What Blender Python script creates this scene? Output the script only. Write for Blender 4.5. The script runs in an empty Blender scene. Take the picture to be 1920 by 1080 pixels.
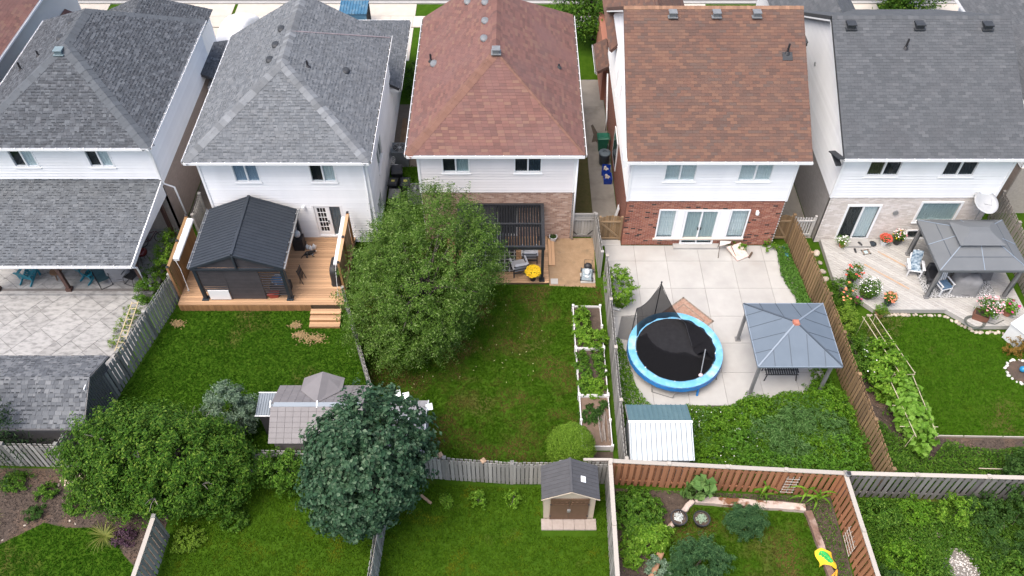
import bpy, math, random
import numpy as np
from mathutils import Vector, Matrix, Euler
R = math.radians
random.seed(7)
rng = np.random.default_rng(11)
SC = bpy.context.scene
COL = SC.collection
# ------------------------------------------------------------------ camera
cam = bpy.data.cameras.new('camera'); camo = bpy.data.objects.new('camera', cam); COL.objects.link(camo)
camo.location = (0, 0, 30); camo.rotation_euler = (R(90 - 49.3), 0, 0)
cam.sensor_width = 36; cam.lens = 36 * 1560 / 1920; cam.clip_end = 600
SC.camera = camo
# ------------------------------------------------------------------ light: bright overcast
SUN_EL, SUN_AZ = 66, 228          # elevation, compass bearing (0 = +Y, clockwise)
w = bpy.data.worlds.new('World'); SC.world = w; w.use_nodes = True
nt = w.node_tree; bg = nt.nodes['Background']
sky = nt.nodes.new('ShaderNodeTexSky'); sky.sky_type = 'NISHITA'; sky.sun_disc = False
sky.sun_elevation = R(SUN_EL); sky.sun_rotation = R(SUN_AZ); sky.dust_density = 5; sky.air_density = 1.0; sky.ozone_density = .6
nt.links.new(sky.outputs[0], bg.inputs[0]); bg.inputs[1].default_value = .15
sl = bpy.data.lights.new('sun', 'SUN'); sl.energy = 1.2; sl.angle = R(38); sl.color = (1, .96, .9)
so = bpy.data.objects.new('sun', sl); COL.objects.link(so)
sd = Vector((math.sin(R(SUN_AZ)) * math.cos(R(SUN_EL)), math.cos(R(SUN_AZ)) * math.cos(R(SUN_EL)), math.sin(R(SUN_EL))))
so.rotation_euler = sd.to_track_quat('Z', 'Y').to_euler(); so.location = (0, -20, 60)
SC.view_settings.view_transform = 'Standard'; SC.view_settings.look = 'None'
SC.view_settings.exposure = 1.08; SC.view_settings.gamma = 1
# ------------------------------------------------------------------ materials
MATS = {}
def PM(name, c1, c2=None, scale=4., rough=.75, rand=0., bump=0., bscale=40., metal=0., stretch=None, c3=None, s3=.6, t3=(.55, .7), spec=.4, ramp=None, coord='pos', detail=5., transl=0.):
    """procedural material: c1/c2 mixed by noise, c3 in larger patches, rand = brightness change from piece to piece"""
    if name in MATS: return MATS[name]
    m = bpy.data.materials.new(name); m.use_nodes = True; n = m.node_tree.nodes; l = m.node_tree.links
    b = n['Principled BSDF']; b.inputs['Roughness'].default_value = rough; b.inputs['Metallic'].default_value = metal
    b.inputs['Specular IOR Level'].default_value = spec
    geo = n.new('ShaderNodeNewGeometry'); vec = geo.outputs['Position']
    if coord == 'obj': vec = n.new('ShaderNodeTexCoord').outputs['Object']
    if stretch:
        mp = n.new('ShaderNodeMapping'); mp.inputs['Scale'].default_value = stretch; l.new(vec, mp.inputs[0]); vec = mp.outputs[0]
    oi = n.new('ShaderNodeObjectInfo')
    ad = n.new('ShaderNodeMath'); ad.operation = 'ADD'; l.new(oi.outputs['Random'], ad.inputs[0]); l.new(geo.outputs['Random Per Island'], ad.inputs[1])
    fr = n.new('ShaderNodeMath'); fr.operation = 'FRACT'; l.new(ad.outputs[0], fr.inputs[0]); rnd = fr.outputs[0]
    def noise(sc, det=detail):
        t = n.new('ShaderNodeTexNoise'); t.inputs['Scale'].default_value = sc; t.inputs['Detail'].default_value = det; t.inputs['Roughness'].default_value = .6
        if coord == 'obj' and rand:
            a = n.new('ShaderNodeVectorMath'); a.operation = 'ADD'; l.new(vec, a.inputs[0]); 
            s_ = n.new('ShaderNodeMath'); s_.operation = 'MULTIPLY'; s_.inputs[1].default_value = 50; l.new(oi.outputs['Random'], s_.inputs[0]); l.new(s_.outputs[0], a.inputs[1]); l.new(a.outputs[0], t.inputs[0])
        else: l.new(vec, t.inputs[0])
        return t.outputs['Fac']
    def mix(fac, a, b_, lo=None, hi=None):
        if lo is not None:
            mr = n.new('ShaderNodeMapRange'); mr.inputs[1].default_value = lo; mr.inputs[2].default_value = hi; l.new(fac, mr.inputs[0]); fac = mr.outputs[0]
        x = n.new('ShaderNodeMix'); x.data_type = 'RGBA'; l.new(fac, x.inputs[0])
        for i, q in ((6, a), (7, b_)):
            if isinstance(q, tuple): x.inputs[i].default_value = (*q, 1)
            else: l.new(q, x.inputs[i])
        return x.outputs[2]
    col = c1
    if ramp:
        r = n.new('ShaderNodeValToRGB'); r.color_ramp.interpolation = 'CONSTANT' if len(ramp) > 4 else 'LINEAR'
        els = r.color_ramp.elements
        for i, (p, c) in enumerate(ramp):
            e = els[i] if i < 2 else els.new(p)
            e.position = p; e.color = (*c, 1)
        l.new(rnd, r.inputs[0]); col = r.outputs[0]
        if c2: col = mix(noise(scale), col, c2, .45, .9)
    elif c2: col = mix(noise(scale), c1, c2, .3, .7)
    if c3: col = mix(noise(s3, 3.), col, c3, *t3)
    if rand:
        mr = n.new('ShaderNodeMapRange'); mr.inputs[3].default_value = 1 - rand; mr.inputs[4].default_value = 1 + rand; l.new(rnd, mr.inputs[0])
        hs = n.new('ShaderNodeHueSaturation'); l.new(mr.outputs[0], hs.inputs['Value'])
        if isinstance(col, tuple): hs.inputs['Color'].default_value = (*col, 1)
        else: l.new(col, hs.inputs['Color'])
        col = hs.outputs[0]
    if isinstance(col, tuple): b.inputs['Base Color'].default_value = (*col, 1)
    else: l.new(col, b.inputs['Base Color'])
    if bump:
        bp = n.new('ShaderNodeBump'); bp.inputs['Strength'].default_value = bump; bp.inputs['Distance'].default_value = .02
        l.new(noise(bscale), bp.inputs['Height']); l.new(bp.outputs[0], b.inputs['Normal'])
    if transl:
        tr = n.new('ShaderNodeBsdfTranslucent'); ms = n.new('ShaderNodeMixShader'); ms.inputs[0].default_value = transl
        if isinstance(col, tuple): tr.inputs[0].default_value = (*col, 1)
        else: l.new(col, tr.inputs[0])
        l.new(b.outputs[0], ms.inputs[1]); l.new(tr.outputs[0], ms.inputs[2]); l.new(ms.outputs[0], n['Material Output'].inputs[0])
    MATS[name] = m
    return m
def glass(name='window_glass', tint=(.86, .9, .91)):
    if name in MATS: return MATS[name]
    m = bpy.data.materials.new(name); m.use_nodes = True; n = m.node_tree.nodes; l = m.node_tree.links
    n.remove(n['Principled BSDF']); t = n.new('ShaderNodeBsdfTransparent'); t.inputs[0].default_value = (*tint, 1)
    g = n.new('ShaderNodeBsdfGlossy'); g.inputs['Roughness'].default_value = .03; fz = n.new('ShaderNodeFresnel'); fz.inputs[0].default_value = 1.6
    gb = n.new('ShaderNodeNewGeometry'); iv = n.new('ShaderNodeMath'); iv.operation = 'SUBTRACT'; iv.inputs[0].default_value = 1; l.new(gb.outputs['Backfacing'], iv.inputs[1]); fm = n.new('ShaderNodeMath'); fm.operation = 'MULTIPLY'; l.new(fz.outputs[0], fm.inputs[0]); l.new(iv.outputs[0], fm.inputs[1])
    x = n.new('ShaderNodeMixShader'); l.new(fm.outputs[0], x.inputs[0]); l.new(t.outputs[0], x.inputs[1]); l.new(g.outputs[0], x.inputs[2]); l.new(x.outputs[0], n['Material Output'].inputs[0])
    MATS[name] = m; return m
def mesh_net(name, col=(.012, .012, .014), cover=.45, scale=14):
    """open knitted netting: threads opaque, holes see-through"""
    m = bpy.data.materials.new(name); m.use_nodes = True; n = m.node_tree.nodes; l = m.node_tree.links
    b = n['Principled BSDF']; b.inputs['Base Color'].default_value = (*col, 1); b.inputs['Roughness'].default_value = .9; b.inputs['Specular IOR Level'].default_value = .05
    t = n.new('ShaderNodeBsdfTransparent'); x = n.new('ShaderNodeMixShader'); x.inputs[0].default_value = cover
    l.new(t.outputs[0], x.inputs[1]); l.new(b.outputs[0], x.inputs[2]); l.new(x.outputs[0], n['Material Output'].inputs[0]); return m
GLASS = glass()
WHITE = PM('white_paint', (.78, .79, .8), (.7, .71, .72), 3, .5)
TRIM = PM('white_trim', (.8, .81, .82), rough=.45)
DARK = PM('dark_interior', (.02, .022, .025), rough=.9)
BLACKM = PM('black_metal', (.018, .02, .024), (.03, .032, .036), 8, .45)
BLACKP = PM('black_plastic', (.02, .02, .022), (.035, .035, .04), 6, .5)
STEEL = PM('galvanised_steel', (.42, .43, .44), (.32, .33, .34), 9, .4, metal=.6)
GREYM = PM('grey_metal_post', (.2, .2, .2), (.15, .15, .155), 5, .5)
# ------------------------------------------------------------------ mesh building
class M:
    def __init__(s): s.v = []; s.f = []
    def add(s, vs, fs):
        o = len(s.v); s.v += [tuple(q) for q in vs]; s.f += [tuple(i + o for i in q) for q in fs]; return s
    def box(s, c, d, rz=0., rot=None):
        m = Matrix.Translation(c) @ (rot.to_4x4() if rot else Matrix.Rotation(rz, 4, 'Z')) @ Matrix.Diagonal((*d, 1))
        return s.add([m @ Vector(q) for q in CUBE_V], CUBE_F)
    def b2(s, x0, x1, y0, y1, z0, z1): return s.box(((x0 + x1) / 2, (y0 + y1) / 2, (z0 + z1) / 2), (x1 - x0, y1 - y0, z1 - z0))
    def bar(s, p, q, w, h): 
        m = barmat(p, q, w, h); return s.add([m @ Vector(k) for k in CUBE_V], CUBE_F)
    def tube(s, pts, r, n=8, r2=None, cap=True):
        pts = [Vector(p) for p in pts]; rings = []
        for i, p in enumerate(pts):
            t = (pts[min(i + 1, len(pts) - 1)] - pts[max(i - 1, 0)]).normalized()
            a = t.cross(Vector((0, 0, 1)));  a = a.normalized() if a.length > 1e-3 else Vector((1, 0, 0)); b = t.cross(a)
            k = i / max(1, len(pts) - 1); rr = r if r2 is None else r + (r2 - r) * k
            rings.append([p + (a * math.cos(2 * math.pi * j / n) + b * math.sin(2 * math.pi * j / n)) * rr for j in range(n)])
        vs = [v for g in rings for v in g]; fs = []
        for i in range(len(pts) - 1):
            for j in range(n): fs.append((i * n + j, i * n + (j + 1) % n, (i + 1) * n + (j + 1) % n, (i + 1) * n + j))
        if cap: fs += [tuple(range(n))[::-1], tuple(range((len(pts) - 1) * n, len(pts) * n))]
        return s.add(vs, fs)
    def lathe(s, prof, c=(0, 0, 0), n=16, sx=1., sy=1., rot=None):
        vs = []; fs = []
        for r, z in prof:
            for j in range(n):
                p = Vector((r * sx * math.cos(2 * math.pi * j / n), r * sy * math.sin(2 * math.pi * j / n), z))
                if rot: p = rot @ p
                vs.append(p + Vector(c))
        for i in range(len(prof) - 1):
            for j in range(n): fs.append((i * n + j, i * n + (j + 1) % n, (i + 1) * n + (j + 1) % n, (i + 1) * n + j))
        fs += [tuple(range(n))[::-1], tuple(range((len(prof) - 1) * n, len(prof) * n))]
        return s.add(vs, fs)
    def prism(s, poly, z0, z1):
        k = len(poly); vs = [(x, y, z0) for x, y in poly] + [(x, y, z1) for x, y in poly]
        fs = [tuple(range(k))[::-1], tuple(range(k, 2 * k))] + [(i, (i + 1) % k, k + (i + 1) % k, k + i) for i in range(k)]
        return s.add(vs, fs)
    def slab(s, poly3, t):
        """3D planar polygon thickened downwards by t along its normal"""
        p = [Vector(q) for q in poly3]; nrm = (p[1] - p[0]).cross(p[2] - p[0]).normalized()
        if nrm.z < 0: p.reverse(); nrm = -nrm
        k = len(p); vs = p + [q - nrm * t for q in p]
        return s.add(vs, [tuple(range(k)), tuple(range(k, 2 * k))[::-1]] + [(i, k + i, k + (i + 1) % k, (i + 1) % k) for i in range(k)])
    def ob(s, name, mat, parent=None, label=None, smooth=False, kind=None, local=False):
        me = bpy.data.meshes.new(name); me.from_pydata(s.v, [], s.f); me.materials.append(mat)
        if smooth: me.polygons.foreach_set('use_smooth', [True] * len(me.polygons))
        me.update(); return link(name, me, parent, label, kind, local)
CUBE_V = [(x, y, z) for z in (-.5, .5) for y in (-.5, .5) for x in (-.5, .5)]
CUBE_F = [(0, 2, 3, 1), (4, 5, 7, 6), (0, 1, 5, 4), (2, 6, 7, 3), (0, 4, 6, 2), (1, 3, 7, 5)]
def barmat(p, q, w, h, wd=None):
    p = Vector(p); q = Vector(q); d = q - p; x = d.normalized(); up = Vector((0, 0, 1)) if abs(x.z) < .99 else Vector((0, 1, 0))
    y = up.cross(x).normalized() if wd is None else (Vector(wd) - x * Vector(wd).dot(x)).normalized(); z = x.cross(y)
    m = Matrix((x * d.length, y * w, z * h)).transposed().to_4x4(); m.translation = (p + q) / 2; return m
def pinv(o, parent, local):
    if parent is not None:
        o.parent = parent
        if not local and parent.type == 'EMPTY': o.matrix_parent_inverse = Matrix.Translation(-Vector(parent.location))
def link(name, me, parent=None, label=None, kind=None, local=False):
    o = bpy.data.objects.new(name, me); COL.objects.link(o); pinv(o, parent, local)
    if label: o['label'] = label
    if kind: o['kind'] = kind
    return o
_unit = {}
def unit(mat):
    if mat.name not in _unit:
        me = bpy.data.meshes.new('piece_' + mat.name); me.from_pydata(CUBE_V, [], CUBE_F); me.materials.append(mat); _unit[mat.name] = me
    return _unit[mat.name]
def piece(name, mat, parent, mtx, local=False, label=None):
    """one box-like piece (board, brick, slab...) as an object of its own; the mesh data is shared"""
    o = link(name, unit(mat), parent, label, None, local); o.matrix_basis = mtx; return o
def pbox(name, mat, parent, c, d, rz=0., local=False): return piece(name, mat, parent, Matrix.Translation(c) @ Matrix.Rotation(rz, 4, 'Z') @ Matrix.Diagonal((*d, 1)), local)
def pbar(name, mat, parent, p, q, w, h, local=False, wd=None): return piece(name, mat, parent, barmat(p, q, w, h, wd), local)
def T(name, label, cat, loc=(0, 0, 0), rz=0., group=None):
    o = bpy.data.objects.new(name, None); COL.objects.link(o); o.location = loc; o.rotation_euler = (0, 0, rz); o.empty_display_size = .2
    return tag(o, label, cat, group)
def tag(o, label, cat, group=None):
    o['label'] = label; o['category'] = cat
    if group: o['group'] = group
    return o
def struct(o): o['kind'] = 'structure'; return o
def dup(o, parent=None):
    c = o.copy(); COL.objects.link(c); c.parent = parent
    for ch in list(o.children): dup(ch, c)
    return c
def npmesh(name, V, Fc, mat, parent=None, kind=None, local=False, label=None, smooth=False):
    """V (n,3) array, Fc (m,k) index array"""
    me = bpy.data.meshes.new(name); k = Fc.shape[1]
    me.vertices.add(len(V)); me.vertices.foreach_set('co', np.asarray(V, dtype=np.float32).ravel())
    me.loops.add(Fc.size); me.loops.foreach_set('vertex_index', Fc.astype(np.int32).ravel())
    me.polygons.add(len(Fc)); me.polygons.foreach_set('loop_start', np.arange(0, Fc.size, k, dtype=np.int32)); me.polygons.foreach_set('loop_total', np.full(len(Fc), k, dtype=np.int32))
    me.materials.append(mat); me.update(calc_edges=True); me.shade_flat()
    return link(name, me, parent, label, kind, local)
def inpoly(x, y, poly):
    c = np.zeros(len(x), bool); k = len(poly)
    for i in range(k):
        x0, y0 = poly[i]; x1, y1 = poly[(i + 1) % k]
        if y0 == y1: continue
        hit = ((y0 > y) != (y1 > y)) & (x < (x1 - x0) * (y - y0) / (y1 - y0) + x0); c ^= hit
    return c
def scatter(poly, dens, holes=()):
    xs = [p[0] for p in poly]; ys = [p[1] for p in poly]; n = int((max(xs) - min(xs)) * (max(ys) - min(ys)) * dens)
    x = rng.uniform(min(xs), max(xs), n); y = rng.uniform(min(ys), max(ys), n); k = inpoly(x, y, poly)
    for h in holes: k &= ~inpoly(x, y, h)
    return x[k], y[k]
def leaf_arrays(C, N, size, wid=.5, droop=0., var=.35):
    """diamond leaves folded along the midrib, at centres C with normals N"""
    n = len(C); s = size * rng.uniform(1 - var, 1 + var, (n, 1)); N = N / np.maximum(1e-6, np.linalg.norm(N, axis=1, keepdims=True))
    a = rng.normal(size=(n, 3)); a[:, 2] -= droop; a -= N * (a * N).sum(1, keepdims=True); a /= np.maximum(1e-6, np.linalg.norm(a, axis=1, keepdims=True)); b = np.cross(N, a)
    V = np.empty((n, 4, 3)); V[:, 0] = C - a * s * .5; V[:, 2] = C + a * s * .5 - N * s * .12; mid = C - a * s * .05 + N * s * .1
    V[:, 1] = mid + b * s * wid * .5; V[:, 3] = mid - b * s * wid * .5
    i = np.arange(n)[:, None] * 4; Fc = np.concatenate([i + np.array([[0, 1, 2]]), i + np.array([[0, 2, 3]])], 1).reshape(-1, 3)
    return V.reshape(-1, 3), Fc
def crown_points(c, r, nclump, per, spread, seed, lump=.22, inner=.5, zmin=.15, flat=1., shoot=0.):
    g = np.random.default_rng(seed); d = g.normal(size=(nclump, 3)); d /= np.linalg.norm(d, axis=1, keepdims=True)
    bumps = g.normal(size=(14, 3)); bumps /= np.linalg.norm(bumps, axis=1, keepdims=True); amp = g.uniform(-1, 1, 14)
    k = 1 + lump * (np.exp(-((1 - d @ bumps.T) * 5)) * amp).sum(1)
    rad = (inner + (1 - inner) * g.random(nclump) ** .45) * k
    cc = np.array(c) + d * rad[:, None] * np.array(r)
    sp = spread * g.uniform(.6, 1.35, (nclump, 1, 1))
    off = g.normal(size=(nclump, per, 3)) * sp * np.array([1, 1, .7 * flat])
    if shoot:
        sd_ = d * .8 + g.normal(size=d.shape) * .55 + np.array([0, 0, .35]); sd_ /= np.linalg.norm(sd_, axis=1, keepdims=True)
        off = off * .42 + sd_[:, None] * (g.random((nclump, per, 1)) ** .8 * shoot * g.uniform(.5, 1.4, (nclump, 1, 1)))
    P = (cc[:, None] + off).reshape(-1, 3)
    out = np.repeat(d, per, 0) * .7 + off.reshape(-1, 3) / spread * .35 + g.normal(size=P.shape) * .45 + np.array([0, 0, .75])
    k = P[:, 2] > zmin
    return P[k], out[k], cc
FOL = {}
def foliage(name, ramp, rough=.5, tr=.25, c2=None): return PM(name, ramp[0][1], c2, 1.2, rough, ramp=ramp, transl=tr, spec=.12)
BARK = PM('bark', (.09, .07, .055), (.16, .14, .12), 14, .9, bump=.6)
DEAD = PM('dead_wood', (.3, .27, .25), (.22, .19, .17), 12, .9)
def tree(name, label, base, c, r, nclump, per, spread, leaf, mat, seed, trunk_r=.14, lump=.22, inner=.5, wid=.5, cat='tree', droop=0., dead=0, zmin=.15, nlimb=14, group=None, shoot=0.):
    t = T(name, label, cat, base, group=group); g = random.Random(seed)
    P, N, cc = crown_points(c, r, nclump, per, spread, seed, lump, inner, zmin, shoot=shoot)
    V, Fc = leaf_arrays(P, N, leaf, wid, droop)
    npmesh('crown', V, Fc, mat, t, 'stuff')
    top = Vector((c[0], c[1], c[2] + r[2] * .25)); b = Vector(base); m = M()
    mid = b.lerp(top, .45) + Vector((g.uniform(-.15, .15), g.uniform(-.15, .15), 0))
    m.tube([b - Vector((0, 0, .1)), b.lerp(mid, .5), mid, top], trunk_r, 9, trunk_r * .35); m.ob('trunk', BARK, t, smooth=True)
    for i in range(nlimb):
        e = Vector(cc[g.randrange(len(cc))]); s_ = b.lerp(top, g.uniform(.25, .8)); mm = M()
        k = s_.lerp(e, .5) + Vector((g.uniform(-.2, .2), g.uniform(-.2, .2), g.uniform(0, .3)))
        mm.tube([s_, k, e], trunk_r * .4, 6, .012); mm.ob('limb', BARK, t, smooth=True)
    for i in range(dead):
        e = Vector(cc[g.randrange(len(cc))]); 
        if e.z < c[2]: e.z = c[2] + .2
        d = (e - Vector(c)).normalized(); p0 = Vector(c) + Vector((d.x * r[0], d.y * r[1], d.z * r[2])) * .8; mm = M()
        for q in range(3):
            dd = (d + Vector((g.uniform(-.8, .8), g.uniform(-.8, .8), g.uniform(-.2, .4)))).normalized() * g.uniform(.4, .8)
            mm.tube([p0, p0 + dd * .5 + Vector((0, 0, .08)), p0 + dd], .018, 5, .005)
        mm.ob('dead_branch', DEAD, t)
    return t
def shrub(name, label, c, r, n, leaf, mat, seed, spread=.13, cat='shrub', per=26, lump=.25, stem=True, group=None, wid=.5, extra=None, zmin=.04, shoot=.22):
    t = T(name, label, cat, (c[0], c[1], 0), group=group); P, N, cc = crown_points(c, r, n, per, spread, seed, lump, .35, zmin, shoot=shoot)
    V, Fc = leaf_arrays(P, N, leaf, wid); npmesh('foliage', V, Fc, mat, t, 'stuff')
    if stem:
        m = M(); g = random.Random(seed)
        for i in range(5): m.tube([(c[0] + g.uniform(-.08, .08), c[1] + g.uniform(-.08, .08), -.02), tuple(cc[g.randrange(len(cc))])], .015, 5, .005)
        m.ob('stem', BARK, t)
    if extra:
        mt, cnt, sz = extra; k = np.argsort(-(P[:, 2] * 1.0 - P[:, 1] * .35 + rng.normal(size=len(P)) * .15))[:cnt * 6]; k = rng.choice(k, min(cnt, len(k)), replace=False)
        flowers(P[k] + np.array([0, -.02, .04]), sz, mt, t)
    return t
def flowers(P, sz, mt, parent, name='blossoms'):
    m = len(P); a = np.arange(6) * np.pi / 3; V = np.empty((m, 7, 3)); V[:, 0] = P + np.array([0, 0, sz * .25]); s = sz * rng.uniform(.7, 1.3, (m, 1))
    for j in range(6): V[:, j + 1] = P + np.stack([np.cos(a[j]) * s[:, 0], np.sin(a[j]) * s[:, 0], rng.normal(size=m) * sz * .15], 1)
    i = np.arange(m)[:, None] * 7; Fc = np.concatenate([i + np.array([[0, j + 1, (j + 1) % 6 + 1]]) for j in range(6)], 1).reshape(-1, 3)
    return npmesh(name, V.reshape(-1, 3), Fc, mt, parent, 'stuff')
# ================================================================== setting: ground, street
GRASS = PM('lawn_soil_grass', (.027, .066, .004), (.045, .094, .007), 2.2, .95, bump=.4, bscale=30, spec=.05, c3=(.075, .07, .02), s3=.35, t3=(.58, .72))
CONC = PM('pale_concrete', (.4, .392, .376), (.34, .333, .32), 1.1, .85, rand=.05, bump=.15, bscale=60, c3=(.33, .315, .295), s3=.45, t3=(.52, .75))
CONC2 = PM('side_concrete', (.25, .23, .2), (.2, .185, .16), 1.5, .9, bump=.2, c3=(.15, .135, .115), s3=.7, t3=(.5, .7))
JOINT = PM('joint_sand', (.2, .185, .165), rough=.95)
ASPH = PM('asphalt', (.16, .155, .15), (.13, .128, .125), 6, .9, bump=.3)
DRIVE = PM('driveway_concrete', (.5, .45, .39), (.43, .39, .34), 2, .9, rand=.05)
SOIL = PM('garden_soil', (.05, .036, .028), (.09, .067, .052), 6, 1., bump=.8, bscale=18)
MULCH = PM('bark_mulch', (.05, .037, .03), (.085, .063, .05), 18, 1., bump=1., bscale=26, c3=(.11, .072, .05), s3=1.1, t3=(.5, .7))
SAND = PM('bare_sandy_earth', (.3, .205, .125), (.235, .155, .09), 3, 1., bump=.5, bscale=20, c3=(.17, .125, .08), s3=1.4, t3=(.55, .75))
struct(M().b2(-150, 150, -60, 200, -.5, 0).ob('ground', GRASS))
struct(M().b2(-150, 150, 51.2, 62, -.3, .004).ob('road', ASPH))
struct(M().b2(-150, 150, 51.0, 51.2, -.3, .1).ob('kerb', CONC))
# pavement in slabs
pv = struct(M().b2(-60, 60, 48.15, 49.45, -.2, .02).ob('pavement', JOINT))
x = -38.
while x < 38:
    pbox('slab', DRIVE, pv, (x + .75, 48.8, .03), (1.485, 1.28, .05)); x += 1.5
def slabs(name, x0, x1, y0, y1, dx, dy, mat, z=.05, parent=None, gap=.012, clip=None):
    g = parent or struct(M().b2(x0, x1, y0, y1, -.1, z - .03).ob(name, JOINT))
    nx = max(1, round((x1 - x0) / dx)); ny = max(1, round((y1 - y0) / dy))
    for i in range(nx):
        for j in range(ny):
            cx = x0 + (i + .5) * (x1 - x0) / nx; cy = y0 + (j + .5) * (y1 - y0) / ny
            pbox('slab', mat, g, (cx, cy, z / 2), ((x1 - x0) / nx - gap, (y1 - y0) / ny - gap, z + random.uniform(-.002, .002)))
    return g
for (a, b, y0) in ((-24.5, -18.6, 43.5), (-18.4, -15.4, 40), (-13.5, -6.4, 44.4), (-3.8, .5, 41), (8.5, 13, 43), (17, 24.5, 43), (27, 33, 40), (-34, -27, 44)):
    slabs('driveway', a, b, y0, 48.1, 2.9, 2.5, DRIVE, .028); slabs('driveway', a, b, 49.5, 50.98, 2.9, 1.5, DRIVE, .028)
# ================================================================== wall, window, roof helpers
class WF:
    """frame of a wall: start point, direction u along it, outward normal to the right of u"""
    def __init__(s, x, y, ux, uy): s.o = Vector((x, y, 0)); s.u = Vector((ux, uy, 0)); s.n = Vector((uy, -ux, 0))
    def p(s, u, z, off=0.): return s.o + s.u * u + s.n * off + Vector((0, 0, z))
    def box(s, m, u0, u1, z0, z1, o0, o1):
        c = s.p((u0 + u1) / 2, (z0 + z1) / 2, (o0 + o1) / 2); rot = Matrix((s.u, s.n, Vector((0, 0, 1)))).transposed()
        return m.box(c, (u1 - u0, abs(o1 - o0), z1 - z0), rot=rot)
    def pmat(s, u0, u1, z0, z1, o0, o1):
        m = Matrix((s.u * (u1 - u0), s.n * abs(o1 - o0), Vector((0, 0, z1 - z0)))).transposed().to_4x4(); m.translation = s.p((u0 + u1) / 2, (z0 + z1) / 2, (o0 + o1) / 2); return m
def cut(u0, u1, z0, z1, ops):
    seg = [(u0, u1)]
    for (a, b, c, d) in ops:
        if z1 <= c or z0 >= d: continue
        seg = [q for (s, e) in seg for q in ((s, min(e, a)), (max(s, b), e)) if q[1] - q[0] > .004]
    return seg
def siding(h, wf, width, z0, z1, mat, ops=(), ulim=None, exp=.165, name='siding'):
    m = M(); z = z0
    while z < z1 - 1e-4:
        zt = min(z + exp, z1); lo, hi = (0, width) if ulim is None else ulim((z + zt) / 2)
        if hi - lo > .02:
            for a, b in cut(lo, hi, z + .01, zt - .01, ops):
                m.add([wf.p(a, z, .048), wf.p(b, z, .048), wf.p(b, zt, .002), wf.p(a, zt, .002), wf.p(a, z, -.01), wf.p(b, z, -.01)], [(0, 1, 2, 3), (4, 5, 1, 0)])
        z = zt
    return m.ob(name, mat, h)
def bricks(h, wf, width, z0, z1, mat, mortar, ops=(), pu=.235, pz=.084, name='brick_wall', cap=300):
    m = M(); zs = sorted({z0, z1, *[q for o in ops for q in o[2:] if z0 < q < z1]})
    for a, b in zip(zs, zs[1:]):
        for s, e in cut(0, width, a + .001, b - .001, ops): wf.box(m, s, e, a, b, -.1, -.002)
    wall = m.ob(name, mortar, h); L = []; k = 0; z = z0
    while z < z1 - .02:
        zt = min(z + pz, z1); u = -(pu / 2) * (k % 2)
        while u < width:
            for a, b in cut(max(u, 0), min(u + pu, width), z + .012, zt - .012, ops):
                if b - a > .03: L.append((a + .007, b - .007, z + .007, zt - .007, random.uniform(.004, .011)))
            u += pu
        z = zt; k += 1
    full = [q for q in L if q[1] - q[0] > pu * .8]; full.sort(key=lambda q: (wf.p(q[0], q[2]) - camo.location).length)
    ind = set(full[:cap])
    for q in full[:cap]: piece('brick', mat, wall, wf.pmat(q[0], q[1], q[2], q[3], -.02, q[4]))
    m = M()
    for q in L:
        if q not in ind: wf.box(m, q[0], q[1], q[2], q[3], -.02, q[4])
    if m.v: m.ob('bricks', mat, wall, kind='stuff')
    return wall
CURT = PM('pale_curtain', (.78, .8, .8), (.6, .64, .65), 3, .9, stretch=(14, 14, .6))
CURTB = PM('blue_grey_curtain', (.4, .48, .58), (.2, .27, .36), 3, .9, stretch=(16, 16, .6))
BLIND = PM('striped_blind', (.78, .8, .8), (.55, .6, .61), 1, .8, stretch=(.2, .2, 7.))
SHEER = PM('teal_grey_sheer', (.5, .57, .57), (.36, .43, .43), 3, .9, stretch=(14, 14, .5))
def window(h, wf, u0, u1, z0, z1, left=None, right=None, split=.5, fw=.07, sill=True, fmat=None, mull=True, name='window', grid=None, part_screen=False):
    """framed two-light window in an opening; left/right = curtain material behind each light"""
    fm = fmat or TRIM; m = M()
    wf.box(m, u0 - fw, u1 + fw, z1, z1 + fw, -.09, .045); wf.box(m, u0 - fw, u1 + fw, z0 - fw, z0, -.09, .05)
    wf.box(m, u0 - fw, u0, z0, z1, -.09, .045); wf.box(m, u1, u1 + fw, z0, z1, -.09, .045)
    um = u0 + (u1 - u0) * split
    if mull: wf.box(m, um - .035, um + .035, z0, z1, -.085, .02)
    w_ = m.ob(name, fm, h)
    for (a, b, cm) in (((u0, um - .035, left), (um + .035, u1, right)) if mull else ((u0, u1, left),)):
        m = M(); wf.box(m, a + .003, b - .003, z0 + .003, z1 - .003, -.05, -.044); m.ob('pane', GLASS, w_)
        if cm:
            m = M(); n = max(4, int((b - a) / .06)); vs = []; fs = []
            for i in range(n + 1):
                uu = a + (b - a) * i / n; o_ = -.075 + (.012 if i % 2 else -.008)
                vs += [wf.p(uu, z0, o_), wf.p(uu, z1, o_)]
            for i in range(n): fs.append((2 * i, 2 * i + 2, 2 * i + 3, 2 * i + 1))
            m.add(vs, fs).ob('curtain', cm, w_)  # in DARK it is no curtain but an unlit room's shade painted near-black
        if grid:
            m = M(); nu, nz = grid
            for i in range(1, nu): q = a + (b - a) * i / nu; wf.box(m, q - .012, q + .012, z0, z1, -.043, -.028)
            for j in range(1, nz): q = z0 + (z1 - z0) * j / nz; wf.box(m, a, b, q - .012, q + .012, -.042, -.029)
            m.ob('muntin_grid', fm, w_)
    if sill: m = M(); wf.box(m, u0 - fw - .03, u1 + fw + .03, z0 - fw - .05, z0 - fw, -.02, .08); m.ob('sill', fm, w_)
    return w_
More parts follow.
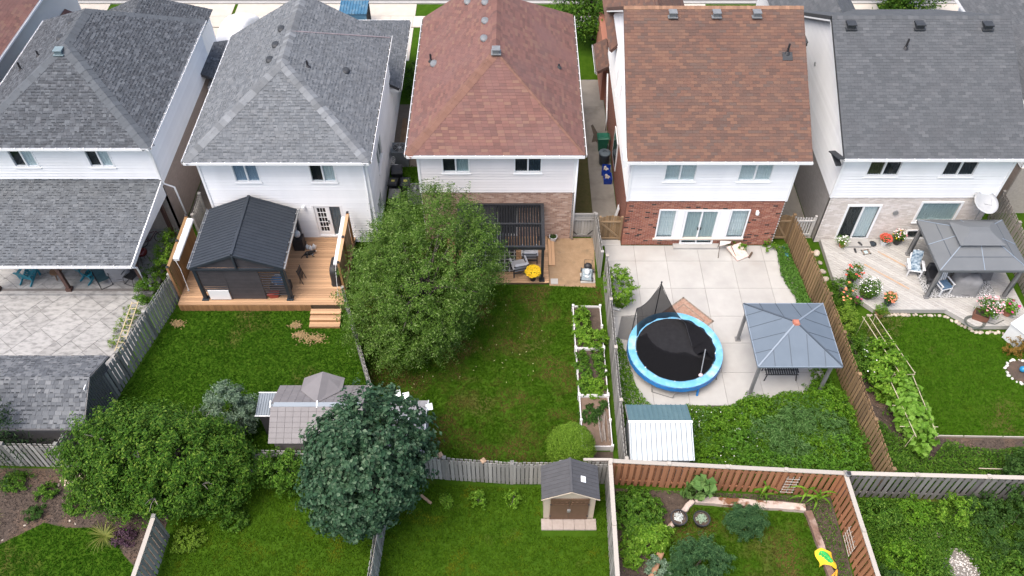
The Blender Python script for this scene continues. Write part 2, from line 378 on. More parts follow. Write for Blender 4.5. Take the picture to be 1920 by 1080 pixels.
# ---- roofs
def shingle_meshes(mat):
    me = bpy.data.meshes.new('shingle_' + mat.name); V = [(0, 0, 0), (1, 0, 0), (1, 1, 0), (0, 1, 0), (0, 0, 1), (1, 0, 1), (1, 1, .12), (0, 1, .12)]
    me.from_pydata(V, [], [(4, 5, 6, 7), (0, 1, 5, 4), (0, 4, 7, 3), (1, 2, 6, 5), (2, 3, 7, 6)]); me.materials.append(mat); return me
class Roof:
    def __init__(s, h, deck, shing, tabw=.31, exp=.145, lam=False, thick=.012, parent_name='roof'):
        s.h = h; s.deckmat = deck; s.mat = shing; s.tabw = tabw; s.exp = exp; s.lam = lam; s.th = thick; s.deck = M(); s.tabs = []; s.caps = []; s.pn = parent_name; s.dash = []
    def face(s, poly, t=.16):
        """planar polygon, first edge = eave, drawn anticlockwise seen from above"""
        P = [Vector(q) for q in poly]; s.deck.slab(poly, t)
        u = (P[1] - P[0]).normalized(); n = u.cross(P[2] - P[0]).normalized()
        if n.z < 0: n = -n
        v = n.cross(u).normalized()
        if v.z < 0: v = -v
        o = P[0]; Q = [((q - o).dot(u), (q - o).dot(v)) for q in P]; vmax = max(q[1] for q in Q)
        def lim(vv):
            xs = []
            for i in range(len(Q)):
                (a, b), (c, d) = Q[i], Q[(i + 1) % len(Q)]
                if (b - vv) * (d - vv) <= 0 and abs(d - b) > 1e-6: xs.append(a + (c - a) * (vv - b) / (d - b))
                elif abs(d - b) <= 1e-6 and abs(b - vv) < 1e-6: xs += [a, c]
            return (min(xs), max(xs)) if len(xs) > 1 else (0, 0)
        k = 0; vv = -.02
        while vv < vmax - .03:
            v2 = min(vv + s.exp, vmax); a0, b0 = lim(max(vv, .001)); a1, b1 = lim(v2 - .001); top = v2 + .015
            uu = min(a0, a1) - random.uniform(0, s.tabw) if s.lam else min(a0, a1) - (s.tabw / 2) * (k % 2) - .03
            while uu < max(b0, b1):
                w_ = random.uniform(.11, .28) if s.lam else s.tabw
                g = .004; q = [max(uu + g, a0), min(uu + w_ - g, b0), min(uu + w_ - g, b1), max(uu + g, a1)]
                th = s.th * (random.choice((.55, 1.25)) if s.lam else random.uniform(.85, 1.2))
                if q[1] - q[0] > .01 or q[2] - q[3] > .01:
                    q[1] = max(q[1], q[0] + .002); q[2] = max(q[2], q[3] + .002)
                    full = abs(q[0] - q[3]) < .003 and abs(q[1] - q[2]) < .003
                    s.tabs.append((o + u * q[0] + v * vv, o + u * q[1] + v * vv, o + u * q[2] + v * top, o + u * q[3] + v * top, n, th, full))
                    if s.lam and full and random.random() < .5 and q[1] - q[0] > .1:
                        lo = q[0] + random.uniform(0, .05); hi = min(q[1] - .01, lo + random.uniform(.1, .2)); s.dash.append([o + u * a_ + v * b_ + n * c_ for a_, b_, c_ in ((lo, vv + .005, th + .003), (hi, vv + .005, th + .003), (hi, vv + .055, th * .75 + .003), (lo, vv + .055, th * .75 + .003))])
                uu += w_
            vv += s.exp; k += 1
    def cap(s, p, q, w=.3, step=.2, mat=None, drop=.32): s.caps.append((Vector(p), Vector(q), w, step, mat, drop))
    def done(s, cap=300, label=None):
        roof = s.deck.ob(s.pn, s.deckmat, s.h); 
        if label: roof['label'] = label
        full = sorted([t for t in s.tabs if t[6]], key=lambda t: (t[0] - camo.location).length)[:cap]; ids = {id(t) for t in full}
        sm = shingle_meshes(s.mat)
        for (a, b, c, d, n, th, _) in full:
            o = link('shingle', sm, roof); m = Matrix((b - a, d - a, n * th)).transposed().to_4x4(); m.translation = a + n * .001; o.matrix_basis = m
        rest = [t for t in s.tabs if id(t) not in ids]
        if rest:
            V = np.array([[*a, *b, *c, *d, *(a + n * th), *(b + n * th), *(c + n * .0015), *(d + n * .0015)] for (a, b, c, d, n, th, _) in rest]).reshape(-1, 3)
            i = np.arange(len(rest))[:, None] * 8; Fc = np.concatenate([i + np.array([q]) for q in ((4, 5, 6, 7), (0, 1, 5, 4), (0, 4, 7, 3), (1, 2, 6, 5))], 1).reshape(-1, 4)
            npmesh('shingles', V, Fc, s.mat, roof, 'stuff')
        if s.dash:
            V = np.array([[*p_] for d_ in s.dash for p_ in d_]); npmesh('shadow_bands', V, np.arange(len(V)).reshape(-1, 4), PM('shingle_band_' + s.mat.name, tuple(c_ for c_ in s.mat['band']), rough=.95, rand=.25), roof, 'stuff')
        for (p, q, w_, step, mt, drop) in s.caps:
            me = bpy.data.meshes.new('ridge_cap'); L = 1.; hw = w_ / 2
            me.from_pydata([(0, -hw, -hw * drop * 2), (0, 0, 0), (0, hw, -hw * drop * 2), (L, -hw, -hw * drop * 2), (L, 0, 0), (L, hw, -hw * drop * 2)], [], [(0, 3, 4, 1), (1, 4, 5, 2)])
            me.materials.append(mt or s.mat); d = q - p; n_ = max(1, int(d.length / step)); x = d.normalized(); y = Vector((0, 0, 1)).cross(x).normalized(); z = x.cross(y)
            for i in range(n_):
                a = p + d * (i / n_); o = link('ridge_cap', me, roof); lift = .035
                m = Matrix((x * (d.length / n_ * 1.12), y, (z + x * .0) )).transposed().to_4x4(); m.translation = a + z * (lift + .004 * (i % 2)) - x * .01
                o.matrix_basis = m @ Matrix.Rotation(R(1.2), 4, 'Y')
        return roof
def gutter(h, p, q, n, mat=None, hang=.62, tick=True):
    """eave gutter from p to q, n = outward horizontal direction"""
    p = Vector(p); q = Vector(q); n = Vector(n); m = M(); d = (q - p).normalized()
    m.bar(p - Vector((0, 0, .11)), q - Vector((0, 0, .11)), .03, .2)                 # fascia
    m.bar(p + n * .05 - Vector((0, 0, .13)), q + n * .05 - Vector((0, 0, .13)), .09, .012)
    m.bar(p + n * .092 - Vector((0, 0, .08)), q + n * .092 - Vector((0, 0, .08)), .012, .11)
    m.bar(p + n * .096 - Vector((0, 0, .022)), q + n * .096 - Vector((0, 0, .022)), .018, .012)
    if tick:
        k = int((q - p).length / hang)
        for i in range(1, k): c = p + d * (i * hang); m.bar(c + n * -.01 - Vector((0, 0, .004)), c + n * .1 - Vector((0, 0, .012)), .03, .012)
    g_ = m.ob('gutter', mat or TRIM, h); M().bar(p + n * .05 - Vector((0, 0, .105)), q + n * .05 - Vector((0, 0, .105)), .066, .03).ob('gutter_channel', PM('gutter_dark_strip', (.09, .085, .075), (.14, .13, .11), 5, .95), g_); return g_  # darker strip laid along the inside of the gutter
def downpipe(h, pts, mat=None): return M().tube(pts, .045, 8).ob('downpipe', mat or TRIM, h, smooth=True)
def box_vent(h, c, mat, rz=0., s=.3, tilt=None):
    m = M(); c = Vector(c); m.box(c + Vector((0, 0, .02)), (s * 1.5, s * 1.5, .03), rot=tilt); m.box(c + Vector((0, 0, .12)), (s, s, .18), rz); m.box(c + Vector((0, 0, .22)), (s * 1.25, s * 1.25, .05), rz); return m.ob('roof_vent', mat, h)
def pipe_vent(h, c, hgt=.4, mat=None):
    m = M(); m.lathe([(.14, .0), (.07, .1), (.05, .12), (.05, hgt), (.042, hgt), (.042, hgt - .05)], c, 10); return m.ob('vent_pipe', mat or BLACKP, h)
def turtle_vent(h, c, mat, rz=0.):
    m = M(); m.lathe([(.02, .13), (.1, .13), (.17, .1), (.2, .03), (.2, 0)][::-1], c, 12, 1., 1.35, Matrix.Rotation(rz, 3, 'Z')); return m.ob('roof_vent', mat, h, smooth=True)
VENTG = PM('weathered_grey_vent', (.13, .14, .15), (.19, .2, .21), 6, .6); VENTD = PM('dark_vent', (.025, .028, .032), (.04, .043, .048), 6, .6)
# ================================================================== houses
SG_D = PM('dark_grey_shingle', (.05, .056, .064), rough=.9, ramp=[(0, (.05, .056, .064)), (.45, (.068, .076, .087)), (.8, (.088, .097, .109)), (1, (.11, .12, .132))], c2=(.06, .062, .07), scale=3., bump=.3)
SG_L = PM('mid_grey_shingle', (.1, .1, .1), rough=.9, ramp=[(0, (.1, .109, .12)), (.4, (.12, .13, .142)), (.8, (.142, .153, .165)), (1, (.16, .17, .182))], c2=(.12, .125, .13), scale=2., bump=.3)
SG_F = PM('slate_grey_shingle', (.09, .1, .1), rough=.9, ramp=[(0, (.066, .072, .079)), (.5, (.08, .086, .094)), (.9, (.09, .096, .104)), (1, (.105, .11, .118))], c2=(.07, .073, .08), scale=.9, bump=.3)
SG_R = PM('red_brown_shingle', (.2, .1, .1), rough=.9, ramp=[(0, (.118, .062, .054)), (.4, (.15, .074, .063)), (.8, (.176, .088, .073)), (1, (.185, .106, .078))], c2=(.14, .085, .078), scale=.8, bump=.3, c3=(.16, .085, .078), s3=.35, t3=(.5, .75))
SG_B = PM('brown_shingle', (.2, .1, .1), rough=.9, ramp=[(0, (.095, .057, .046)), (.15, (.112, .064, .05)), (.45, (.132, .07, .051)), (.72, (.152, .083, .058)), (.9, (.1, .066, .055))], c2=(.12, .075, .058), scale=.7, bump=.3)
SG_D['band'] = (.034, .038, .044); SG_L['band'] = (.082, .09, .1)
DECKD = PM('roof_deck_dark', (.05, .052, .056), rough=.95); DECKB = PM('roof_deck_brown', (.09, .05, .04), rough=.95)
SIDW = PM('white_vinyl_siding', (.8, .81, .82), (.74, .75, .765), .9, .55, rand=.04, c3=(.7, .705, .71), s3=.5, t3=(.55, .8), stretch=(1., 1., .35)); SIDP = PM('warm_white_siding', (.74, .71, .71), (.69, .665, .665), .8, .55, rand=.04); SIDG = PM('beige_siding', (.62, .6, .57), (.57, .55, .525), 1, .6)
MORT = PM('mortar', (.42, .37, .33), (.34, .3, .27), 8, .95); MORTW = PM('pale_mortar', (.55, .52, .49), rough=.95)
BR_R = PM('red_brick', (.3, .1, .06), rough=.9, ramp=[(0, (.04, .03, .028)), (.06, (.25, .1, .07)), (.35, (.31, .125, .085)), (.6, (.35, .15, .1)), (.8, (.28, .11, .075)), (.93, (.39, .2, .14))], bump=.3)
BR_T = PM('pinkish_tan_brick', (.4, .25, .2), rough=.9, ramp=[(0, (.3, .19, .145)), (.2, (.39, .26, .2)), (.5, (.44, .3, .235)), (.75, (.35, .225, .17)), (.9, (.5, .37, .3))], bump=.3)
BR_P = PM('pale_brick', (.6, .55, .5), rough=.9, ramp=[(0, (.56, .51, .47)), (.25, (.62, .57, .53)), (.5, (.66, .61, .575)), (.75, (.58, .53, .49)), (.9, (.69, .65, .62))], bump=.3)
def brickmat(name, c1, c2, mort, sx=1.):
    m = bpy.data.materials.new(name); m.use_nodes = True; n = m.node_tree.nodes; l = m.node_tree.links; b = n['Principled BSDF']; b.inputs['Roughness'].default_value = .9
    g = n.new('ShaderNodeNewGeometry'); mp = n.new('ShaderNodeMapping'); mp.inputs['Rotation'].default_value = (R(90), 0, 0) ; sp = n.new('ShaderNodeSeparateXYZ'); cb = n.new('ShaderNodeCombineXYZ'); l.new(g.outputs['Position'], sp.inputs[0])
    l.new(sp.outputs['Y'], cb.inputs[0]); l.new(sp.outputs['Z'], cb.inputs[1]); t = n.new('ShaderNodeTexBrick'); l.new(cb.outputs[0], t.inputs[0])
    t.inputs['Color1'].default_value = (*c1, 1); t.inputs['Color2'].default_value = (*c2, 1); t.inputs['Mortar'].default_value = (*mort, 1); t.inputs['Scale'].default_value = 1; t.inputs['Brick Width'].default_value = .235; t.inputs['Row Height'].default_value = .084; t.inputs['Mortar Size'].default_value = .008
    l.new(t.outputs[0], b.inputs['Base Color']); bp = n.new('ShaderNodeBump'); bp.inputs['Strength'].default_value = .6; bp.inputs['Distance'].default_value = .01; bp.invert = True; l.new(t.outputs['Fac'], bp.inputs['Height']); l.new(bp.outputs[0], b.inputs['Normal']); return m
def core(h, x0, x1, y0, y1, z1, mat=DARK): return M().b2(x0 + .14, x1 - .14, y0 + .14, y1 - .14, -.3, z1).ob('wall_core', mat, h)
def corner(h, x, y, z0, z1): return M().box((x, y, (z0 + z1) / 2), (.11, .11, z1 - z0)).ob('corner_trim', TRIM, h)
def lampw(h, x, y, z):
    m = M(); m.box((x, y - .03, z), (.12, .06, .16)); m.lathe([(.03, .1), (.08, .06), (.09, -.08), (.05, -.12)][::-1], (x, y - .12, z), 10); return m.ob('wall_lamp', WHITE, h)
# ---------------------------------------------------------------- house 3 (red-brown hip roof, middle)
h = T('house', 'two storey house with red-brown hip roof, tan brick below, behind the slatted pergola', 'house', (-.7, 34, 0), group='row of detached houses')
x0, x1, y0, y1 = -4.27, 2.88, 29.08, 39.6
core(h, x0, x1, y0, y1, 5.5); wf = WF(x0, y0, 1, 0); W_ = x1 - x0
ops = [(1.12, 2.27, 4.42, 5.36), (4.42, 5.58, 4.42, 5.36)]
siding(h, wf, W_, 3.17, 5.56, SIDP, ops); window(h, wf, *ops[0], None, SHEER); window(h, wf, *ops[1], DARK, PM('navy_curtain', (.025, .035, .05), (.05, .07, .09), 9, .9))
dop = (2.6, 4.5, .3, 2.3)
bricks(h, wf, W_, 0, 3.15, BR_T, MORT, [dop]); window(h, wf, *dop, SHEER, None, name='patio_door', sill=False)
siding(h, WF(x0, y1, 0, -1), y1 - y0, 0, 5.56, SIDP); siding(h, WF(x1, y0, 0, 1), y1 - y0, 0, 5.56, SIDP); corner(h, x1 + .01, y0 - .01, 3.17, 5.56); corner(h, x0 - .01, y0 - .01, 3.17, 5.56)
e0, e1, ye, ze, k = -4.71, 3.25, 28.68, 5.75, .68; xm = (e0 + e1) / 2; zr = ze + k * (e1 - xm); ya = ye + (e1 - xm)
rf = Roof(h, DECKB, SG_R, .31, .145)
rf.face([(e0, ye, ze), (e1, ye, ze), (xm, ya, zr)]); rf.face([(e1, ye, ze), (e1, 40.2, ze), (xm, 37.6, zr), (xm, ya, zr)]); rf.face([(e0, 39.9, ze), (e0, ye, ze), (xm, ya, zr), (xm, 39.9, zr)])
CAPR = PM('brown_ridge_cap', (.145, .075, .055), (.17, .09, .068), 3, .9, rand=.12)
rf.cap((e0, ye, ze), (xm, ya, zr), .5, .25, CAPR, .23); rf.cap((e1, ye, ze), (xm, ya, zr), .16, .25, CAPR, .23); rf.cap((xm, ya, zr), (xm, 39.9, zr), .4, .2, SG_R, .33); rf.done()
M().b2(e0 + .05, e1 - .05, ye + .03, 39.5, 5.5, 5.54).ob('soffit', TRIM, h)
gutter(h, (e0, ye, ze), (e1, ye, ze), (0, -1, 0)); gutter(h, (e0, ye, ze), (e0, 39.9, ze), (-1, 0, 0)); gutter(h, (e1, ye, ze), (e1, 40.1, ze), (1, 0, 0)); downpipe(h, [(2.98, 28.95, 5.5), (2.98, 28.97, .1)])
box_vent(h, (-.72, 32.6, 8.42), VENTG)
for q in ((-1.3, 34.25, 8.07), (-1.28, 35.73, 8.08), (-1.32, 37.44, 8.06), (-2.25, 38.58, 7.42)): turtle_vent(h, q, VENTG, .2)
pipe_vent(h, (-3.99, 35.14, 6.24)); turtle_vent(h, (-3.8, 34.75, 6.35), VENTG); pipe_vent(h, (2.27, 34.35, 6.41), .2, VENTD)
# ---------------------------------------------------------------- house 4 (brown gable, red brick)
h = T('house', 'house with brown gable roof and red brick ground floor behind the concrete patio', 'house', (9.1, 34, 0), group='row of detached houses')
x0, x1, y0, y1 = 5.42, 12.85, 28.6, 40.4
core(h, x0, x1, y0, y1, 5.55); wf = WF(x0, y0, 1, 0); W_ = x1 - x0
ops = [(1.55, 2.9, 4.33, 5.3), (4.92, 6.36, 4.33, 5.3)]
siding(h, wf, W_, 3.07, 5.6, SIDW, ops); [window(h, wf, *o, BLIND, BLIND) for o in ops]
BR4 = [(1.66, 2.4, .62, 2.42), (2.95, 4.4, .22, 2.36), (5.08, 5.86, .62, 2.42)]
bricks(h, wf, W_, .05, 3.05, BR_R, MORT, [(1.66, 5.86, .62, 2.42), BR4[1]])
window(h, wf, *BR4[0], BLIND, mull=False); window(h, wf, *BR4[2], BLIND, mull=False); pd = window(h, wf, *BR4[1], SHEER, SHEER, name='french_doors', sill=False, fw=.1)
for ua, ub in ((2.48, 2.84), (4.51, 5.0)): m = M(); wf.box(m, ua, ub, .56, 2.46, -.08, .035); m.ob('door_side_panel', TRIM, h)
m = M(); wf.box(m, 3.58, 3.63, 1.15, 1.3, .02, .07); wf.box(m, 3.72, 3.77, 1.15, 1.3, .02, .07); m.ob('handle', BLACKM, pd)
m = M(); wf.box(m, 1.5, 5.95, .48, .56, -.05, .1); m.ob('stone_sill', PM('stone_sill', (.6, .52, .45), rough=.9), h); m = M(); wf.box(m, 2.55, 4.85, .02, .16, .0, .32); m.ob('door_step', CONC, h)
lampw(h, x0 + 6.25, y0, 2.35)
lw = WF(x0, y1, 0, -1); LW = y1 - y0; yr, zr4 = 34.5, 9.6
def gl(z):          # gable limits of the left wall (u measured from the front corner)
    if z < 5.62: return (0, LW)
    k_ = (z - 5.62) / (9.45 - 5.62); return (LW * .5 * k_ + .05 * k_, LW - (yr + .4 - y0) * k_ + .3 * k_)
lops = [(4.45, 4.9, 4.0, 5.35), (6.1, 6.5, 4.5, 5.5), (5.9, 7.2, 1.0, 2.6)]
siding(h, lw, LW, 3.07, 9.4, SIDW, lops, gl); M().b2(x0 + .02, x0 + .14, y0 + .1, y1 - .1, 3.07, 5.6).ob('wall_backing', TRIM, h)
for o in lops[:2]: window(h, lw, *o, None, mull=False, fw=.05)
m = M(); lw.box(m, 0, LW, .05, 3.05, -.13, .0); m.ob('brick_side_wall', brickmat('red_brick_side', (.21, .075, .05), (.27, .1, .065), (.24, .15, .12)), h)
m = M(); lw.box(m, 5.8, 7.3, .9, 2.7, .0, .05); f_ = m.ob('window', TRIM, h); m = M(); lw.box(m, 5.92, 7.18, 1.02, 2.58, .05, .055); m.ob('pane', PM('dark_glass', (.05, .06, .07), rough=.08), f_)
siding(h, WF(x1, y0, 0, 1), LW, 0, 5.6, SIDW); corner(h, x0 - .01, y0 - .01, 3.05, 5.6); corner(h, x1 + .01, y0 - .01, 3.05, 5.6)
rf = Roof(h, DECKB, SG_B, .31, .145); ye, ze = 28.2, 5.8
rf.face([(5.1, ye, ze), (13.3, ye, ze), (13.3, yr, zr4), (5.1, yr, zr4)]); rf.face([(13.3, 40.8, ze), (5.1, 40.8, ze), (5.1, yr, zr4), (13.3, yr, zr4)])
rf.cap((5.1, yr, zr4), (13.3, yr, zr4), .3, .16, PM('tan_ridge_cap', (.2, .11, .075), (.27, .16, .1), 5, .9, rand=.2)); rf.done()
for xx in (5.13, 13.27):
    m = M(); m.bar((xx, ye, ze - .15), (xx, yr, zr4 - .15), .05, .2); m.bar((xx, yr, zr4 - .15), (xx, 40.8, ze - .15), .05, .2); m.ob('bargeboard', TRIM, h)
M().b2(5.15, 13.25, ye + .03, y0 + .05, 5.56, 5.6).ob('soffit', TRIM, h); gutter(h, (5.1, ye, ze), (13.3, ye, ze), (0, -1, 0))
M().b2(4.95, 5.1, 28.25, 29.1, 5.35, 5.8).ob('eave_return', TRIM, h)
for q in ((7.31, 34.1, 9.35), (9.3, 34.1, 9.35), (11.13, 34.1, 9.35)): box_vent(h, q, VENTG)
pipe_vent(h, (12.43, 32.54, 8.4), .5); M().box((12.43, 32.4, 8.36), (.45, .4, .02), rot=Euler((R(31), 0, 0)).to_matrix()).ob('vent_flashing', VENTD, h)
rf = Roof(h, DECKB, SG_B, .31, .145, parent_name='side_entry_roof'); rf.face([(4.72, 42., 2.75), (4.72, 39.3, 2.75), (5.42, 39.3, 3.15), (5.42, 42., 3.15)]); rf.done(0)
gutter(h, (4.72, 42., 2.75), (4.72, 39.3, 2.75), (-1, 0, 0), tick=False); downpipe(h, [(5.32, 39.2, 2.7), (5.3, 37.6, .9), (5.3, 37.5, .1)])
m = M(); m.b2(5.2, 9.2, 40.4, 45, 0, 3); m.ob('garage_wall', BR_R, h); rf = Roof(h, DECKB, SG_B, parent_name='garage_roof')
rf.face([(5.0, 44.5, 5.6), (5.0, 37.0, 5.6), (7.2, 37.0, 8.0), (7.2, 44.5, 8.0)]); rf.face([(9.4, 37.0, 5.6), (9.4, 44.5, 5.6), (7.2, 44.5, 8.0), (7.2, 37.0, 8.0)]); rf.done(0)
# ---------------------------------------------------------------- house 5 (slate grey gable, pale brick)
h = T('house', 'two storey house with slate grey gable roof and pale brick behind the grey deck', 'house', (18.9, 34, 0), group='row of detached houses')
x0, x1, y0, y1 = 15.02, 22.7, 28.8, 40.4; core(h, x0, x1, y0, y1, 5.55); wf = WF(x0, y0, 1, 0); W_ = x1 - x0
ops = [(1.2, 2.6, 4.46, 5.38), (4.65, 6.05, 4.46, 5.38)]
siding(h, wf, W_, 3.1, 5.6, SIDW, ops)
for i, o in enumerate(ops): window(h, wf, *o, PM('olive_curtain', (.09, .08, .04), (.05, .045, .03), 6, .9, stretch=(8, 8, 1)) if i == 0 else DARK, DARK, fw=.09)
B5 = [(1.05, 2.5, .35, 2.5), (4.5, 6.3, 1.55, 2.72), (4.45, 6.2, .35, .85)]
bricks(h, wf, W_, .05, 3.08, BR_P, MORTW, B5)
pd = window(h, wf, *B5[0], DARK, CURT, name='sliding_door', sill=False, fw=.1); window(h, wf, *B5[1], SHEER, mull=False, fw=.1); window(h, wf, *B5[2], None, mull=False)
m = M(); m.lathe([(.13, -.03), (.13, .03)], (18.4, y0 - .05, 2.1), 12, rot=Matrix.Rotation(R(90), 3, 'X')); m.ob('wall_lamp', STEEL, h)
lw = WF(x0, y1, 0, -1); LW = y1 - y0; yr, zr5 = 34.5, 9.1
def gl(z):
    if z < 5.62: return (0, LW)
    k_ = (z - 5.62) / (8.95 - 5.62); return ((y1 - yr) * k_, LW - (yr - y0) * k_)
siding(h, lw, LW, 3.1, 8.9, SIDW, (), gl); m = M(); lw.box(m, 0, LW, .05, 3.08, -.13, 0); m.ob('brick_side_wall', brickmat('grey_brick_side', (.27, .25, .235), (.31, .29, .275), (.25, .235, .22)), h)
m = M(); m.v = [tuple(v) for v in (lw.p(0, 3, -.03), lw.p(LW, 3, -.03), lw.p(LW, 5.6, -.03), lw.p(LW - (yr - y0), 8.95, -.03), lw.p(0, 5.6, -.03))]; m.f = [(0, 1, 2, 3, 4)]; m.ob('wall_backing', TRIM, h)
m = M(); m.lathe([(.1, -.02), (.1, .02)], (x0 - .05, 35.2, 6.05), 12, rot=Matrix.Rotation(R(90), 3, 'Y')); m.ob('wall_vent', STEEL, h)
siding(h, WF(x1, y0, 0, 1), LW, 0, 5.6, SIDW); corner(h, x0 - .01, y0 - .01, 3.08, 5.6); corner(h, x1 + .01, y0 - .01, 3.08, 5.6)
rf = Roof(h, DECKD, SG_F, .31, .145); ye, ze = 28.4, 5.8
rf.face([(14.74, ye, ze), (23.0, ye, ze), (23.0, yr, zr5), (14.74, yr, zr5)]); rf.face([(23.0, 40.6, ze), (14.74, 40.6, ze), (14.74, yr, zr5), (23.0, yr, zr5)]); rf.cap((14.74, yr, zr5), (23., yr, zr5), .3, .25, SG_F); rf.done()
for xx in (14.77, 22.97):
    m = M(); m.bar((xx, ye, ze - .15), (xx, yr, zr5 - .15), .05, .22); m.bar((xx, yr, zr5 - .15), (xx, 40.6, ze - .15), .05, .22); m.ob('bargeboard', TRIM, h)
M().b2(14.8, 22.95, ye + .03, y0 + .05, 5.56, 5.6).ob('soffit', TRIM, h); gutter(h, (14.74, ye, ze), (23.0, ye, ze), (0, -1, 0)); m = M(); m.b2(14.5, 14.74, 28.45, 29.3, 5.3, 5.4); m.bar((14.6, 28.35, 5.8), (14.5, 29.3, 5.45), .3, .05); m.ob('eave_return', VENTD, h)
for q in ((15.56, 34.04, 8.8), (18.7, 34.04, 8.8), (21.81, 34.0, 8.8)): box_vent(h, q, VENTD, s=.34)
pipe_vent(h, (17.98, 33.1, 8.3), .5)
rf = Roof(h, DECKD, SG_F, parent_name='garage_roof'); rf.face([(14.2, 45.5, 5.4), (14.2, 36.9, 5.4), (16.4, 36.9, 7.6), (16.4, 43.5, 7.6)]); rf.face([(18.8, 36.9, 5.4), (18.8, 45.5, 5.4), (16.4, 43.5, 7.6), (16.4, 36.9, 7.6)]); rf.done(0); M().b2(14.5, 18.5, 40.4, 45, 0, 5.3).ob('garage_wall', TRIM, h)
# ---------------------------------------------------------------- house 2 (mid grey hip roof, white siding)
h = T('house', 'white sided house with mid grey hip roof behind the charcoal gazebo and cedar deck', 'house', (-10.4, 34, 0), group='row of detached houses')
x0, x1, y0, y1 = -14.22, -6.63, 28.8, 38.0; core(h, x0, x1, y0, y1, 5.5); wf = WF(x0, y0, 1, 0); W_ = x1 - x0
ops = [(1.52, 2.6, 4.1, 5.12), (5.02, 6.1, 4.1, 5.12), (4.75, 6.0, .55, 2.5)]
siding(h, wf, W_, .1, 5.56, SIDW, ops); window(h, wf, *ops[0], CURTB, CURTB); window(h, wf, *ops[1], None, CURT); pd = window(h, wf, *ops[2], None, PM('storm_door_grey', (.16, .19, .22), (.11, .13, .16), 3, .5), name='french_door', sill=False, split=.56, fw=.1)
m = M(); ua, ub, za, zb = 4.76, 5.4, .56, 2.49; wf.box(m, ua, ua + .12, za, zb, -.04, .0); wf.box(m, ub - .12, ub, za, zb, -.04, .0); wf.box(m, ua + .12, ub - .12, za, za + .24, -.04, .0); wf.box(m, ua + .12, ub - .12, zb - .12, zb, -.04, .0); m.ob('door_leaf', TRIM, pd)
m = M()
for i in (1, 2): q = ua + .12 + .4 * i / 3; wf.box(m, q - .011, q + .011, za + .24, zb - .12, -.035, -.008)
for j in range(1, 5): q = za + .24 + (zb - za - .36) * j / 5; wf.box(m, ua + .12, ub - .12, q - .011, q + .011, -.036, -.009)
m.ob('muntin_grid', TRIM, pd)
m = M(); wf.box(m, 5.31, 5.36, 1.35, 1.41, .0, .07); wf.box(m, 5.31, 5.36, 1.5, 1.56, .0, .07); m.ob('handle', BLACKM, pd)
lampw(h, x0 + 4.3, y0, 2.5)
rw = WF(x1, y0, 0, 1); RW = y1 - y0; ro = [(2.5, 4.0, 2.4, 3.6), (1.0, 2.0, .5, 1.6)]
siding(h, rw, RW, .1, 5.56, SIDW, ro); window(h, rw, *ro[0], None, None); window(h, rw, *ro[1], None, None)
siding(h, WF(x0, y1, 0, -1), RW, .1, 5.56, SIDW); corner(h, x1 + .01, y0 - .01, .1, 5.56); corner(h, x0 - .01, y0 - .01, .1, 5.56)
e0, e1, ye, ze, k = -14.55, -6.33, 28.22, 5.75, .58; xm = (e0 + e1) / 2; zr = ze + k * (e1 - xm); ya = ye + (e1 - xm); yf = 38.2
rf = Roof(h, DECKD, SG_L, lam=True, exp=.145, thick=.016)
rf.face([(e0, ye, ze), (e1, ye, ze), (xm, ya, zr)]); rf.face([(e1, ye, ze), (e1, yf, ze), (xm, yf, zr), (xm, ya, zr)]); rf.face([(e0, yf, ze), (e0, ye, ze), (xm, ya, zr), (xm, yf, zr)])
for a, b in (((e0, ye, ze), (xm, ya, zr)), ((e1, ye, ze), (xm, ya, zr)), ((xm, ya, zr), (xm, yf, zr))): rf.cap(a, b, .52, .26, PM('light_grey_ridge_cap', (.17, .18, .192), (.14, .15, .16), 3, .9, rand=.28), .29 if a[0] == b[0] else .2)
rf.done(); M().b2(e0 + .05, e1 - .05, ye + .03, 38, 5.5, 5.54).ob('soffit', TRIM, h)
m = M(); m.bar((xm, 34.8, zr + .01), (e1, 37.95, ze + .03), .06, .03); m.ob('flashing_strip', PM('pink_grey_flashing', (.3, .25, .26), rough=.7), h)
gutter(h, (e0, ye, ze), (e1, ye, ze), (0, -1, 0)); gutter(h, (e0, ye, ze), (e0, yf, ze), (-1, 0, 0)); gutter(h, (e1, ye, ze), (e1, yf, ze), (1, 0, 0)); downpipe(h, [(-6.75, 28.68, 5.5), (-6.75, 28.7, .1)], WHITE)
for q in ((-11.09, 35.56, 7.74), (-11.13, 34.24, 7.72), (-11.2, 33.1, 7.68)): turtle_vent(h, q, VENTD, .2)
pipe_vent(h, (-9.43, 32.8, 7.5), .35); turtle_vent(h, (-7.94, 33.72, 6.64), VENTD)
M().b2(-13.9, -6.6, 38, 44, 0, 2.9).ob('garage_wall', SIDW, h); rf = Roof(h, DECKD, SG_L, lam=True, exp=.145, thick=.016, parent_name='garage_roof')
rf.face([(-6.05, 37.4, 3.0), (-6.05, 44.1, 3.0), (-9.2, 41.0, 4.8), (-9.2, 37.4, 4.8)]); rf.face([(-6.05, 44.1, 3.0), (-14.3, 44.1, 3.0), (-11.1, 41.0, 4.8), (-9.2, 41.0, 4.8)]); rf.face([(-14.3, 44.1, 3.0), (-14.3, 37.4, 3.0), (-11.1, 37.4, 4.8), (-11.1, 41.0, 4.8)]); rf.done(0); gutter(h, (-6.05, 37.4, 3.), (-6.05, 44.1, 3.), (1, 0, 0)); gutter(h, (-14.2, 44.1, 3.), (-6.05, 44.1, 3.), (0, 1, 0)); M().b2(-6.6, -6.1, 37.42, 37.5, 2.75, 2.98).ob('eave_return', TRIM, h)
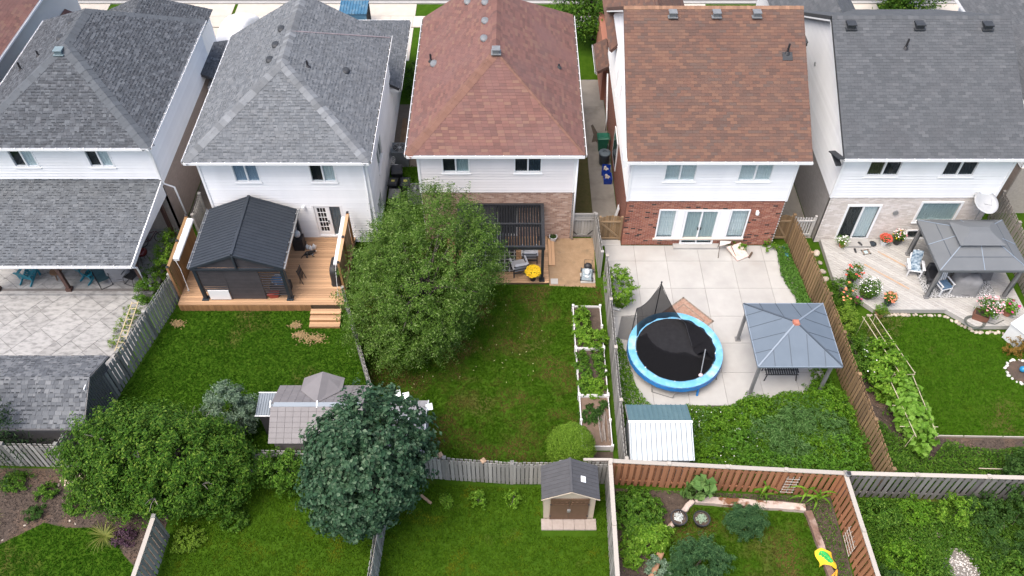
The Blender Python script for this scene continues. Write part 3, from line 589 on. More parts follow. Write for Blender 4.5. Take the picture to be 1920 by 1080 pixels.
# ---------------------------------------------------------------- house 1 (dark grey hip roof, lean-to)
h = T('house', 'white sided two storey house with dark grey hip roof above the covered patio at left', 'house', (-20.6, 34, 0), group='row of detached houses')
x0, x1, y0, y1 = -24.5, -16.65, 29.6, 39.3; core(h, x0, x1, y0, y1, 5.5); wf = WF(x0, y0, 1, 0); W_ = x1 - x0
ops = [(1.4, 2.45, 4.32, 5.34), (4.92, 5.95, 4.32, 5.34)]
siding(h, wf, W_, 3.4, 5.56, SIDW, ops); window(h, wf, *ops[0], None, CURT); window(h, wf, *ops[1], None, CURT); BRT = brickmat('tan_brick_side', (.3, .235, .2), (.35, .275, .235), (.28, .235, .21)); m = M(); wf.box(m, 0, W_, 0, 3.4, -.13, 0); m.ob('brick_rear_wall', MORT, h)
dd = M(); wf.box(dd, 3.2, 5.2, .1, 2.2, .0, .05); dd = dd.ob('patio_door', TRIM, h); m = M(); wf.box(m, 3.3, 5.1, .2, 2.1, .05, .055); m.ob('pane', PM('dark_glass', (.05, .06, .07), rough=.08), dd)
rw = WF(x1, y0, 0, 1); RW = y1 - y0; siding(h, rw, RW, 3.2, 5.56, SIDW); m = M(); rw.box(m, 0, RW, 0, 3.2, -.13, 0); m.ob('brick_side_wall', BRT, h); corner(h, x1 + .01, y0 - .01, 3.2, 5.56)
e0, e1, ye, ze = -24.85, -16.35, 29.2, 5.75; xm = (e0 + e1) / 2; k = .61; zr = ze + k * (e1 - xm); ya = ye + (e1 - xm); yf = 39.65; yb = 36.4
rf = Roof(h, DECKD, SG_D, lam=True, exp=.145, thick=.016)
rf.face([(e0, ye, ze), (e1, ye, ze), (xm, ya, zr)]); rf.face([(e1, ye, ze), (e1, yf, ze), (xm, yb, zr), (xm, ya, zr)]); rf.face([(e0, yf, ze), (e0, ye, ze), (xm, ya, zr), (xm, yb, zr)]); rf.face([(e1, yf, ze), (e0, yf, ze), (xm, yb, zr)])
for a, b in (((e0, ye, ze), (xm, ya, zr)), ((e1, ye, ze), (xm, ya, zr)), ((xm, ya, zr), (xm, yb, zr)), ((e1, yf, ze), (xm, yb, zr))): rf.cap(a, b, .6, .28, PM('dark_ridge_cap', (.088, .098, .11), (.075, .084, .095), 3, .9, rand=.1), .3 if a[0] == b[0] else .21)
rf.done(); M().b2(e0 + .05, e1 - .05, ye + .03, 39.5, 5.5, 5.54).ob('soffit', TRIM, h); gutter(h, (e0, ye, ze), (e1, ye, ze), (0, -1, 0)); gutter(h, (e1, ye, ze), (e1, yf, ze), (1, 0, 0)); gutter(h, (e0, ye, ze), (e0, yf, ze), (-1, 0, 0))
downpipe(h, [(-16.5, 29.4, 5.5), (-16.52, 29.5, 5.2), (-16.52, 29.5, 3.3), (-16.2, 29.7, 2.9), (-16.15, 29.7, .1)])
box_vent(h, (-20.77, 33.1, 8.05), PM('teal_grey_vent', (.12, .17, .19), (.17, .22, .24), 5, .6), s=.32)
for q in ((-21.3, 36.0, 7.85), (-21.4, 34.7, 7.8)): turtle_vent(h, q, VENTD, .2)
pipe_vent(h, (-22.58, 34.27, 7.1), .3); pipe_vent(h, (-23.62, 34.06, 6.45), .45)
M().b2(-23.9, -18.2, 39.3, 45, 0, 2.8).ob('garage_wall', SIDW, h); rf = Roof(h, DECKD, SG_D, lam=True, exp=.145, thick=.016, parent_name='garage_roof')
rf.face([(-18.0, 39.6, 3.0), (-18.0, 45.3, 3.0), (-21.0, 43.5, 5.0), (-21.0, 39.6, 5.0)]); rf.face([(-24.2, 45.3, 3.0), (-24.2, 39.6, 3.0), (-21.0, 39.6, 5.0), (-21.0, 43.5, 5.0)]); rf.done(0)
M().b2(-16.65, -14.85, 38.0, 42.1, 0, 2.7).ob('porch_wall', SIDW, h); rf = Roof(h, DECKD, SG_D, lam=True, exp=.145, thick=.016, parent_name='porch_roof'); rf.face([(-14.7, 37.6, 2.8), (-14.7, 42.3, 2.8), (-16.6, 40.6, 3.8), (-16.6, 37.6, 3.8)]); rf.face([(-14.7, 42.3, 2.8), (-16.6, 42.3, 2.8), (-16.6, 40.6, 3.8)]); rf.done(0)
# lean-to roof over the patio
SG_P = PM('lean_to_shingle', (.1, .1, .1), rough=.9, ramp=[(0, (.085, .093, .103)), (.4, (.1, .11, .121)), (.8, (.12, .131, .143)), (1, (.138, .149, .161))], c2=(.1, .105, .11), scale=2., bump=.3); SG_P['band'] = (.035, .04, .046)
rf = Roof(h, DECKD, SG_P, lam=True, exp=.15, thick=.018, parent_name='patio_roof'); rf.face([(-24.6, 25.0, 2.5), (-17.0, 25.0, 2.5), (-16.6, 29.58, 3.5), (-24.6, 29.58, 3.5)], .12); rf.done()
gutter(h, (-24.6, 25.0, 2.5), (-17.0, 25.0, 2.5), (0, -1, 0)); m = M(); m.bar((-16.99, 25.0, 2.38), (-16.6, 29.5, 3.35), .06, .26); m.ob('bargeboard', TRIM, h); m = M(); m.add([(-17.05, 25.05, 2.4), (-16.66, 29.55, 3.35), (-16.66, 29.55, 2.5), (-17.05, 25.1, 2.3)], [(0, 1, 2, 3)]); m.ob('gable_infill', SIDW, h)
BRP = PM('brown_painted_post', (.075, .038, .03), (.1, .055, .045), 4, .6)
for (px_, py_, zt) in ((-17.25, 25.6, 2.45), (-20.87, 25.55, 2.45), (-24.25, 25.55, 2.45), (-16.9, 29.1, 3.2)):
    m = M(); m.b2(px_ - .08, px_ + .08, py_ - .08, py_ + .08, .2, zt + .05); m.b2(px_ - .13, px_ + .13, py_ - .13, py_ + .13, .15, .32); m.ob('post', BRP, h)
M().b2(-24.5, -17.05, 25.5, 25.62, 2.25, 2.42).ob('beam', BRP, h); downpipe(h, [(-17.05, 24.95, 2.4), (-16.95, 25.2, 2.1), (-17.1, 25.45, 1.6), (-17.1, 25.45, .8), (-16.8, 25.3, .7)])
# ---------------------------------------------------------------- neighbours at the frame's edges
h = T('house', 'beige sided house with red-brown roof at the top left corner', 'house', (-30, 39, 0), group='row of detached houses')
core(h, -34, -26.3, 31, 46, 5.5, SIDG); siding(h, WF(-26.3, 31, 0, 1), 15, .1, 5.56, SIDG, exp=.15); rf = Roof(h, DECKB, SG_R); rf.face([(-25.9, 31, 5.75), (-25.9, 46.4, 5.75), (-30, 46.4, 8.5), (-30, 31, 8.5)]); rf.face([(-34, 46.4, 5.75), (-34, 31, 5.75), (-30, 31, 8.5), (-30, 46.4, 8.5)]); rf.done(0); gutter(h, (-25.9, 31, 5.75), (-25.9, 46.4, 5.75), (1, 0, 0), tick=False)
M().b2(-26.3, -24.8, 40.8, 44, 0, 2.7).ob('porch_wall', SIDG, h); rf = Roof(h, DECKB, SG_R, parent_name='porch_roof'); rf.face([(-24.6, 40.6, 2.8), (-24.6, 44.2, 2.8), (-26.2, 44.2, 3.7), (-26.2, 40.6, 3.7)]); rf.done(0)
h = T('house', 'grey roofed house with tan brick wall at the right edge', 'house', (28, 36, 0), group='row of detached houses')
core(h, 24.9, 33, 31, 42, 5.5, SIDW); M().b2(24.9, 25.03, 31, 42, 0, 3).ob('brick_side_wall', BRT, h); M().b2(24.9, 33, 30.9, 31.03, 0, 3).ob('brick_rear_wall', MORT, h); siding(h, WF(24.9, 42, 0, -1), 11, 3, 5.56, SIDW); siding(h, WF(24.9, 31, 1, 0), 8, 3, 5.56, SIDW)
rf = Roof(h, DECKD, SG_F); rf.face([(24.45, 42.4, 5.75), (24.45, 30.6, 5.75), (28.9, 35, 8.3), (28.9, 42.4, 8.3)]); rf.face([(24.45, 30.6, 5.75), (33.4, 30.6, 5.75), (28.9, 35, 8.3)]); rf.face([(33.4, 30.6, 5.75), (33.4, 42.4, 5.75), (28.9, 42.4, 8.3), (28.9, 35, 8.3)]); rf.done(0); gutter(h, (24.45, 30.6, 5.75), (24.45, 42.4, 5.75), (-1, 0, 0), tick=False)
# ================================================================== fences
WG = dict(coord='obj', stretch=(1.2, 16, 16))
WEATH = PM('weathered_grey_board', (.25, .235, .215), (.36, .35, .335), 2.4, .9, rand=.3, bump=.3, c3=(.19, .2, .19), s3=2.5, t3=(.5, .7), **WG)
WEATHG = PM('green_grey_board', (.2, .205, .19), (.3, .3, .28), 2.4, .9, rand=.32, bump=.3, **WG)
ORANGE = PM('orange_stained_board', (.37, .17, .088), (.3, .135, .07), 2.4, .8, rand=.13, bump=.25, **WG)
BROWNB = PM('brown_treated_board', (.25, .165, .088), (.19, .12, .06), 2.4, .85, rand=.28, bump=.3, **WG)
CAPG = PM('pale_grey_rail', (.4, .37, .33), (.32, .29, .255), 2, .9, rand=.08, **WG)
CEDAR = PM('cedar_deck_board', (.46, .285, .165), (.36, .22, .125), 2., .75, rand=.22, bump=.2, **WG)
CEDARD = PM('cedar_skirt', (.36, .19, .085), (.27, .14, .06), 2., .8, rand=.18, **WG)
GREYD = PM('grey_painted_deck', (.33, .32, .3), (.41, .4, .385), 2., .8, rand=.1, bump=.2, c3=(.27, .255, .235), s3=1.4, t3=(.5, .72), **WG)
def fence(label, p0, p1, hgt=1.75, mat=WEATH, bw=.14, pitch=.205, cap=None, postmat=None, lean=.0, both=True, dip=0., capm=None, name='fence', z0=.04):
    t = T(name, label, 'fence', (*p0, 0), group='yard fences'); a = Vector((*p0, 0)); b = Vector((*p1, 0)); L = (b - a).length; u = (b - a) / L; n = Vector((u.y, -u.x, 0))
    pm = postmat or mat; k = max(1, round(L / 2.4))
    for i in range(k + 1):
        c = a + u * (L * i / k); o = random.uniform(-.012, .012); ph = hgt + (.06 if not cap else .03)
        pbar('post', pm, t, c + Vector((0, 0, -.05)), c + n * o + Vector((0, 0, ph)), .09, .09, wd=u); pbox('post_cap', capm or pm, t, c + n * o + Vector((0, 0, ph + .03)), (.14, .14, .06), math.atan2(u.y, u.x))
    for zz in (.35, hgt - .3): pbar('rail', pm, t, a + Vector((0, 0, zz)), b + Vector((0, 0, zz)), .04, .09)
    if cap: pbar('cap_rail', cap, t, a + Vector((0, 0, hgt + .02)), b + Vector((0, 0, hgt + .02)), .16, .04)
    s = 0.; side = 1
    for side in ((1, -1) if both else (1,)):
        s = .02 if side > 0 else pitch / 2
        while s < L:
            q = a + u * min(s + bw / 2, L) + n * (.05 * side); hh = hgt + random.uniform(-.025, .02) - (0 if not cap else .02); tl = random.uniform(-.008, .008)
            pbar('board', mat, t, q + Vector((0, 0, z0 + random.uniform(-.015, .03))), q + n * (tl + lean * hh) + u * random.uniform(-.012, .012) + Vector((0, 0, hh)), bw, .018, wd=u); s += pitch
    return t
fence('weathered grey board fence between the stamped patio and the lawn with the plastic shed', (-15.6, 25.1), (-17.6, 16.35), 1.7, WEATHG)
fence('grey fence section at the passage behind the black gazebo', (-15.5, 30.4), (-15.45, 28.9), 1.75, WEATH)
fence('short grey fence partly under the big leafy tree beside the plastic shed', (-7.6, 24.3), (-5.75, 19.0), 1.7, WEATH)
fence('old grey fence beside the bare sandy earth, left of the red brick house', (4.1, 29.0), (4.2, 26.5), 1.7, WEATH)
fence('grey slatted fence between the raised garden beds and the trampoline patio', (4.42, 26.3), (4.36, 15.75), 1.65, WEATH, capm=CAPG)
fence('brown treated fence between the concrete patio and the grey deck', (13.68, 28.9), (14.15, 23.9), 1.75, BROWNB)
fence('brown treated fence between the weed patch and the bean trellis', (14.15, 23.9), (14.38, 15.25), 1.75, BROWNB)
fence('grey fence along the mulch bed at far left', (-24, 16.5), (-17.6, 16.35), 1.65, WEATH)
fence('grey fence glimpsed between the leafy tree and the dark maple', (-17.6, 16.35), (-5.2, 16.0), 1.6, WEATH)
fence('uneven silvery fence in front of the central lawn', (-5.2, 16.0), (.0, 15.6), 1.6, WEATH, pitch=.165, bw=.13)
fence('silvery fence behind the small brown-doored shed', (.0, 15.6), (3.75, 15.62), 1.6, WEATH, pitch=.165, bw=.13)
fence('orange stained fence with pale cap rail in front of the weed patch', (3.75, 15.6), (12.5, 15.08), 1.8, ORANGE, pitch=.25, bw=.155, cap=CAPG, postmat=ORANGE, capm=CAPG)
fence('dark grey fence with pale cap rail at the lower right', (12.5, 15.08), (20.5, 14.85), 1.8, PM('dark_weathered_board', (.15, .145, .14), (.22, .21, .2), 2.4, .9, rand=.2, bump=.3, **WG), pitch=.25, bw=.155, cap=CAPG, capm=CAPG)
fence('orange stained fence running towards the viewer right of the timber edging', (12.5, 15.02), (12.62, 10.6), 1.8, ORANGE, pitch=.25, bw=.155, cap=CAPG, capm=CAPG)
fence('grey fence with pale cap rail right of the small brown-doored shed', (3.72, 15.5), (3.62, 10.6), 1.8, WEATH, pitch=.25, bw=.155, cap=CAPG, capm=CAPG)
fence('grey fence end at the bottom edge under the leafy tree', (-13.0, 13.4), (-13.1, 10.6), 1.7, WEATH, cap=CAPG)
fence('grey fence end at the bottom edge below the dark maple', (-4.75, 15.9), (-5.0, 10.6), 1.65, WEATH)
fence('grey fence at the right edge beside the two-tier gazebo', (24.4, 30.5), (24.1, 24.0), 1.8, PM('pale_old_board', (.3, .27, .24), (.22, .2, .175), 2.4, .9, rand=.2, **WG))
M().b2(2.72, 3.8, 15.66, 15.76, 1.68, 1.74).ob('cap_board', CAPG, None); tag(bpy.data.objects['cap_board'], 'pale cap board reaching over the silvery fence to the round shrub', 'board')
# gates
def gate(label, x0, x1, y, hgt, mat, frame, style):
    t = T('gate', label, 'gate', ((x0 + x1) / 2, y, 0), group='side yard gates'); n = max(3, int((x1 - x0) / .13)); w_ = (x1 - x0) / n
    for i in range(n):
        f = (i + .5) / n * 2 - 1; hh = hgt + (.18 * (1 - f * f) if style == 'arch' else 0)
        pbar('board', mat, t, (x0 + (i + .5) * w_, y, .06), (x0 + (i + .5) * w_, y, hh - .02 * (i % 2)), w_ * (.55 if style == 'picket' else .93), .02)
    for zz in (.2, hgt - .22): pbar('rail', frame, t, (x0, y - .035, zz), (x1, y - .035, zz), .04, .1)
    if style == 'brace' or style == 'arch': pbar('brace', frame, t, (x0 + .05, y - .036, hgt - .3), (x1 - .1, y - .036, .3), .035, .09)
    if style == 'cross':
        for (a, b) in (((x0, hgt - .25), (x0 + .2, hgt - .05 - .4)), ((x1, hgt - .25), (x1 - .2, hgt - .45)), ((x0, .55), (x0 + .25, .25)), ((x1, .55), (x1 - .25, .25))): pbar('brace', DEADW, t, (a[0], y - .037, a[1]), (b[0], y - .037, b[1]), .03, .05)
        pbar('rail', frame, t, (x0, y - .037, hgt), (x1, y - .037, hgt), .05, .12); pbar('rail', frame, t, (x0, y - .04, hgt - .35), (x1, y - .04, hgt - .35), .05, .1)
    for xx in (x0, x1): pbar('post', frame, t, (xx, y, -.05), (xx, y, hgt + .1), .1, .1)
    return t
DEADW = PM('dark_brace', (.06, .055, .05), rough=.9)
gate('old silvery square gate with cut corners beside the sandy earth', 2.98, 4.02, 29.15, 1.65, WEATH, WEATH, 'cross')
gate('brown arched gate with diagonal brace left of the red brick house', 4.3, 5.36, 28.95, 1.55, BROWNB, PM('tan_rail', (.3, .21, .12), (.25, .17, .1), 2, .8, **WG), 'arch')
gate('brown arched gate between the red brick and pale brick houses', 12.92, 13.66, 29.0, 1.55, BROWNB, PM('tan_rail', (.3, .21, .12)), 'arch')
gate('white arched picket gate beside the pale brick house', 13.85, 14.9, 29.2, 1.35, PM('chalky_white_picket', (.62, .6, .58), (.5, .48, .46), 5, .8), PM('chalky_white_picket', (.6, .6, .6)), 'picket')
# ================================================================== hard surfaces
def clip(poly, a, b, c):
    """keep a*x+b*y<=c"""
    out = []
    for i in range(len(poly)):
        p, q = poly[i], poly[(i + 1) % len(poly)]; dp = a * p[0] + b * p[1] - c; dq = a * q[0] + b * q[1] - c
        if dp <= 0: out.append(p)
        if dp * dq < 0: t = dp / (dp - dq); out.append((p[0] + (q[0] - p[0]) * t, p[1] + (q[1] - p[1]) * t))
    return out
def clipconv(poly, conv):
    for i in range(len(conv)):
        (x0, y0), (x1, y1) = conv[i], conv[(i + 1) % len(conv)]; a, b = (y1 - y0), -(x1 - x0); poly = clip(poly, a, b, a * x0 + b * y0)
        if len(poly) < 3: return []
    return poly
STAMP = PM('stamped_concrete', (.33, .325, .315), (.23, .228, .224), 2.6, .8, rand=.1, bump=.4, bscale=14, c3=(.18, .177, .174), s3=2.6, t3=(.5, .7), stretch=(1., 2.2, 1.), detail=7.)
def stamped(name, rect, z, ang=R(52)):
    x0, x1, y0, y1 = rect; g = struct(M().b2(x0, x1, y0, y1, -.1, z - .025).ob(name, PM('dark_joint', (.09, .088, .085), rough=.95))); ca, sa = math.cos(ang), math.sin(ang); cx, cy = (x0 + x1) / 2, (y0 + y1) / 2; conv = [(x0, y0), (x1, y0), (x1, y1), (x0, y1)]
    v = -9.; row = 0
    while v < 9:
        hgt = (.95, .5, 1.2)[row % 3]; u = -9. + (row * .57) % 1.3
        while u < 9:
            w_ = random.choice((.6, 1.0, 1.5)); g_ = .008
            P = [(cx + ca * a - sa * b, cy + sa * a + ca * b) for a, b in ((u + g_, v + g_), (u + w_ - g_, v + g_), (u + w_ - g_, v + hgt - g_), (u + g_, v + hgt - g_))]; P = clipconv(P, conv)
            if len(P) > 2: M().prism(P, z - .03, z + random.uniform(-.003, .003)).ob('slab', STAMP, g)
            u += w_
        v += hgt; row += 1
stamped('stamped_patio', (-25.5, -16.9, 16.9, 25.3), .04); stamped('covered_patio', (-25.5, -16.75, 25.62, 29.6), .17)
BORD = PM('dark_border_band', (.12, .11, .105), (.16, .15, .145), 4, .8)
struct(M().b2(-25.5, -16.9, 25.3, 25.47, -.1, .165).ob('patio_step', STAMP)); struct(M().b2(-25.5, -16.9, 25.47, 25.62, -.1, .172).ob('patio_border', BORD))
xe = [4.6, 6.03, 7.55, 9.16, 10.76, 12.33, 13.6]; ye_ = [19.2, 20.9, 22.5, 24.05, 25.75, 27.5, 28.55]
g = struct(M().b2(4.6, 13.6, 19.2, 28.55, -.1, .025).ob('concrete_patio', JOINT))
for i in range(6):
    for j in range(6): pbox('slab', CONC, g, ((xe[i] + xe[i + 1]) / 2, (ye_[j] + ye_[j + 1]) / 2, .025), (xe[i + 1] - xe[i] - .014, ye_[j + 1] - ye_[j] - .014, .05 + random.uniform(-.002, .002)))
struct(M().b2(4.45, 5.4, 28.55, 29.2, -.1, .05).ob('concrete_path', CONC)); slabs('side_path', 4.15, 5.4, 29.2, 42.4, 1.3, 2.6, CONC2, .04)
struct(M().b2(12.9, 15, 29.1, 42, -.1, .02).ob('side_passage', CONC2)); struct(M().b2(-16.6, -14.3, 30.6, 42, -.1, .02).ob('side_passage', PM('dark_passage_soil', (.1, .085, .07), (.14, .12, .1), 4, .95)))
struct(M().prism([(1.78, 25.95), (3.98, 25.82), (4.1, 29.1), (1.78, 29.1)], -.1, .015).ob('sandy_earth', SAND))
struct(M().b2(3.0, 4.15, 29.2, 42, -.1, .012).ob('dry_grass_strip', PM('dry_grass', (.055, .06, .015), (.09, .075, .03), 5, .95, bump=.5)))
struct(M().b2(-6.6, -4.3, 34.5, 40, -.1, .012).ob('side_yard_soil', PM('dark_passage_soil', (.1, .085, .07))))
# ================================================================== decks
def deck(label, polyx, z, mat, skirt, bw=.14):
    x0, x1, y0, y1 = polyx; t = T('deck', label, 'deck', ((x0 + x1) / 2, (y0 + y1) / 2, 0)); M().b2(x0 + .03, x1 - .03, y0 + .03, y1 - .03, 0, z - .04).ob('deck_frame', DARKW, t)
    y = y0; i = 0
    while y < y1 - .02:
        cutx = x0 + (x1 - x0) * ((.55, .38, .7, .46)[i % 4])
        for a, b in ((x0, cutx - .004), (cutx + .004, x1)): pbar('deck_board', mat, t, (a, y + bw / 2, z - .018 + random.uniform(-.002, .002)), (b, y + bw / 2, z - .018 + random.uniform(-.002, .002)), bw - .013, .036)
        y += bw; i += 1
    return t
DARKW = PM('dark_joist', (.1, .065, .04), rough=.95)
d2 = deck('cedar deck with skirting boards and steps under the black gazebo', (-15.4, -7.75, 24.42, 28.72), .42, CEDAR, CEDARD)
x = -15.38
while x < -9.3: pbar('skirt_board', CEDARD, d2, (x + .05, 24.4, .01), (x + .05, 24.4, .385), .088, .02); x += .1
for i, (yy, zz) in enumerate(((24.25, .32), (23.95, .22), (23.65, .11))):
    for q in (0, .14): pbar('step_tread', CEDAR, d2, (-9.25, yy - .07 + q - .14, zz), (-7.85, yy - .07 + q - .14, zz), .138, .04)
    pbar('step_riser', CEDARD, d2, (-9.25, yy - .27, zz - .065), (-7.85, yy - .27, zz - .065), .02, .1)
d3 = deck('small low cedar deck under the black slatted pergola', (-3.2, 1.76, 26.0, 29.0), .16, CEDAR, CEDARD)
for q in (1.86, 2.02): pbar('step_tread', CEDAR, d3, (q, 27.2, .06), (q, 29.0, .06), .145, .06)
# grey deck, boards on the diagonal
P5 = [(15.3, 28.75), (15.3, 25.9), (16.7, 24.25), (20.0, 24.25), (21.0, 23.3), (23.6, 23.3), (23.6, 28.75)]
d5 = T('deck', 'weathered grey painted deck with diagonal boards in front of the pale brick house', 'deck', (19, 26, 0)); M().prism([(x_, y_ + (.04 if y_ < 28 else -.04)) for x_, y_ in P5], 0, .26).ob('deck_frame', GREYM, d5); WARMB = PM('worn_orange_board', (.42, .26, .14), (.36, .3, .25), 2.5, .85)
s_ = 28.; i = 0; A = R(-43); ux, uy = math.cos(A), math.sin(A); nx, ny = -uy, ux
while s_ < 42:
    q = clip(clip(P5, nx, ny, s_ + .132), -nx, -ny, -s_)
    if len(q) > 2:
        mm = M().prism(q, .265, .302 + random.uniform(-.002, .002)); o = mm.ob('deck_board', GREYD, d5)
    s_ += .14; i += 1
def p5(u0, x, y, ln): pbar('deck_board', WARMB, d5, (x, y, .303), (x + ux * ln, y + uy * ln, .303), .1, .012)
p5(0, 17.0, 27.05, 2.3); p5(0, 17.9, 27.9, 1.6)
for a, b in zip(P5, P5[1:]):
    if a[1] < 28.7 or b[1] < 28.7: pbar('fascia_board', GREYD, d5, (*a, .17), (*b, .17), .03, .26)
for (sx, sy, sz) in ((16.9, 28.45, .38),): M().b2(16.3, 17.6, 28.15, 28.7, .3, .42).ob('door_step', GREYD, d5)
# ================================================================== sheds
GS = PM('dark_grey_cladding', (.12, .117, .122), (.15, .147, .152), 5, .6, stretch=(1, 1, 1))
def ribs(m, x0, x1, n, f): 
    for i in range(n): f(m, x0 + (x1 - x0) * (i + .5) / n)
s1 = T('shed', 'dark grey shed with mottled grey shingled gable roof beside the stamped patio', 'shed', (-18.8, 18.6, 0), group='garden sheds'); m = M(); m.b2(-21.2, -16.85, 17.25, 19.95, 0, 2.05); m.ob('wall', GS, s1)
m = M(); m.v = [(-16.83, 17.25, 0), (-16.83, 19.95, 0), (-16.83, 19.95, 2.15), (-16.83, 18.7, 2.8), (-16.83, 17.25, 1.95)]; m.f = [(0, 1, 2, 3, 4)]; m.ob('gable_wall', GS, s1)
m = M(); y = 17.35
while y < 19.95: m.b2(-16.83, -16.8, y, y + .09, .02, min(1.95 + (y - 17.25) * .57, 2.8 - (y - 18.7) * .52)); y += .13
m.ob('cladding', GS, s1)
SG_S = PM('mottled_grey_shingle', (.1, .1, .1), rough=.9, ramp=[(0, (.08, .086, .096)), (.4, (.105, .113, .124)), (.8, (.135, .143, .153)), (1, (.165, .172, .182))], bump=.3)
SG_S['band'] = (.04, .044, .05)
rf = Roof(s1, DECKD, SG_S, lam=True, exp=.17, thick=.02); rf.face([(-21.3, 16.95, 1.95), (-16.66, 16.95, 1.95), (-16.66, 18.7, 2.9), (-21.3, 18.7, 2.9)], .06); rf.face([(-16.66, 20.25, 2.15), (-21.3, 20.25, 2.15), (-21.3, 18.7, 2.9), (-16.66, 18.7, 2.9)], .06); rf.cap((-21.3, 18.7, 2.88), (-16.66, 18.7, 2.88), .36, .3, SG_S); rf.done()
m = M(); m.bar((-16.64, 16.93, 1.88), (-16.64, 18.7, 2.83), .03, .1); m.bar((-16.64, 18.7, 2.83), (-16.64, 20.27, 2.08), .03, .1); m.b2(-21.3, -16.66, 16.9, 16.95, 1.82, 1.92); m.ob('fascia', GS, s1); M().box((-16.75, 18.35, 2.62), (.03, .28, .28)).ob('gable_plate', TRIM, s1)
PG = PM('taupe_plastic', (.19, .18, .18), (.17, .16, .16), 3, .6); PGL = PM('taupe_roof_tile', (.185, .175, .18), (.16, .15, .155), 2, .6, rand=.05)
s2 = T('shed', 'taupe plastic shed with cross gable and skylight ridge, half under the dark maple', 'shed', (-7.6, 17.7, 0), group='garden sheds'); M().b2(-9.25, -5.95, 16.5, 18.85, 0, 1.75).ob('wall', PG, s2); M().b2(-8.3, -6.9, 18.85, 19.1, 0, 1.85).ob('porch_wall', PG, s2)
def tiled(par, poly, name, mat, nu, nv, t=.03, gap=.012):
    """roof slope split into real panels"""
    P = [Vector(q) for q in poly]; b = M().slab(poly, t).ob(name, PM('roof_seam', (.1, .095, .095), rough=.8), par); nrm = (P[1] - P[0]).cross(P[2] - P[0]).normalized()
    if nrm.z < 0: nrm = -nrm
    def pt(u, v): return P[0].lerp(P[1], u).lerp(P[3].lerp(P[2], u), v)
    for j in range(nv):
        for i in range(nu):
            a, c = i / nu, (i + 1) / nu; e, f = j / nv, (j + 1) / nv; gu = gap / 2 / (P[1] - P[0]).length; gv = gap / 2 / (P[3] - P[0]).length
            M().slab([q + nrm * .012 for q in (pt(a + gu, e + gv), pt(c - gu, e + gv), pt(c - gu, f - gv), pt(a + gu, f - gv))], .014).ob('roof_panel', mat, b)
    return b
tiled(s2, [(-9.4, 16.35, 1.8), (-5.8, 16.35, 1.8), (-5.8, 17.62, 2.45), (-9.4, 17.62, 2.45)], 'roof', PGL, 12, 7); tiled(s2, [(-5.8, 19.0, 1.85), (-9.4, 19.0, 1.85), (-9.4, 17.78, 2.45), (-5.8, 17.78, 2.45)], 'roof', PGL, 12, 6)
m = M(); m.slab([(-8.45, 19.3, 1.95), (-7.62, 19.3, 2.4), (-7.62, 17.75, 2.5), (-8.45, 18.6, 2.1)], .03); m.slab([(-7.62, 19.3, 2.4), (-6.8, 19.3, 1.95), (-6.8, 18.6, 2.1), (-7.62, 17.75, 2.5)], .03); m.ob('cross_gable_roof', PGL, s2); m = M(); m.v = [(-8.3, 19.12, 1.8), (-6.95, 19.12, 1.8), (-7.62, 19.12, 2.36)]; m.f = [(0, 1, 2)]; m.ob('cross_gable', PG, s2)
M().b2(-9.3, -5.9, 17.6, 17.8, 2.43, 2.47).ob('skylight_strip', PM('milky_skylight', (.25, .28, .31), rough=.3), s2)
for xx in (-9.42, -7.6): m = M(); m.bar((xx, 17.58, 2.42), (xx, 17.85, 2.5), .05, .06); m.ob('ridge_end_cap', TRIM, s2)
BLM = PM('blue_grey_ribbed_metal', (.16, .19, .22), (.2, .23, .26), 3, .5)
l2 = T('lean_to', 'small blue-grey ribbed metal lean-to left of the taupe plastic shed', 'shed', (-9.8, 18.2, 0)); M().b2(-10.1, -9.5, 17.8, 18.6, 0, 1.6).ob('wall', PM('dark_wall', (.05, .05, .055), rough=.8), l2); rr = M().slab([(-10.2, 17.7, 1.62), (-9.3, 17.7, 1.62), (-9.3, 18.7, 1.75), (-10.2, 18.7, 1.75)], .03).ob('roof', BLM, l2)
for i in range(9): pbar('rib', BLM, rr, (-10.18 + .1 * i, 17.7, 1.635), (-10.18 + .1 * i, 18.7, 1.765), .03, .03)
m = M(); m.bar((-10.22, 17.69, 1.63), (-9.3, 17.69, 1.63), .03, .04); m.bar((-10.22, 18.71, 1.77), (-9.3, 18.71, 1.77), .03, .04); m.ob('edge_trim', TRIM, l2)
s3 = T('shed', 'pale grey plastic shed peeking out right of the dark maple', 'shed', (-4.1, 17.3, 0), group='garden sheds'); PW = PM('pale_grey_plastic', (.44, .43, .45), (.39, .385, .4), 3, .5); M().b2(-4.85, -3.5, 16.35, 18.35, 0, 1.5).ob('wall', PW, s3); m = M(); m.v = [(-3.48, 16.35, 0), (-3.48, 18.35, 0), (-3.48, 18.35, 1.5), (-3.48, 17.3, 2.0), (-3.48, 16.35, 1.5)]; m.f = [(0, 1, 2, 3, 4)]; m.ob('gable_wall', PW, s3)
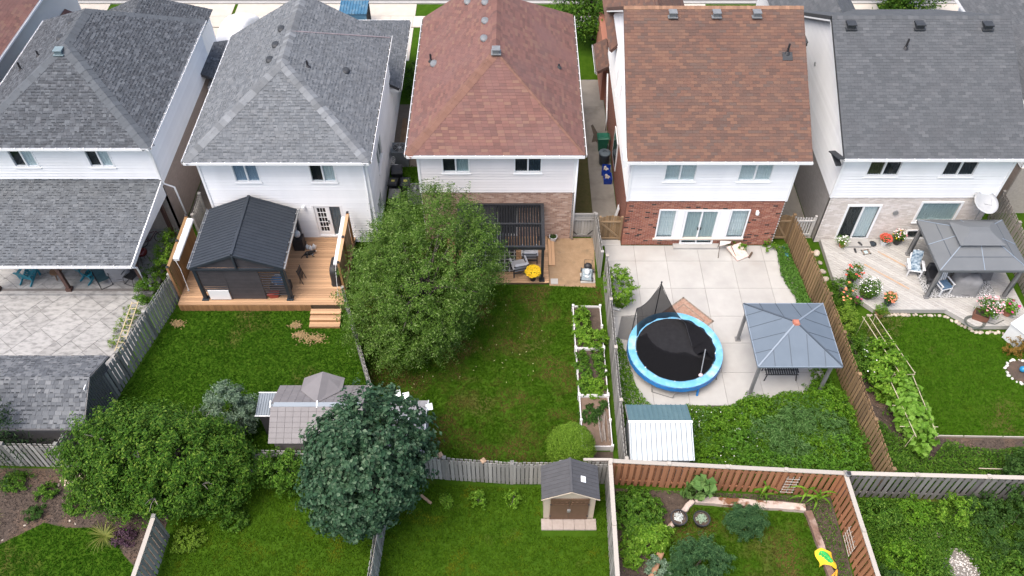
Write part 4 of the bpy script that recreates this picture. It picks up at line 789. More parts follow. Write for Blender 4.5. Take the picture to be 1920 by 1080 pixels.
PW2 = PM('grey_plastic_roof', (.34, .33, .345), (.3, .29, .305), 3, .6); tiled(s3, [(-4.95, 16.2, 1.45), (-3.4, 16.2, 1.45), (-3.4, 17.22, 2.1), (-4.95, 17.22, 2.1)], 'roof', PW2, 5, 3); tiled(s3, [(-3.4, 18.5, 1.5), (-4.95, 18.5, 1.5), (-4.95, 17.38, 2.1), (-3.4, 17.38, 2.1)], 'roof', PW2, 5, 3); M().b2(-4.95, -3.4, 17.2, 17.4, 2.09, 2.14).ob('ridge_strip', TRIM, s3); m = M(); m.bar((-3.38, 16.18, 1.42), (-3.38, 17.3, 2.1), .04, .08); m.bar((-3.38, 17.3, 2.1), (-3.38, 18.52, 1.46), .04, .08); m.ob('fascia', TRIM, s3); m = M(); m.b2(-3.47, -3.45, 16.9, 17.7, .1, 1.55); m.ob('door', PW2, s3)
# metal shed
RIBG = PM('grey_rib_edge', (.16, .18, .2), (.22, .25, .27), 6, .4)
TEAL = PM('teal_painted_metal', (.075, .14, .165), (.1, .17, .19), 2, .45); WMET = PM('white_ribbed_metal', (.5, .55, .58), (.42, .47, .5), 1.2, .4, c3=(.45, .48, .5), s3=1.8, t3=(.55, .75))
s4 = T('shed', 'metal shed with teal rear roof slope and white ribbed front slope', 'shed', (5.7, 17, 0), group='garden sheds'); M().b2(4.65, 6.85, 15.85, 17.9, 0, 1.75).ob('wall', WMET, s4); m = M(); m.v = [(4.64, 15.85, 1.7), (4.64, 17.9, 1.7), (4.64, 17.02, 2.22)]; m.f = [(0, 1, 2)]; m.ob('gable_wall', WMET, s4)
a = M().slab([(4.5, 15.65, 1.75), (6.95, 15.65, 1.75), (6.95, 17.0, 2.28), (4.5, 17.0, 2.28)], .03).ob('front_roof_slope', WMET, s4); b = M().slab([(6.95, 18.05, 1.9), (4.5, 18.05, 1.9), (4.5, 17.04, 2.28), (6.95, 17.04, 2.28)], .03).ob('rear_roof_slope', TEAL, s4)
for i in range(13):
    xx = 4.56 + i * .194; pbar('seam_rib', RIBG, a, (xx, 15.65, 1.765), (xx, 17.0, 2.295), .03, .035); pbar('seam_rib', TEAL, b, (xx, 18.05, 1.915), (xx, 17.04, 2.295), .035, .04)
M().bar((4.48, 17.02, 2.3), (6.97, 17.02, 2.3), .08, .05).ob('ridge_strip', TRIM, s4); m = M(); m.bar((4.5, 15.65, 1.72), (4.5, 17.02, 2.26), .03, .08); m.bar((4.5, 17.02, 2.26), (4.5, 18.05, 1.87), .03, .08); m.ob('fascia', GREYM, s4)
# small shed with brown doors
CREAM = PM('cream_plastic', (.5, .42, .33), (.45, .38, .3), 4, .6); BRD = PM('brown_plastic_door', (.13, .075, .045), (.11, .062, .038), 4, .55); DKR = PM('charcoal_plastic_roof', (.06, .06, .065), (.075, .075, .08), 4, .6, rand=.06)
s5 = T('shed', 'small cream shed with brown double doors and charcoal gable roof', 'shed', (2.15, 14.6, 0), group='garden sheds'); M().b2(1.2, 3.1, 14.12, 15.25, 0, 1.85).ob('wall', CREAM, s5); m = M(); m.v = [(1.2, 14.1, 1.8), (3.1, 14.1, 1.8), (2.15, 14.1, 2.38)]; m.f = [(0, 1, 2)]; m.ob('gable_wall', CREAM, s5)
tiled(s5, [(1.08, 15.35, 1.88), (1.08, 13.98, 1.88), (2.15, 13.98, 2.48), (2.15, 15.35, 2.48)], 'roof', DKR, 9, 1); tiled(s5, [(3.22, 13.98, 1.88), (3.22, 15.35, 1.88), (2.15, 15.35, 2.48), (2.15, 13.98, 2.48)], 'roof', DKR, 9, 1); M().bar((2.15, 13.97, 2.49), (2.15, 15.36, 2.49), .09, .03).ob('ridge_strip', DKR, s5); m = M(); m.bar((1.08, 13.96, 1.85), (2.15, 13.96, 2.45), .02, .05); m.bar((2.15, 13.96, 2.45), (3.22, 13.96, 1.85), .02, .05); m.ob('fascia', CREAM, s5)
M().box((2.62, 14.6, 2.26), (.2, .24, .02), rot=Euler((0, R(29), 0)).to_matrix()).ob('skylight', PM('white_skylight', (.8, .82, .84), rough=.3), s5)
for sx in (-1, 1):
    c = 2.15 + sx * .365; dr = M().b2(c - .355, c + .355, 14.06, 14.1, .08, 1.7).ob('door', BRD, s5)
    m = M()
    for q in range(4): m.lathe([(.065, 0), (.06, .02)], (c - .24 + q * .16, 14.05, 1.5), 8, 1., .6, Matrix.Rotation(R(90), 3, 'X'))
    m.b2(c - .33, c + .33, 14.045, 14.06, .12, .16); m.b2(c - .33, c + .33, 14.045, 14.06, 1.3, 1.33); m.ob('louvre', PM('dark_brown_vent', (.09, .05, .03), rough=.6), dr); m = M(); [m.b2(c + sx * .34 - .03, c + sx * .34 + .03, 14.03, 14.06, q, q + .05) for q in (.35, 1.3)]; m.ob('hinge', BLACKP, dr)
m = M(); m.box((2.13, 14.03, .85), (.12, .05, .16)); m.ob('latch', STEEL, s5)
base = T('paving_base', 'strip of reddish paving slabs in front of the small brown-doored shed', 'paving', (2.15, 13.8, 0))
for i in range(5): pbox('slab', PM('reddish_paver', (.34, .29, .26), (.28, .235, .21), 9, .9, rand=.08), base, (1.32 + i * .42, 13.86, .04), (.41, .44, .08))
# ================================================================== gazebos and pergola
def post(t, x, y, z0, z1, mat, w_=.12, foot=True):
    m = M(); m.b2(x - w_ / 2, x + w_ / 2, y - w_ / 2, y + w_ / 2, z0, z1)
    if foot: m.b2(x - w_, x + w_, y - w_, y + w_, z0, z0 + .05)
    return m.ob('post', mat, t)
NAVY = PM('charcoal_blue_metal_roof', (.026, .032, .042), (.034, .041, .052), 2, .45); SLAT = PM('dark_taupe_slat', (.05, .046, .052), (.065, .06, .066), 3, .6, rand=.1)
g2 = T('gazebo', 'charcoal hardtop gazebo with ribbed gable roof and slatted front wall on the cedar deck', 'gazebo', (-12.2, 26.5, .42), group='garden gazebos'); X0, X1, Y0, Y1, ZE, ZR = -14.3, -10.15, 24.72, 28.45, 2.65, 3.5; XM = (X0 + X1) / 2
for xx in (X0 + .12, X1 - .12):
    for yy in (Y0 + .08, Y1 - .15): post(g2, xx, yy, .42, ZE - .05, PM('navy_post', (.02, .028, .038), rough=.45), .15)
for sx, xe_ in ((-1, X0), (1, X1)):
    rs = M().slab([(xe_, Y0, ZE), (xe_, Y1, ZE), (XM, Y1, ZR), (XM, Y0, ZR)], .04).ob('roof_slope', NAVY, g2); y = Y0 + .1
    while y < Y1: pbar('seam_rib', NAVY, rs, (xe_, y, ZE + .012), (XM, y, ZR + .012), .028, .028); y += .185
    gg = M(); gg.b2(xe_ + sx * .0, xe_ + sx * .1 if sx > 0 else xe_, Y0 - .02, Y1, ZE - .1, ZE - .07) if sx > 0 else gg.b2(xe_ - .1, xe_, Y0 - .02, Y1, ZE - .1, ZE - .07); gg.bar((xe_ + sx * .1, Y0 - .02, ZE - .04), (xe_ + sx * .1, Y1, ZE - .04), .015, .11)
    for q in range(6): gg.bar((xe_ - sx * .02, Y0 + .3 + q * .62, ZE + .015), (xe_ + sx * .11, Y0 + .3 + q * .62, ZE + .012), .05, .015)
    gg.ob('gutter', STEEL, g2)
M().bar((XM, Y0 - .03, ZR + .02), (XM, Y1, ZR + .02), .12, .05).ob('ridge_strip', NAVY, g2); m = M(); m.bar((X0, Y0 - .02, ZE - .06), (XM, Y0 - .02, ZR - .06), .05, .12); m.bar((XM, Y0 - .02, ZR - .06), (X1, Y0 - .02, ZE - .06), .05, .12); m.bar((XM, Y0 - .03, ZR - .08), (XM, Y0 - .03, ZE - .05), .08, .08); m.bar((X0, Y0, ZE - .12), (X1, Y0, ZE - .12), .08, .1); m.bar((X0 + .1, Y1 - .15, ZE - .12), (X1 - .1, Y1 - .15, ZE - .12), .08, .1); m.ob('roof_frame', NAVY, g2)
z = ZE - .05; gw = M()
while z < ZR - .12:
    f = (z - ZE + .05) / (ZR - ZE); pbar('gable_slat', SLAT, g2, (X0 + .15 + (XM - X0 - .1) * f, Y0 + .05, z + .05), (X1 - .15 - (X1 - XM - .1) * f, Y0 + .05, z + .05), .02, .105); z += .115
def slats(x0, x1, z0, z1, pitch, hh, yy):
    z = z0
    while z < z1: pbar('wall_slat', SLAT, g2, (x0, yy, z + hh / 2), (x1, yy, z + hh / 2), .025, hh); z += pitch
slats(X0 + .22, -12.95, 1.35, 2.5, .115, .1, Y0 + .06); slats(X0 + .22, -12.95, .95, 1.35, .115, .07, Y0 + .06); slats(-12.9, -11.4, .46, 2.5, .105, .1, Y0 + .05); slats(-11.35, X1 - .22, .7, 2.5, .16, .06, Y0 + .06)
for xx in (-12.92, -11.38): M().b2(xx - .02, xx + .02, Y0 + .03, Y0 + .09, .44, 2.5).ob('wall_mullion', SLAT, g2)
wb = M().box((-13.45, Y0 - .0, .78), (.95, .03, .62)).ob('white_board', TRIM); tag(wb, 'white rectangular board leaning on the slatted gazebo wall', 'board')
m = M(); m.tube([(X1 + .06, Y0 - .05, ZE - .15), (X1 + .06, Y0 - .05, .5)], .03, 8); m.ob('downpipe', NAVY, g2)
# pergola
p3 = T('pergola', 'black louvred pergola standing on the small cedar deck', 'pergola', (-.6, 27.6, .16), group='garden gazebos'); PX0, PX1, PY0, PY1, PZ = -2.6, 1.52, 26.1, 29.0, 2.5
for xx in (PX0 + .08, PX1 - .1):
    for yy in (PY0 + .07, PY1 - .1): post(p3, xx, yy, .16, PZ - .12, BLACKM, .13)
for (a, b, c, d) in ((PX0, PX1, PY0, PY0 + .12), (PX0, PX1, PY1 - .12, PY1), (PX0, PX0 + .14, PY0 + .12, PY1 - .12), (PX1 - .16, PX1, PY0 + .12, PY1 - .12), (PX0 + .14, PX1 - .16, 27.58, 27.68)): M().b2(a, b, c, d, PZ - .18, PZ).ob('beam', BLACKM, p3)
SL = PM('black_louvre', (.02, .022, .026), (.028, .03, .034), 4, .4)
for (ya_, yb_) in ((PY0 + .13, 27.57), (27.69, PY1 - .13)):
    i = 0; xx = PX0 + .2
    while xx < PX1 - .2:
        tilt = R(28) if (xx < -.75 and ya_ > 27) else R(48); o = piece('louvre', SL, p3, Matrix.Translation((xx, (ya_ + yb_) / 2, PZ - .08)) @ Matrix.Rotation(tilt, 4, 'Y') @ Matrix.Diagonal((.13, yb_ - ya_, .018, 1))); xx += .128
# blue-grey fabric gazebo
BGF = PM('slate_blue_canopy', (.105, .135, .17), (.12, .152, .19), 1.2, .65); g4 = T('gazebo', 'square slate-blue hardtop gazebo with grey posts on the concrete patio', 'gazebo', (11.7, 21.2, .05), group='garden gazebos'); X0, X1, Y0, Y1, ZE = 9.97, 13.39, 19.55, 22.86, 2.4; AP = (11.7, 21.25, 3.15)
for xx in (X0 + .2, X1 - .3):
    for yy in (Y0 + .25, Y1 - .15): post(g4, xx, yy, .05, ZE, GREYM, .12)
cs = [(X0, Y0, ZE), (X1, Y0, ZE), (X1, Y1, ZE), (X0, Y1, ZE)]; SEAM = PM('dark_seam', (.06, .075, .095), rough=.6); SEAML = PM('pale_seam', (.2, .24, .29), rough=.5)
for i in range(4):
    a, b = Vector(cs[i]), Vector(cs[(i + 1) % 4]); ap = Vector(AP); n = (b - a).cross(ap - a).normalized(); sl_ = M().slab([a, b, ap], .02).ob('roof_slope', BGF, g4)
    for k in (.2, .4, .6, .8):
        e = a.lerp(b, k); f = 1 - abs(2 * k - 1) ; tt = a.lerp(ap, min(1, 2 * k * .98)) if k < .5 else b.lerp(ap, min(1, 2 * (1 - k) * .98)); tt = e.lerp(tt, .92); pbar('seam_rib', SEAM, sl_, e + n * .008, tt + n * .008, .016, .014)
    pbar('hip_strip', SEAML if i % 2 == 0 else SEAM, g4, a + Vector((0, 0, .015)), ap + Vector((0, 0, .01)), .06, .03); pbar('eave_strip', SEAML, g4, a - Vector((0, 0, .04)), b - Vector((0, 0, .04)), .04, .09)
m = M(); m.lathe([(.2, -.06), (.16, .03), (.12, .06)], (AP[0], AP[1], AP[2]), 4, rot=Matrix.Rotation(R(45), 3, 'Z')); m.ob('finial_cap', PM('copper_red_cap', (.36, .12, .08), (.42, .18, .12), 6, .6), g4)
# two-tier grey gazebo
GRF = PM('graphite_fabric_canopy', (.115, .125, .135), (.13, .14, .15), 1.5, .7); g5 = T('gazebo', 'grey fabric two-tier gazebo standing on the grey deck', 'gazebo', (21.1, 26.5, .3), group='garden gazebos'); X0, X1, Y0, Y1, ZE = 19.15, 23.15, 24.86, 28.06, 2.3; A0 = [(20.3, 25.95, 2.88), (21.95, 25.95, 2.88), (21.95, 27.05, 2.88), (20.3, 27.05, 2.88)]
cs = [(X0, Y0, ZE), (X1, Y0, ZE), (X1, Y1, ZE), (X0, Y1, ZE)]
for i in range(4):
    a, b, c, d = cs[i], cs[(i + 1) % 4], A0[(i + 1) % 4], A0[i]; M().slab([a, b, c, d], .015).ob('canopy_panel', GRF, g5); va, vd = Vector(a), Vector(d); pbar('seam_strip', SEAML, g5, va + Vector((0, 0, .012)), vd + Vector((0, 0, .012)), .04, .02); mm = (Vector(a) + Vector(b)) / 2; mq = (Vector(c) + Vector(d)) / 2; pbar('seam_strip', SEAML, g5, mm + Vector((0, 0, .012)), mq + Vector((0, 0, .012)), .035, .02)
    q = .5; e0_, e1_ = Vector(a).lerp(Vector(d), q), Vector(b).lerp(Vector(c), q); pbar('seam_strip', SEAM, g5, e0_ + Vector((0, 0, .008)), e1_ + Vector((0, 0, .008)), .02, .012); pbar('eave_strip', GRF, g5, Vector(a) - Vector((0, 0, .06)), Vector(b) - Vector((0, 0, .06)), .02, .14)
T0 = [(20.1, 25.75, 2.98), (22.15, 25.75, 2.98), (22.15, 27.25, 2.98), (20.1, 27.25, 2.98)]; T1 = [(20.65, 26.35, 3.25), (21.6, 26.35, 3.25), (21.6, 26.65, 3.25), (20.65, 26.65, 3.25)]
for i in range(4): M().slab([T0[i], T0[(i + 1) % 4], T1[(i + 1) % 4], T1[i]], .015).ob('top_tier_panel', GRF, g5)
M().slab(T1, .015).ob('top_tier_panel', GRF, g5)
for xx in (X0 + .15, X1 - .25):
    for yy in (Y0 + .12, Y1 - .35): post(g5, xx, yy, .3, ZE - .05, GREYM, .11); m = M(); m.lathe([(.1, .32), (.12, 1.0), (.09, 2.1)], (xx + .05, yy + .05, 0), 10); m.ob('tied_curtain', PM('charcoal_curtain', (.06, .062, .066), (.09, .092, .095), 8, .9, stretch=(9, 9, 1)), g5, smooth=True)
# ================================================================== objects
def lump(m, c, r, n=10, k=6, rot=None, top=None):
    """rounded body (ellipsoid rings) of radii r"""
    prof = [(max(.02, math.sin(math.pi * i / k)), -math.cos(math.pi * i / k)) for i in range(k + 1)]
    vs = []; 
    o = len(m.v); fs = []
    for a, z in prof:
        for j in range(n):
            p = Vector((r[0] * a * math.cos(2 * math.pi * j / n), r[1] * a * math.sin(2 * math.pi * j / n), r[2] * z))
            if rot: p = rot @ p
            vs.append(p + Vector(c))
    for i in range(k):
        for j in range(n): fs.append((i * n + j, i * n + (j + 1) % n, (i + 1) * n + (j + 1) % n, (i + 1) * n + j))
    fs += [tuple(range(n))[::-1], tuple(range(k * n, k * n + n))]
    return m.add(vs, fs)
TEALP = PM('teal_plastic', (.02, .19, .26), (.03, .24, .31), 4, .45); WPL = PM('white_plastic', (.72, .73, .74), (.66, .67, .68), 5, .5); BLUEC = PM('blue_checked_cushion', (.09, .15, .22), (.4, .48, .54), 9, .9, detail=0.)
def adirondack(label, loc, rz, mat, cushion=None):
    t = T('adirondack_chair', label, 'chair', loc, rz, 'adirondack chairs')
    for i in range(5): pbox('seat_slat', mat, t, (0, -.26 + i * .115, .36 - .028 * i), (.52, .1, .022), local=True)
    for i in range(7):
        a = (i - 3) * .07; hh = .85 - .04 * abs(i - 3) ** 1.5; pbar('back_slat', mat, t, ((i - 3) * .07, .22, .26), ((i - 3) * .088, .22 + hh * .38, .26 + hh * .9), .062, .02, local=True, wd=(1, 0, 0))
    for s_ in (-1, 1):
        pbox('arm', mat, t, (s_ * .33, -.03, .56), (.13, .66, .025), local=True); pbox('front_leg', mat, t, (s_ * .29, -.3, .27), (.035, .1, .55), local=True)
        pbar('rear_leg', mat, t, (s_ * .27, -.3, .36), (s_ * .27, .5, .02), .03, .11, local=True); pbar('arm_support', mat, t, (s_ * .3, .28, .2), (s_ * .3, .3, .55), .05, .03, local=True)
    if cushion: pbar('back_cushion', cushion, t, (0, .18, .33), (0, .47, 1.03), .46, .06, local=True, wd=(1, 0, 0)); pbox('seat_cushion', cushion, t, (0, -.03, .37), (.48, .46, .06), local=True)
    return t
adirondack('teal adirondack chair at far left under the covered patio', (-22.95, 26.25, .17), R(170), TEALP); adirondack('teal adirondack chair beside the middle brown patio post', (-20.05, 26.35, .17), R(150), TEALP)
adirondack('white adirondack chair with blue checked cushion on the grey deck', (19.15, 26.55, .3), R(-12), WPL, BLUEC)
def round_table(name, label, loc, r, hgt, mat, cat='table', legs=3):
    t = T(name, label, cat, loc); m = M(); m.lathe([(r, hgt - .03), (r * 1.02, hgt - .015), (r, hgt)], n=20); m.ob('table_top', mat, t, local=True)
    for i in range(legs): a = 2 * math.pi * i / legs + .4; pbar('leg', mat, t, (r * .75 * math.cos(a), r * .75 * math.sin(a), 0), (r * .45 * math.cos(a), r * .45 * math.sin(a), hgt - .03), .04, .04, local=True)
    return t
round_table('side_table', 'small brown wooden side table between the teal chairs', (-21.65, 26.35, .17), .28, .45, PM('brown_wood', (.16, .09, .05), (.2, .12, .07), 6, .7)); round_table('patio_table', 'dark round table under the patio roof among sling chairs', (-19.3, 26.85, .17), .5, .72, BLACKP, legs=4)
def sling_chair(label, loc, rz, fab, frame=BLACKM):
    t = T('sling_chair', label, 'chair', loc, rz, 'folding sling chairs')
    for s_ in (-1, 1):
        m = M(); m.tube([(s_ * .27, -.38, .02), (s_ * .27, -.3, .42), (s_ * .27, .2, .4), (s_ * .27, .45, .95)], .014, 6); m.tube([(s_ * .27, -.36, .02), (s_ * .27, .42, .02), (s_ * .27, .22, .4)], .014, 6); m.tube([(s_ * .29, -.3, .6), (s_ * .29, .3, .62)], .018, 6); m.ob('side_frame', frame, t, local=True)
    m = M(); m.tube([(-.27, -.36, .02), (.27, -.36, .02)], .014, 6); m.tube([(-.27, .42, .02), (.27, .42, .02)], .014, 6); m.tube([(-.27, .45, .95), (.27, .45, .95)], .014, 6); m.ob('cross_tube', frame, t, local=True)
    m = M(); vs = []; P = [(-.3, .42), (-.05, .37), (.2, .4), (.32, .66), (.45, .95)]
    for y, z in P: vs += [(-.26, y, z), (.26, y, z)]
    m.add(vs, [(2 * i, 2 * i + 1, 2 * i + 3, 2 * i + 2) for i in range(4)]); m.ob('sling', fab, t, local=True); return t
DTF = PM('dark_teal_fabric', (.025, .06, .075), (.035, .08, .095), 8, .9); sling_chair('dark teal sling chair with black tube frame under the patio roof', (-19.35, 26.0, .17), R(35), DTF); sling_chair('black framed sling chair nearest the brown corner post', (-18.0, 26.15, .17), R(-20), PM('black_fabric', (.02, .02, .022), rough=.9)); 
GCOV = PM('grey_vinyl_cover', (.2, .2, .205), (.26, .26, .265), 3, .7, bump=.6, bscale=5)
def cover(label, loc, d, rz, mat, hump=.0, name='covered_grill', cat='grill cover'):
    t = T(name, label, cat, loc, rz, 'covered garden furniture'); a, b, c = d; m = M(); n = 20; prof = [(1.06, 0), (1.0, .12), (.97, .5), (.95, .78), (.84, .93), (.5, 1.0), (.06, 1.0 + hump)]; vs = []; fs = []
    for k, (r, z) in enumerate(prof):
        for j in range(n):
            th = 2 * math.pi * j / n; ct, st = math.cos(th), math.sin(th); e = .45; px_ = abs(ct) ** e * (1 if ct > 0 else -1); py_ = abs(st) ** e * (1 if st > 0 else -1); w_ = 1 + (.035 * math.sin(j * 2.3 + k) if k < 4 else 0)
            vs.append((a / 2 * px_ * r * w_, b / 2 * py_ * r * w_, c * z + .02 * math.sin(j * 1.7)* (k > 3)))
    for k in range(len(prof) - 1):
        for j in range(n): fs.append((k * n + j, k * n + (j + 1) % n, (k + 1) * n + (j + 1) % n, (k + 1) * n + j))
    fs.append(tuple(range((len(prof) - 1) * n, len(prof) * n))); m.add(vs, fs).ob('fabric_cover', mat, t, local=True, smooth=True); m = M(); m.tube([(a / 2 * math.cos(q / 20 * 6.283) * 1.02, b / 2 * math.sin(q / 20 * 6.283) * 1.02, .1) for q in range(21)], .012, 5); m.ob('draw_cord', BLACKP, t, local=True); return t
cover('pale grey covered grill under the patio roof at left', (-18.7, 26.4, .17), (1.1, .6, 1.05), .2, PM('pale_grey_cover', (.3, .3, .31), (.24, .24, .25), 3, .7, bump=.5, bscale=6))
cover('tall black covered grill against the right cedar screen', (-8.25, 26.1, .42), (.5, 1.1, 1.05), 0, PM('black_vinyl_cover', (.018, .018, .02), (.03, .03, .033), 4, .6, bump=.5, bscale=6))
cover('grey covered grill nearest the front of the grey deck', (21.15, 25.45, .3), (1.25, .85, 1.0), -.1, GCOV, .05); cover('grey covered furniture behind the front covered grill', (22.1, 26.35, .3), (1.3, .9, .9), .2, PM('dark_grey_cover', (.13, .13, .135), (.17, .17, .175), 3, .7, bump=.5, bscale=6))
# bicycle, kettle grill
def bicycle(label, loc, rz):
    t = T('bicycle', label, 'bicycle', loc, rz)
    for x_ in (-.5, .5):
        w_ = M().tube([(x_ + .33 * math.cos(a / 20 * 6.2832), 0, .34 + .33 * math.sin(a / 20 * 6.2832)) for a in range(21)], .02, 6, cap=False).ob('wheel', BLACKP, t, local=True); m = M()
        for a in range(10): m.bar((x_, 0, .34), (x_ + .32 * math.cos(a * .628), 0, .34 + .32 * math.sin(a * .628)), .006, .006)
        m.ob('spokes', STEEL, w_, local=True)
    m = M(); A, B, C, D, E_ = (-.5, 0, .34), (-.08, 0, .3), (-.2, 0, .78), (.36, 0, .8), (.5, 0, .34)
    for p, q in ((A, B), (A, C), (B, C), (B, D), (C, D), (D, E_)): m.tube([p, q], .016, 6)
    m.ob('frame', PM('dark_red_paint', (.1, .012, .018), rough=.35), t, local=True); m = M(); m.tube([(.36, 0, .8), (.33, 0, .98)], .014, 6); m.tube([(.33, -.28, 1.0), (.33, .28, 1.0)], .014, 6); m.ob('handlebar', STEEL, t, local=True); m = M(); lump(m, (-.22, 0, .9), (.13, .07, .035)); m.tube([(-.2, 0, .75), (-.22, 0, .9)], .013, 6); m.ob('saddle', BLACKP, t, local=True); return t
bicycle('bicycle with dark red frame standing by the brick wall under the patio roof', (-17.75, 28.5, .17), R(25))
t = T('kettle_grill', 'dark red round kettle grill at the right end of the covered patio', 'grill', (-17.75, 27.3, .17)); m = M(); lump(m, (0, 0, .72), (.27, .27, .2), 14, 8); m.ob('bowl_and_lid', PM('dark_red_enamel', (.1, .012, .016), rough=.25), t, local=True, smooth=True)
for a in range(3): pbar('leg', BLACKM, t, (.25 * math.cos(a * 2.09), .25 * math.sin(a * 2.09), 0), (.15 * math.cos(a * 2.09), .15 * math.sin(a * 2.09), .6), .02, .02, local=True)
BAM = PM('pale_wood_strip', (.5, .42, .25), (.42, .34, .2), 6, .8)
t = T('ladder_trellis', 'pale wooden ladder trellis leaning by the grey fence over the stamped patio', 'trellis', (-17.2, 23, 0)); P0, P1 = (Vector((-17.28, 24.2, .9)), Vector((-17.55, 21.85, .3))), (Vector((-16.98, 24.2, .95)), Vector((-17.2, 21.75, .35)))
for p, q in (P0, P1): pbar('rail', BAM, t, p, q, .03, .03)
for i in range(9): f = (i + .3) / 9; pbar('rung', BAM, t, P0[0].lerp(P0[1], f), P1[0].lerp(P1[1], f), .025, .02)
tag(M().tube([(-17.35, 25.2, .05), (-17.2, 24.6, .95)], .015, 6).ob('garden_stake', WHITE), 'thin white stake between the vines and the ladder trellis', 'stake')
# ---- yard of the cedar deck
def screen(label, x, y0, y1, z0, z1, mat, inner):
    t = T('privacy_screen', label, 'screen', (x, (y0 + y1) / 2, z0), group='cedar privacy screens')
    for yy in (y0, (y0 + y1) / 2, y1): pbar('post', CEDARD, t, (x, yy, 0), (x, yy, z1 + .1), .1, .1, wd=(0, 1, 0)); M().lathe([(.08, 0), (.08, .04), (.01, .1)], (x, yy, z1 + .1), 4, rot=Matrix.Rotation(R(45), 3, 'Z')).ob('post_cap', BLACKP, t)
    y = y0 + .07
    while y < y1 - .1: pbar('board', mat, t, (x + inner * .06, y + .07, z0), (x + inner * .06, y + .07, z1), .138, .02, wd=(0, 1, 0)); y += .145
    pbar('cap_rail', mat, t, (x, y0, z1 + .03), (x, y1, z1 + .03), .14, .04); return t
TANB = PM('tan_screen_board', (.3, .18, .08), (.24, .14, .062), 2.2, .8, rand=.12, **WG)
screen('tan cedar privacy screen at the left end of the deck', -15.45, 25.0, 28.3, .42, 2.25, TANB, 1); screen('cedar privacy screen at the right end of the deck beside the big tree', -7.8, 25.2, 28.4, .42, 2.35, CEDAR, -1)
def awning(label, p, q, w_, rod):
    t = T('side_awning', label, 'awning', p, group='white rolled awnings'); m = M(); p = Vector(p); q = Vector(q); d = (q - p).normalized(); s_ = d.cross(Vector((0, 0, 1))).normalized(); prof = [(-.5, -.35), (-.5, .2), (-.3, .5), (.3, .5), (.5, .2), (.5, -.35)]; n = 14; vs = []; fs = []
    for i in range(n + 1):
        c = p.lerp(q, i / n); wob = .01 * math.sin(i * 2.1)
        for a, b in prof: vs.append(c + s_ * (a * w_ * (1 + wob)) + Vector((0, 0, b * w_ * .5 + wob)))
    for i in range(n):
        for j in range(6): fs.append((i * 6 + j, i * 6 + (j + 1) % 6, (i + 1) * 6 + (j + 1) % 6, (i + 1) * 6 + j))
    fs += [tuple(range(6)), tuple(range(n * 6, n * 6 + 6))]; m.add(vs, fs).ob('cassette', PM('white_awning_fabric', (.68, .7, .71), (.6, .62, .63), 6, .7, bump=.3), t); M().tube([q, q + Vector((.15 * rod, -.15, -.4)), q + Vector((.3 * rod, -.5, -1.5))], .012, 6).ob('crank_rod', WHITE, t); m = M(); lump(m, q + Vector((.3 * rod, -.52, -1.52)), (.05, .05, .06)); m.ob('crank_grip', PM('grey_grip', (.35, .34, .33)), t); return t
awning('white rolled awning along the left cedar screen', (-15.28, 28.2, 2.2), (-15.3, 25.6, 2.2), .36, 1); awning('white rolled awning along the right cedar screen', (-7.98, 28.25, 2.3), (-8.0, 25.4, 2.1), .2, -.2)
# cat, lying on the deck (one continuous skinned body)
t = T('cat', 'black and white cat lying on the cedar deck', 'cat', (-9.8, 27.6, .42), R(12)); 
J = {'pelvis': (-.2, 0, .1, .085), 'belly': (-.05, 0, .105, .09), 'chest': (.1, .01, .115, .085), 'neck': (.19, .02, .15, .055), 'head': (.25, .02, .185, .058), 'muz': (.305, .02, .17, .03), 'tail1': (-.3, -.05, .06, .025), 'tail2': (-.4, -.12, .03, .02), 'tail3': (-.44, -.22, .025, .016), 'hk': (-.12, -.13, .08, .05), 'hh': (-.2, -.2, .04, .028), 'hp': (-.1, -.23, .025, .022), 'fk': (.12, -.09, .06, .035), 'fe': (.1, -.17, .03, .024), 'fp': (.2, -.2, .025, .022), 'gk': (.16, .09, .06, .035), 'gp': (.27, .11, .025, .022), 'ik': (-.12, .12, .07, .045), 'ip': (-.02, .17, .025, .022)}
E_ = [('pelvis', 'belly'), ('belly', 'chest'), ('chest', 'neck'), ('neck', 'head'), ('head', 'muz'), ('pelvis', 'tail1'), ('tail1', 'tail2'), ('tail2', 'tail3'), ('pelvis', 'hk'), ('hk', 'hh'), ('hh', 'hp'), ('chest', 'fk'), ('fk', 'fe'), ('fe', 'fp'), ('chest', 'gk'), ('gk', 'gp'), ('pelvis', 'ik'), ('ik', 'ip')]
K = list(J); me = bpy.data.meshes.new('body'); me.from_pydata([J[k][:3] for k in K], [(K.index(a), K.index(b)) for a, b in E_], []); cm = PM('tuxedo_fur', (.016, .015, .015), (.025, .023, .022), 20, .9, c3=(.62, .6, .58), s3=7., t3=(.6, .64), coord='obj'); me.materials.append(cm); o = link('body', me, t, local=True); md = o.modifiers.new('skin', 'SKIN'); sv = me.skin_vertices[0].data
for i, k in enumerate(K): sv[i].radius = (J[k][3],) * 2; sv[i].use_root = (i == 0)
o.modifiers.new('sub', 'SUBSURF').levels = 2; o.modifiers['sub'].render_levels = 2
for s_ in (-1, 1): m = M(); m.add([(.225, .02 + s_ * .02, .225), (.225, .02 + s_ * .055, .215), (.255, .02 + s_ * .04, .22), (.235, .02 + s_ * .047, .275)], [(0, 1, 3), (1, 2, 3), (2, 0, 3), (0, 2, 1)]); m.ob('ear', cm, o, local=True)
m = M(); lump(m, (.3, .02, .165), (.03, .035, .025)); lump(m, (.16, -.01, .07), (.05, .05, .05)); m.ob('white_patches', PM('white_fur', (.7, .68, .66), rough=.95), o, local=True)
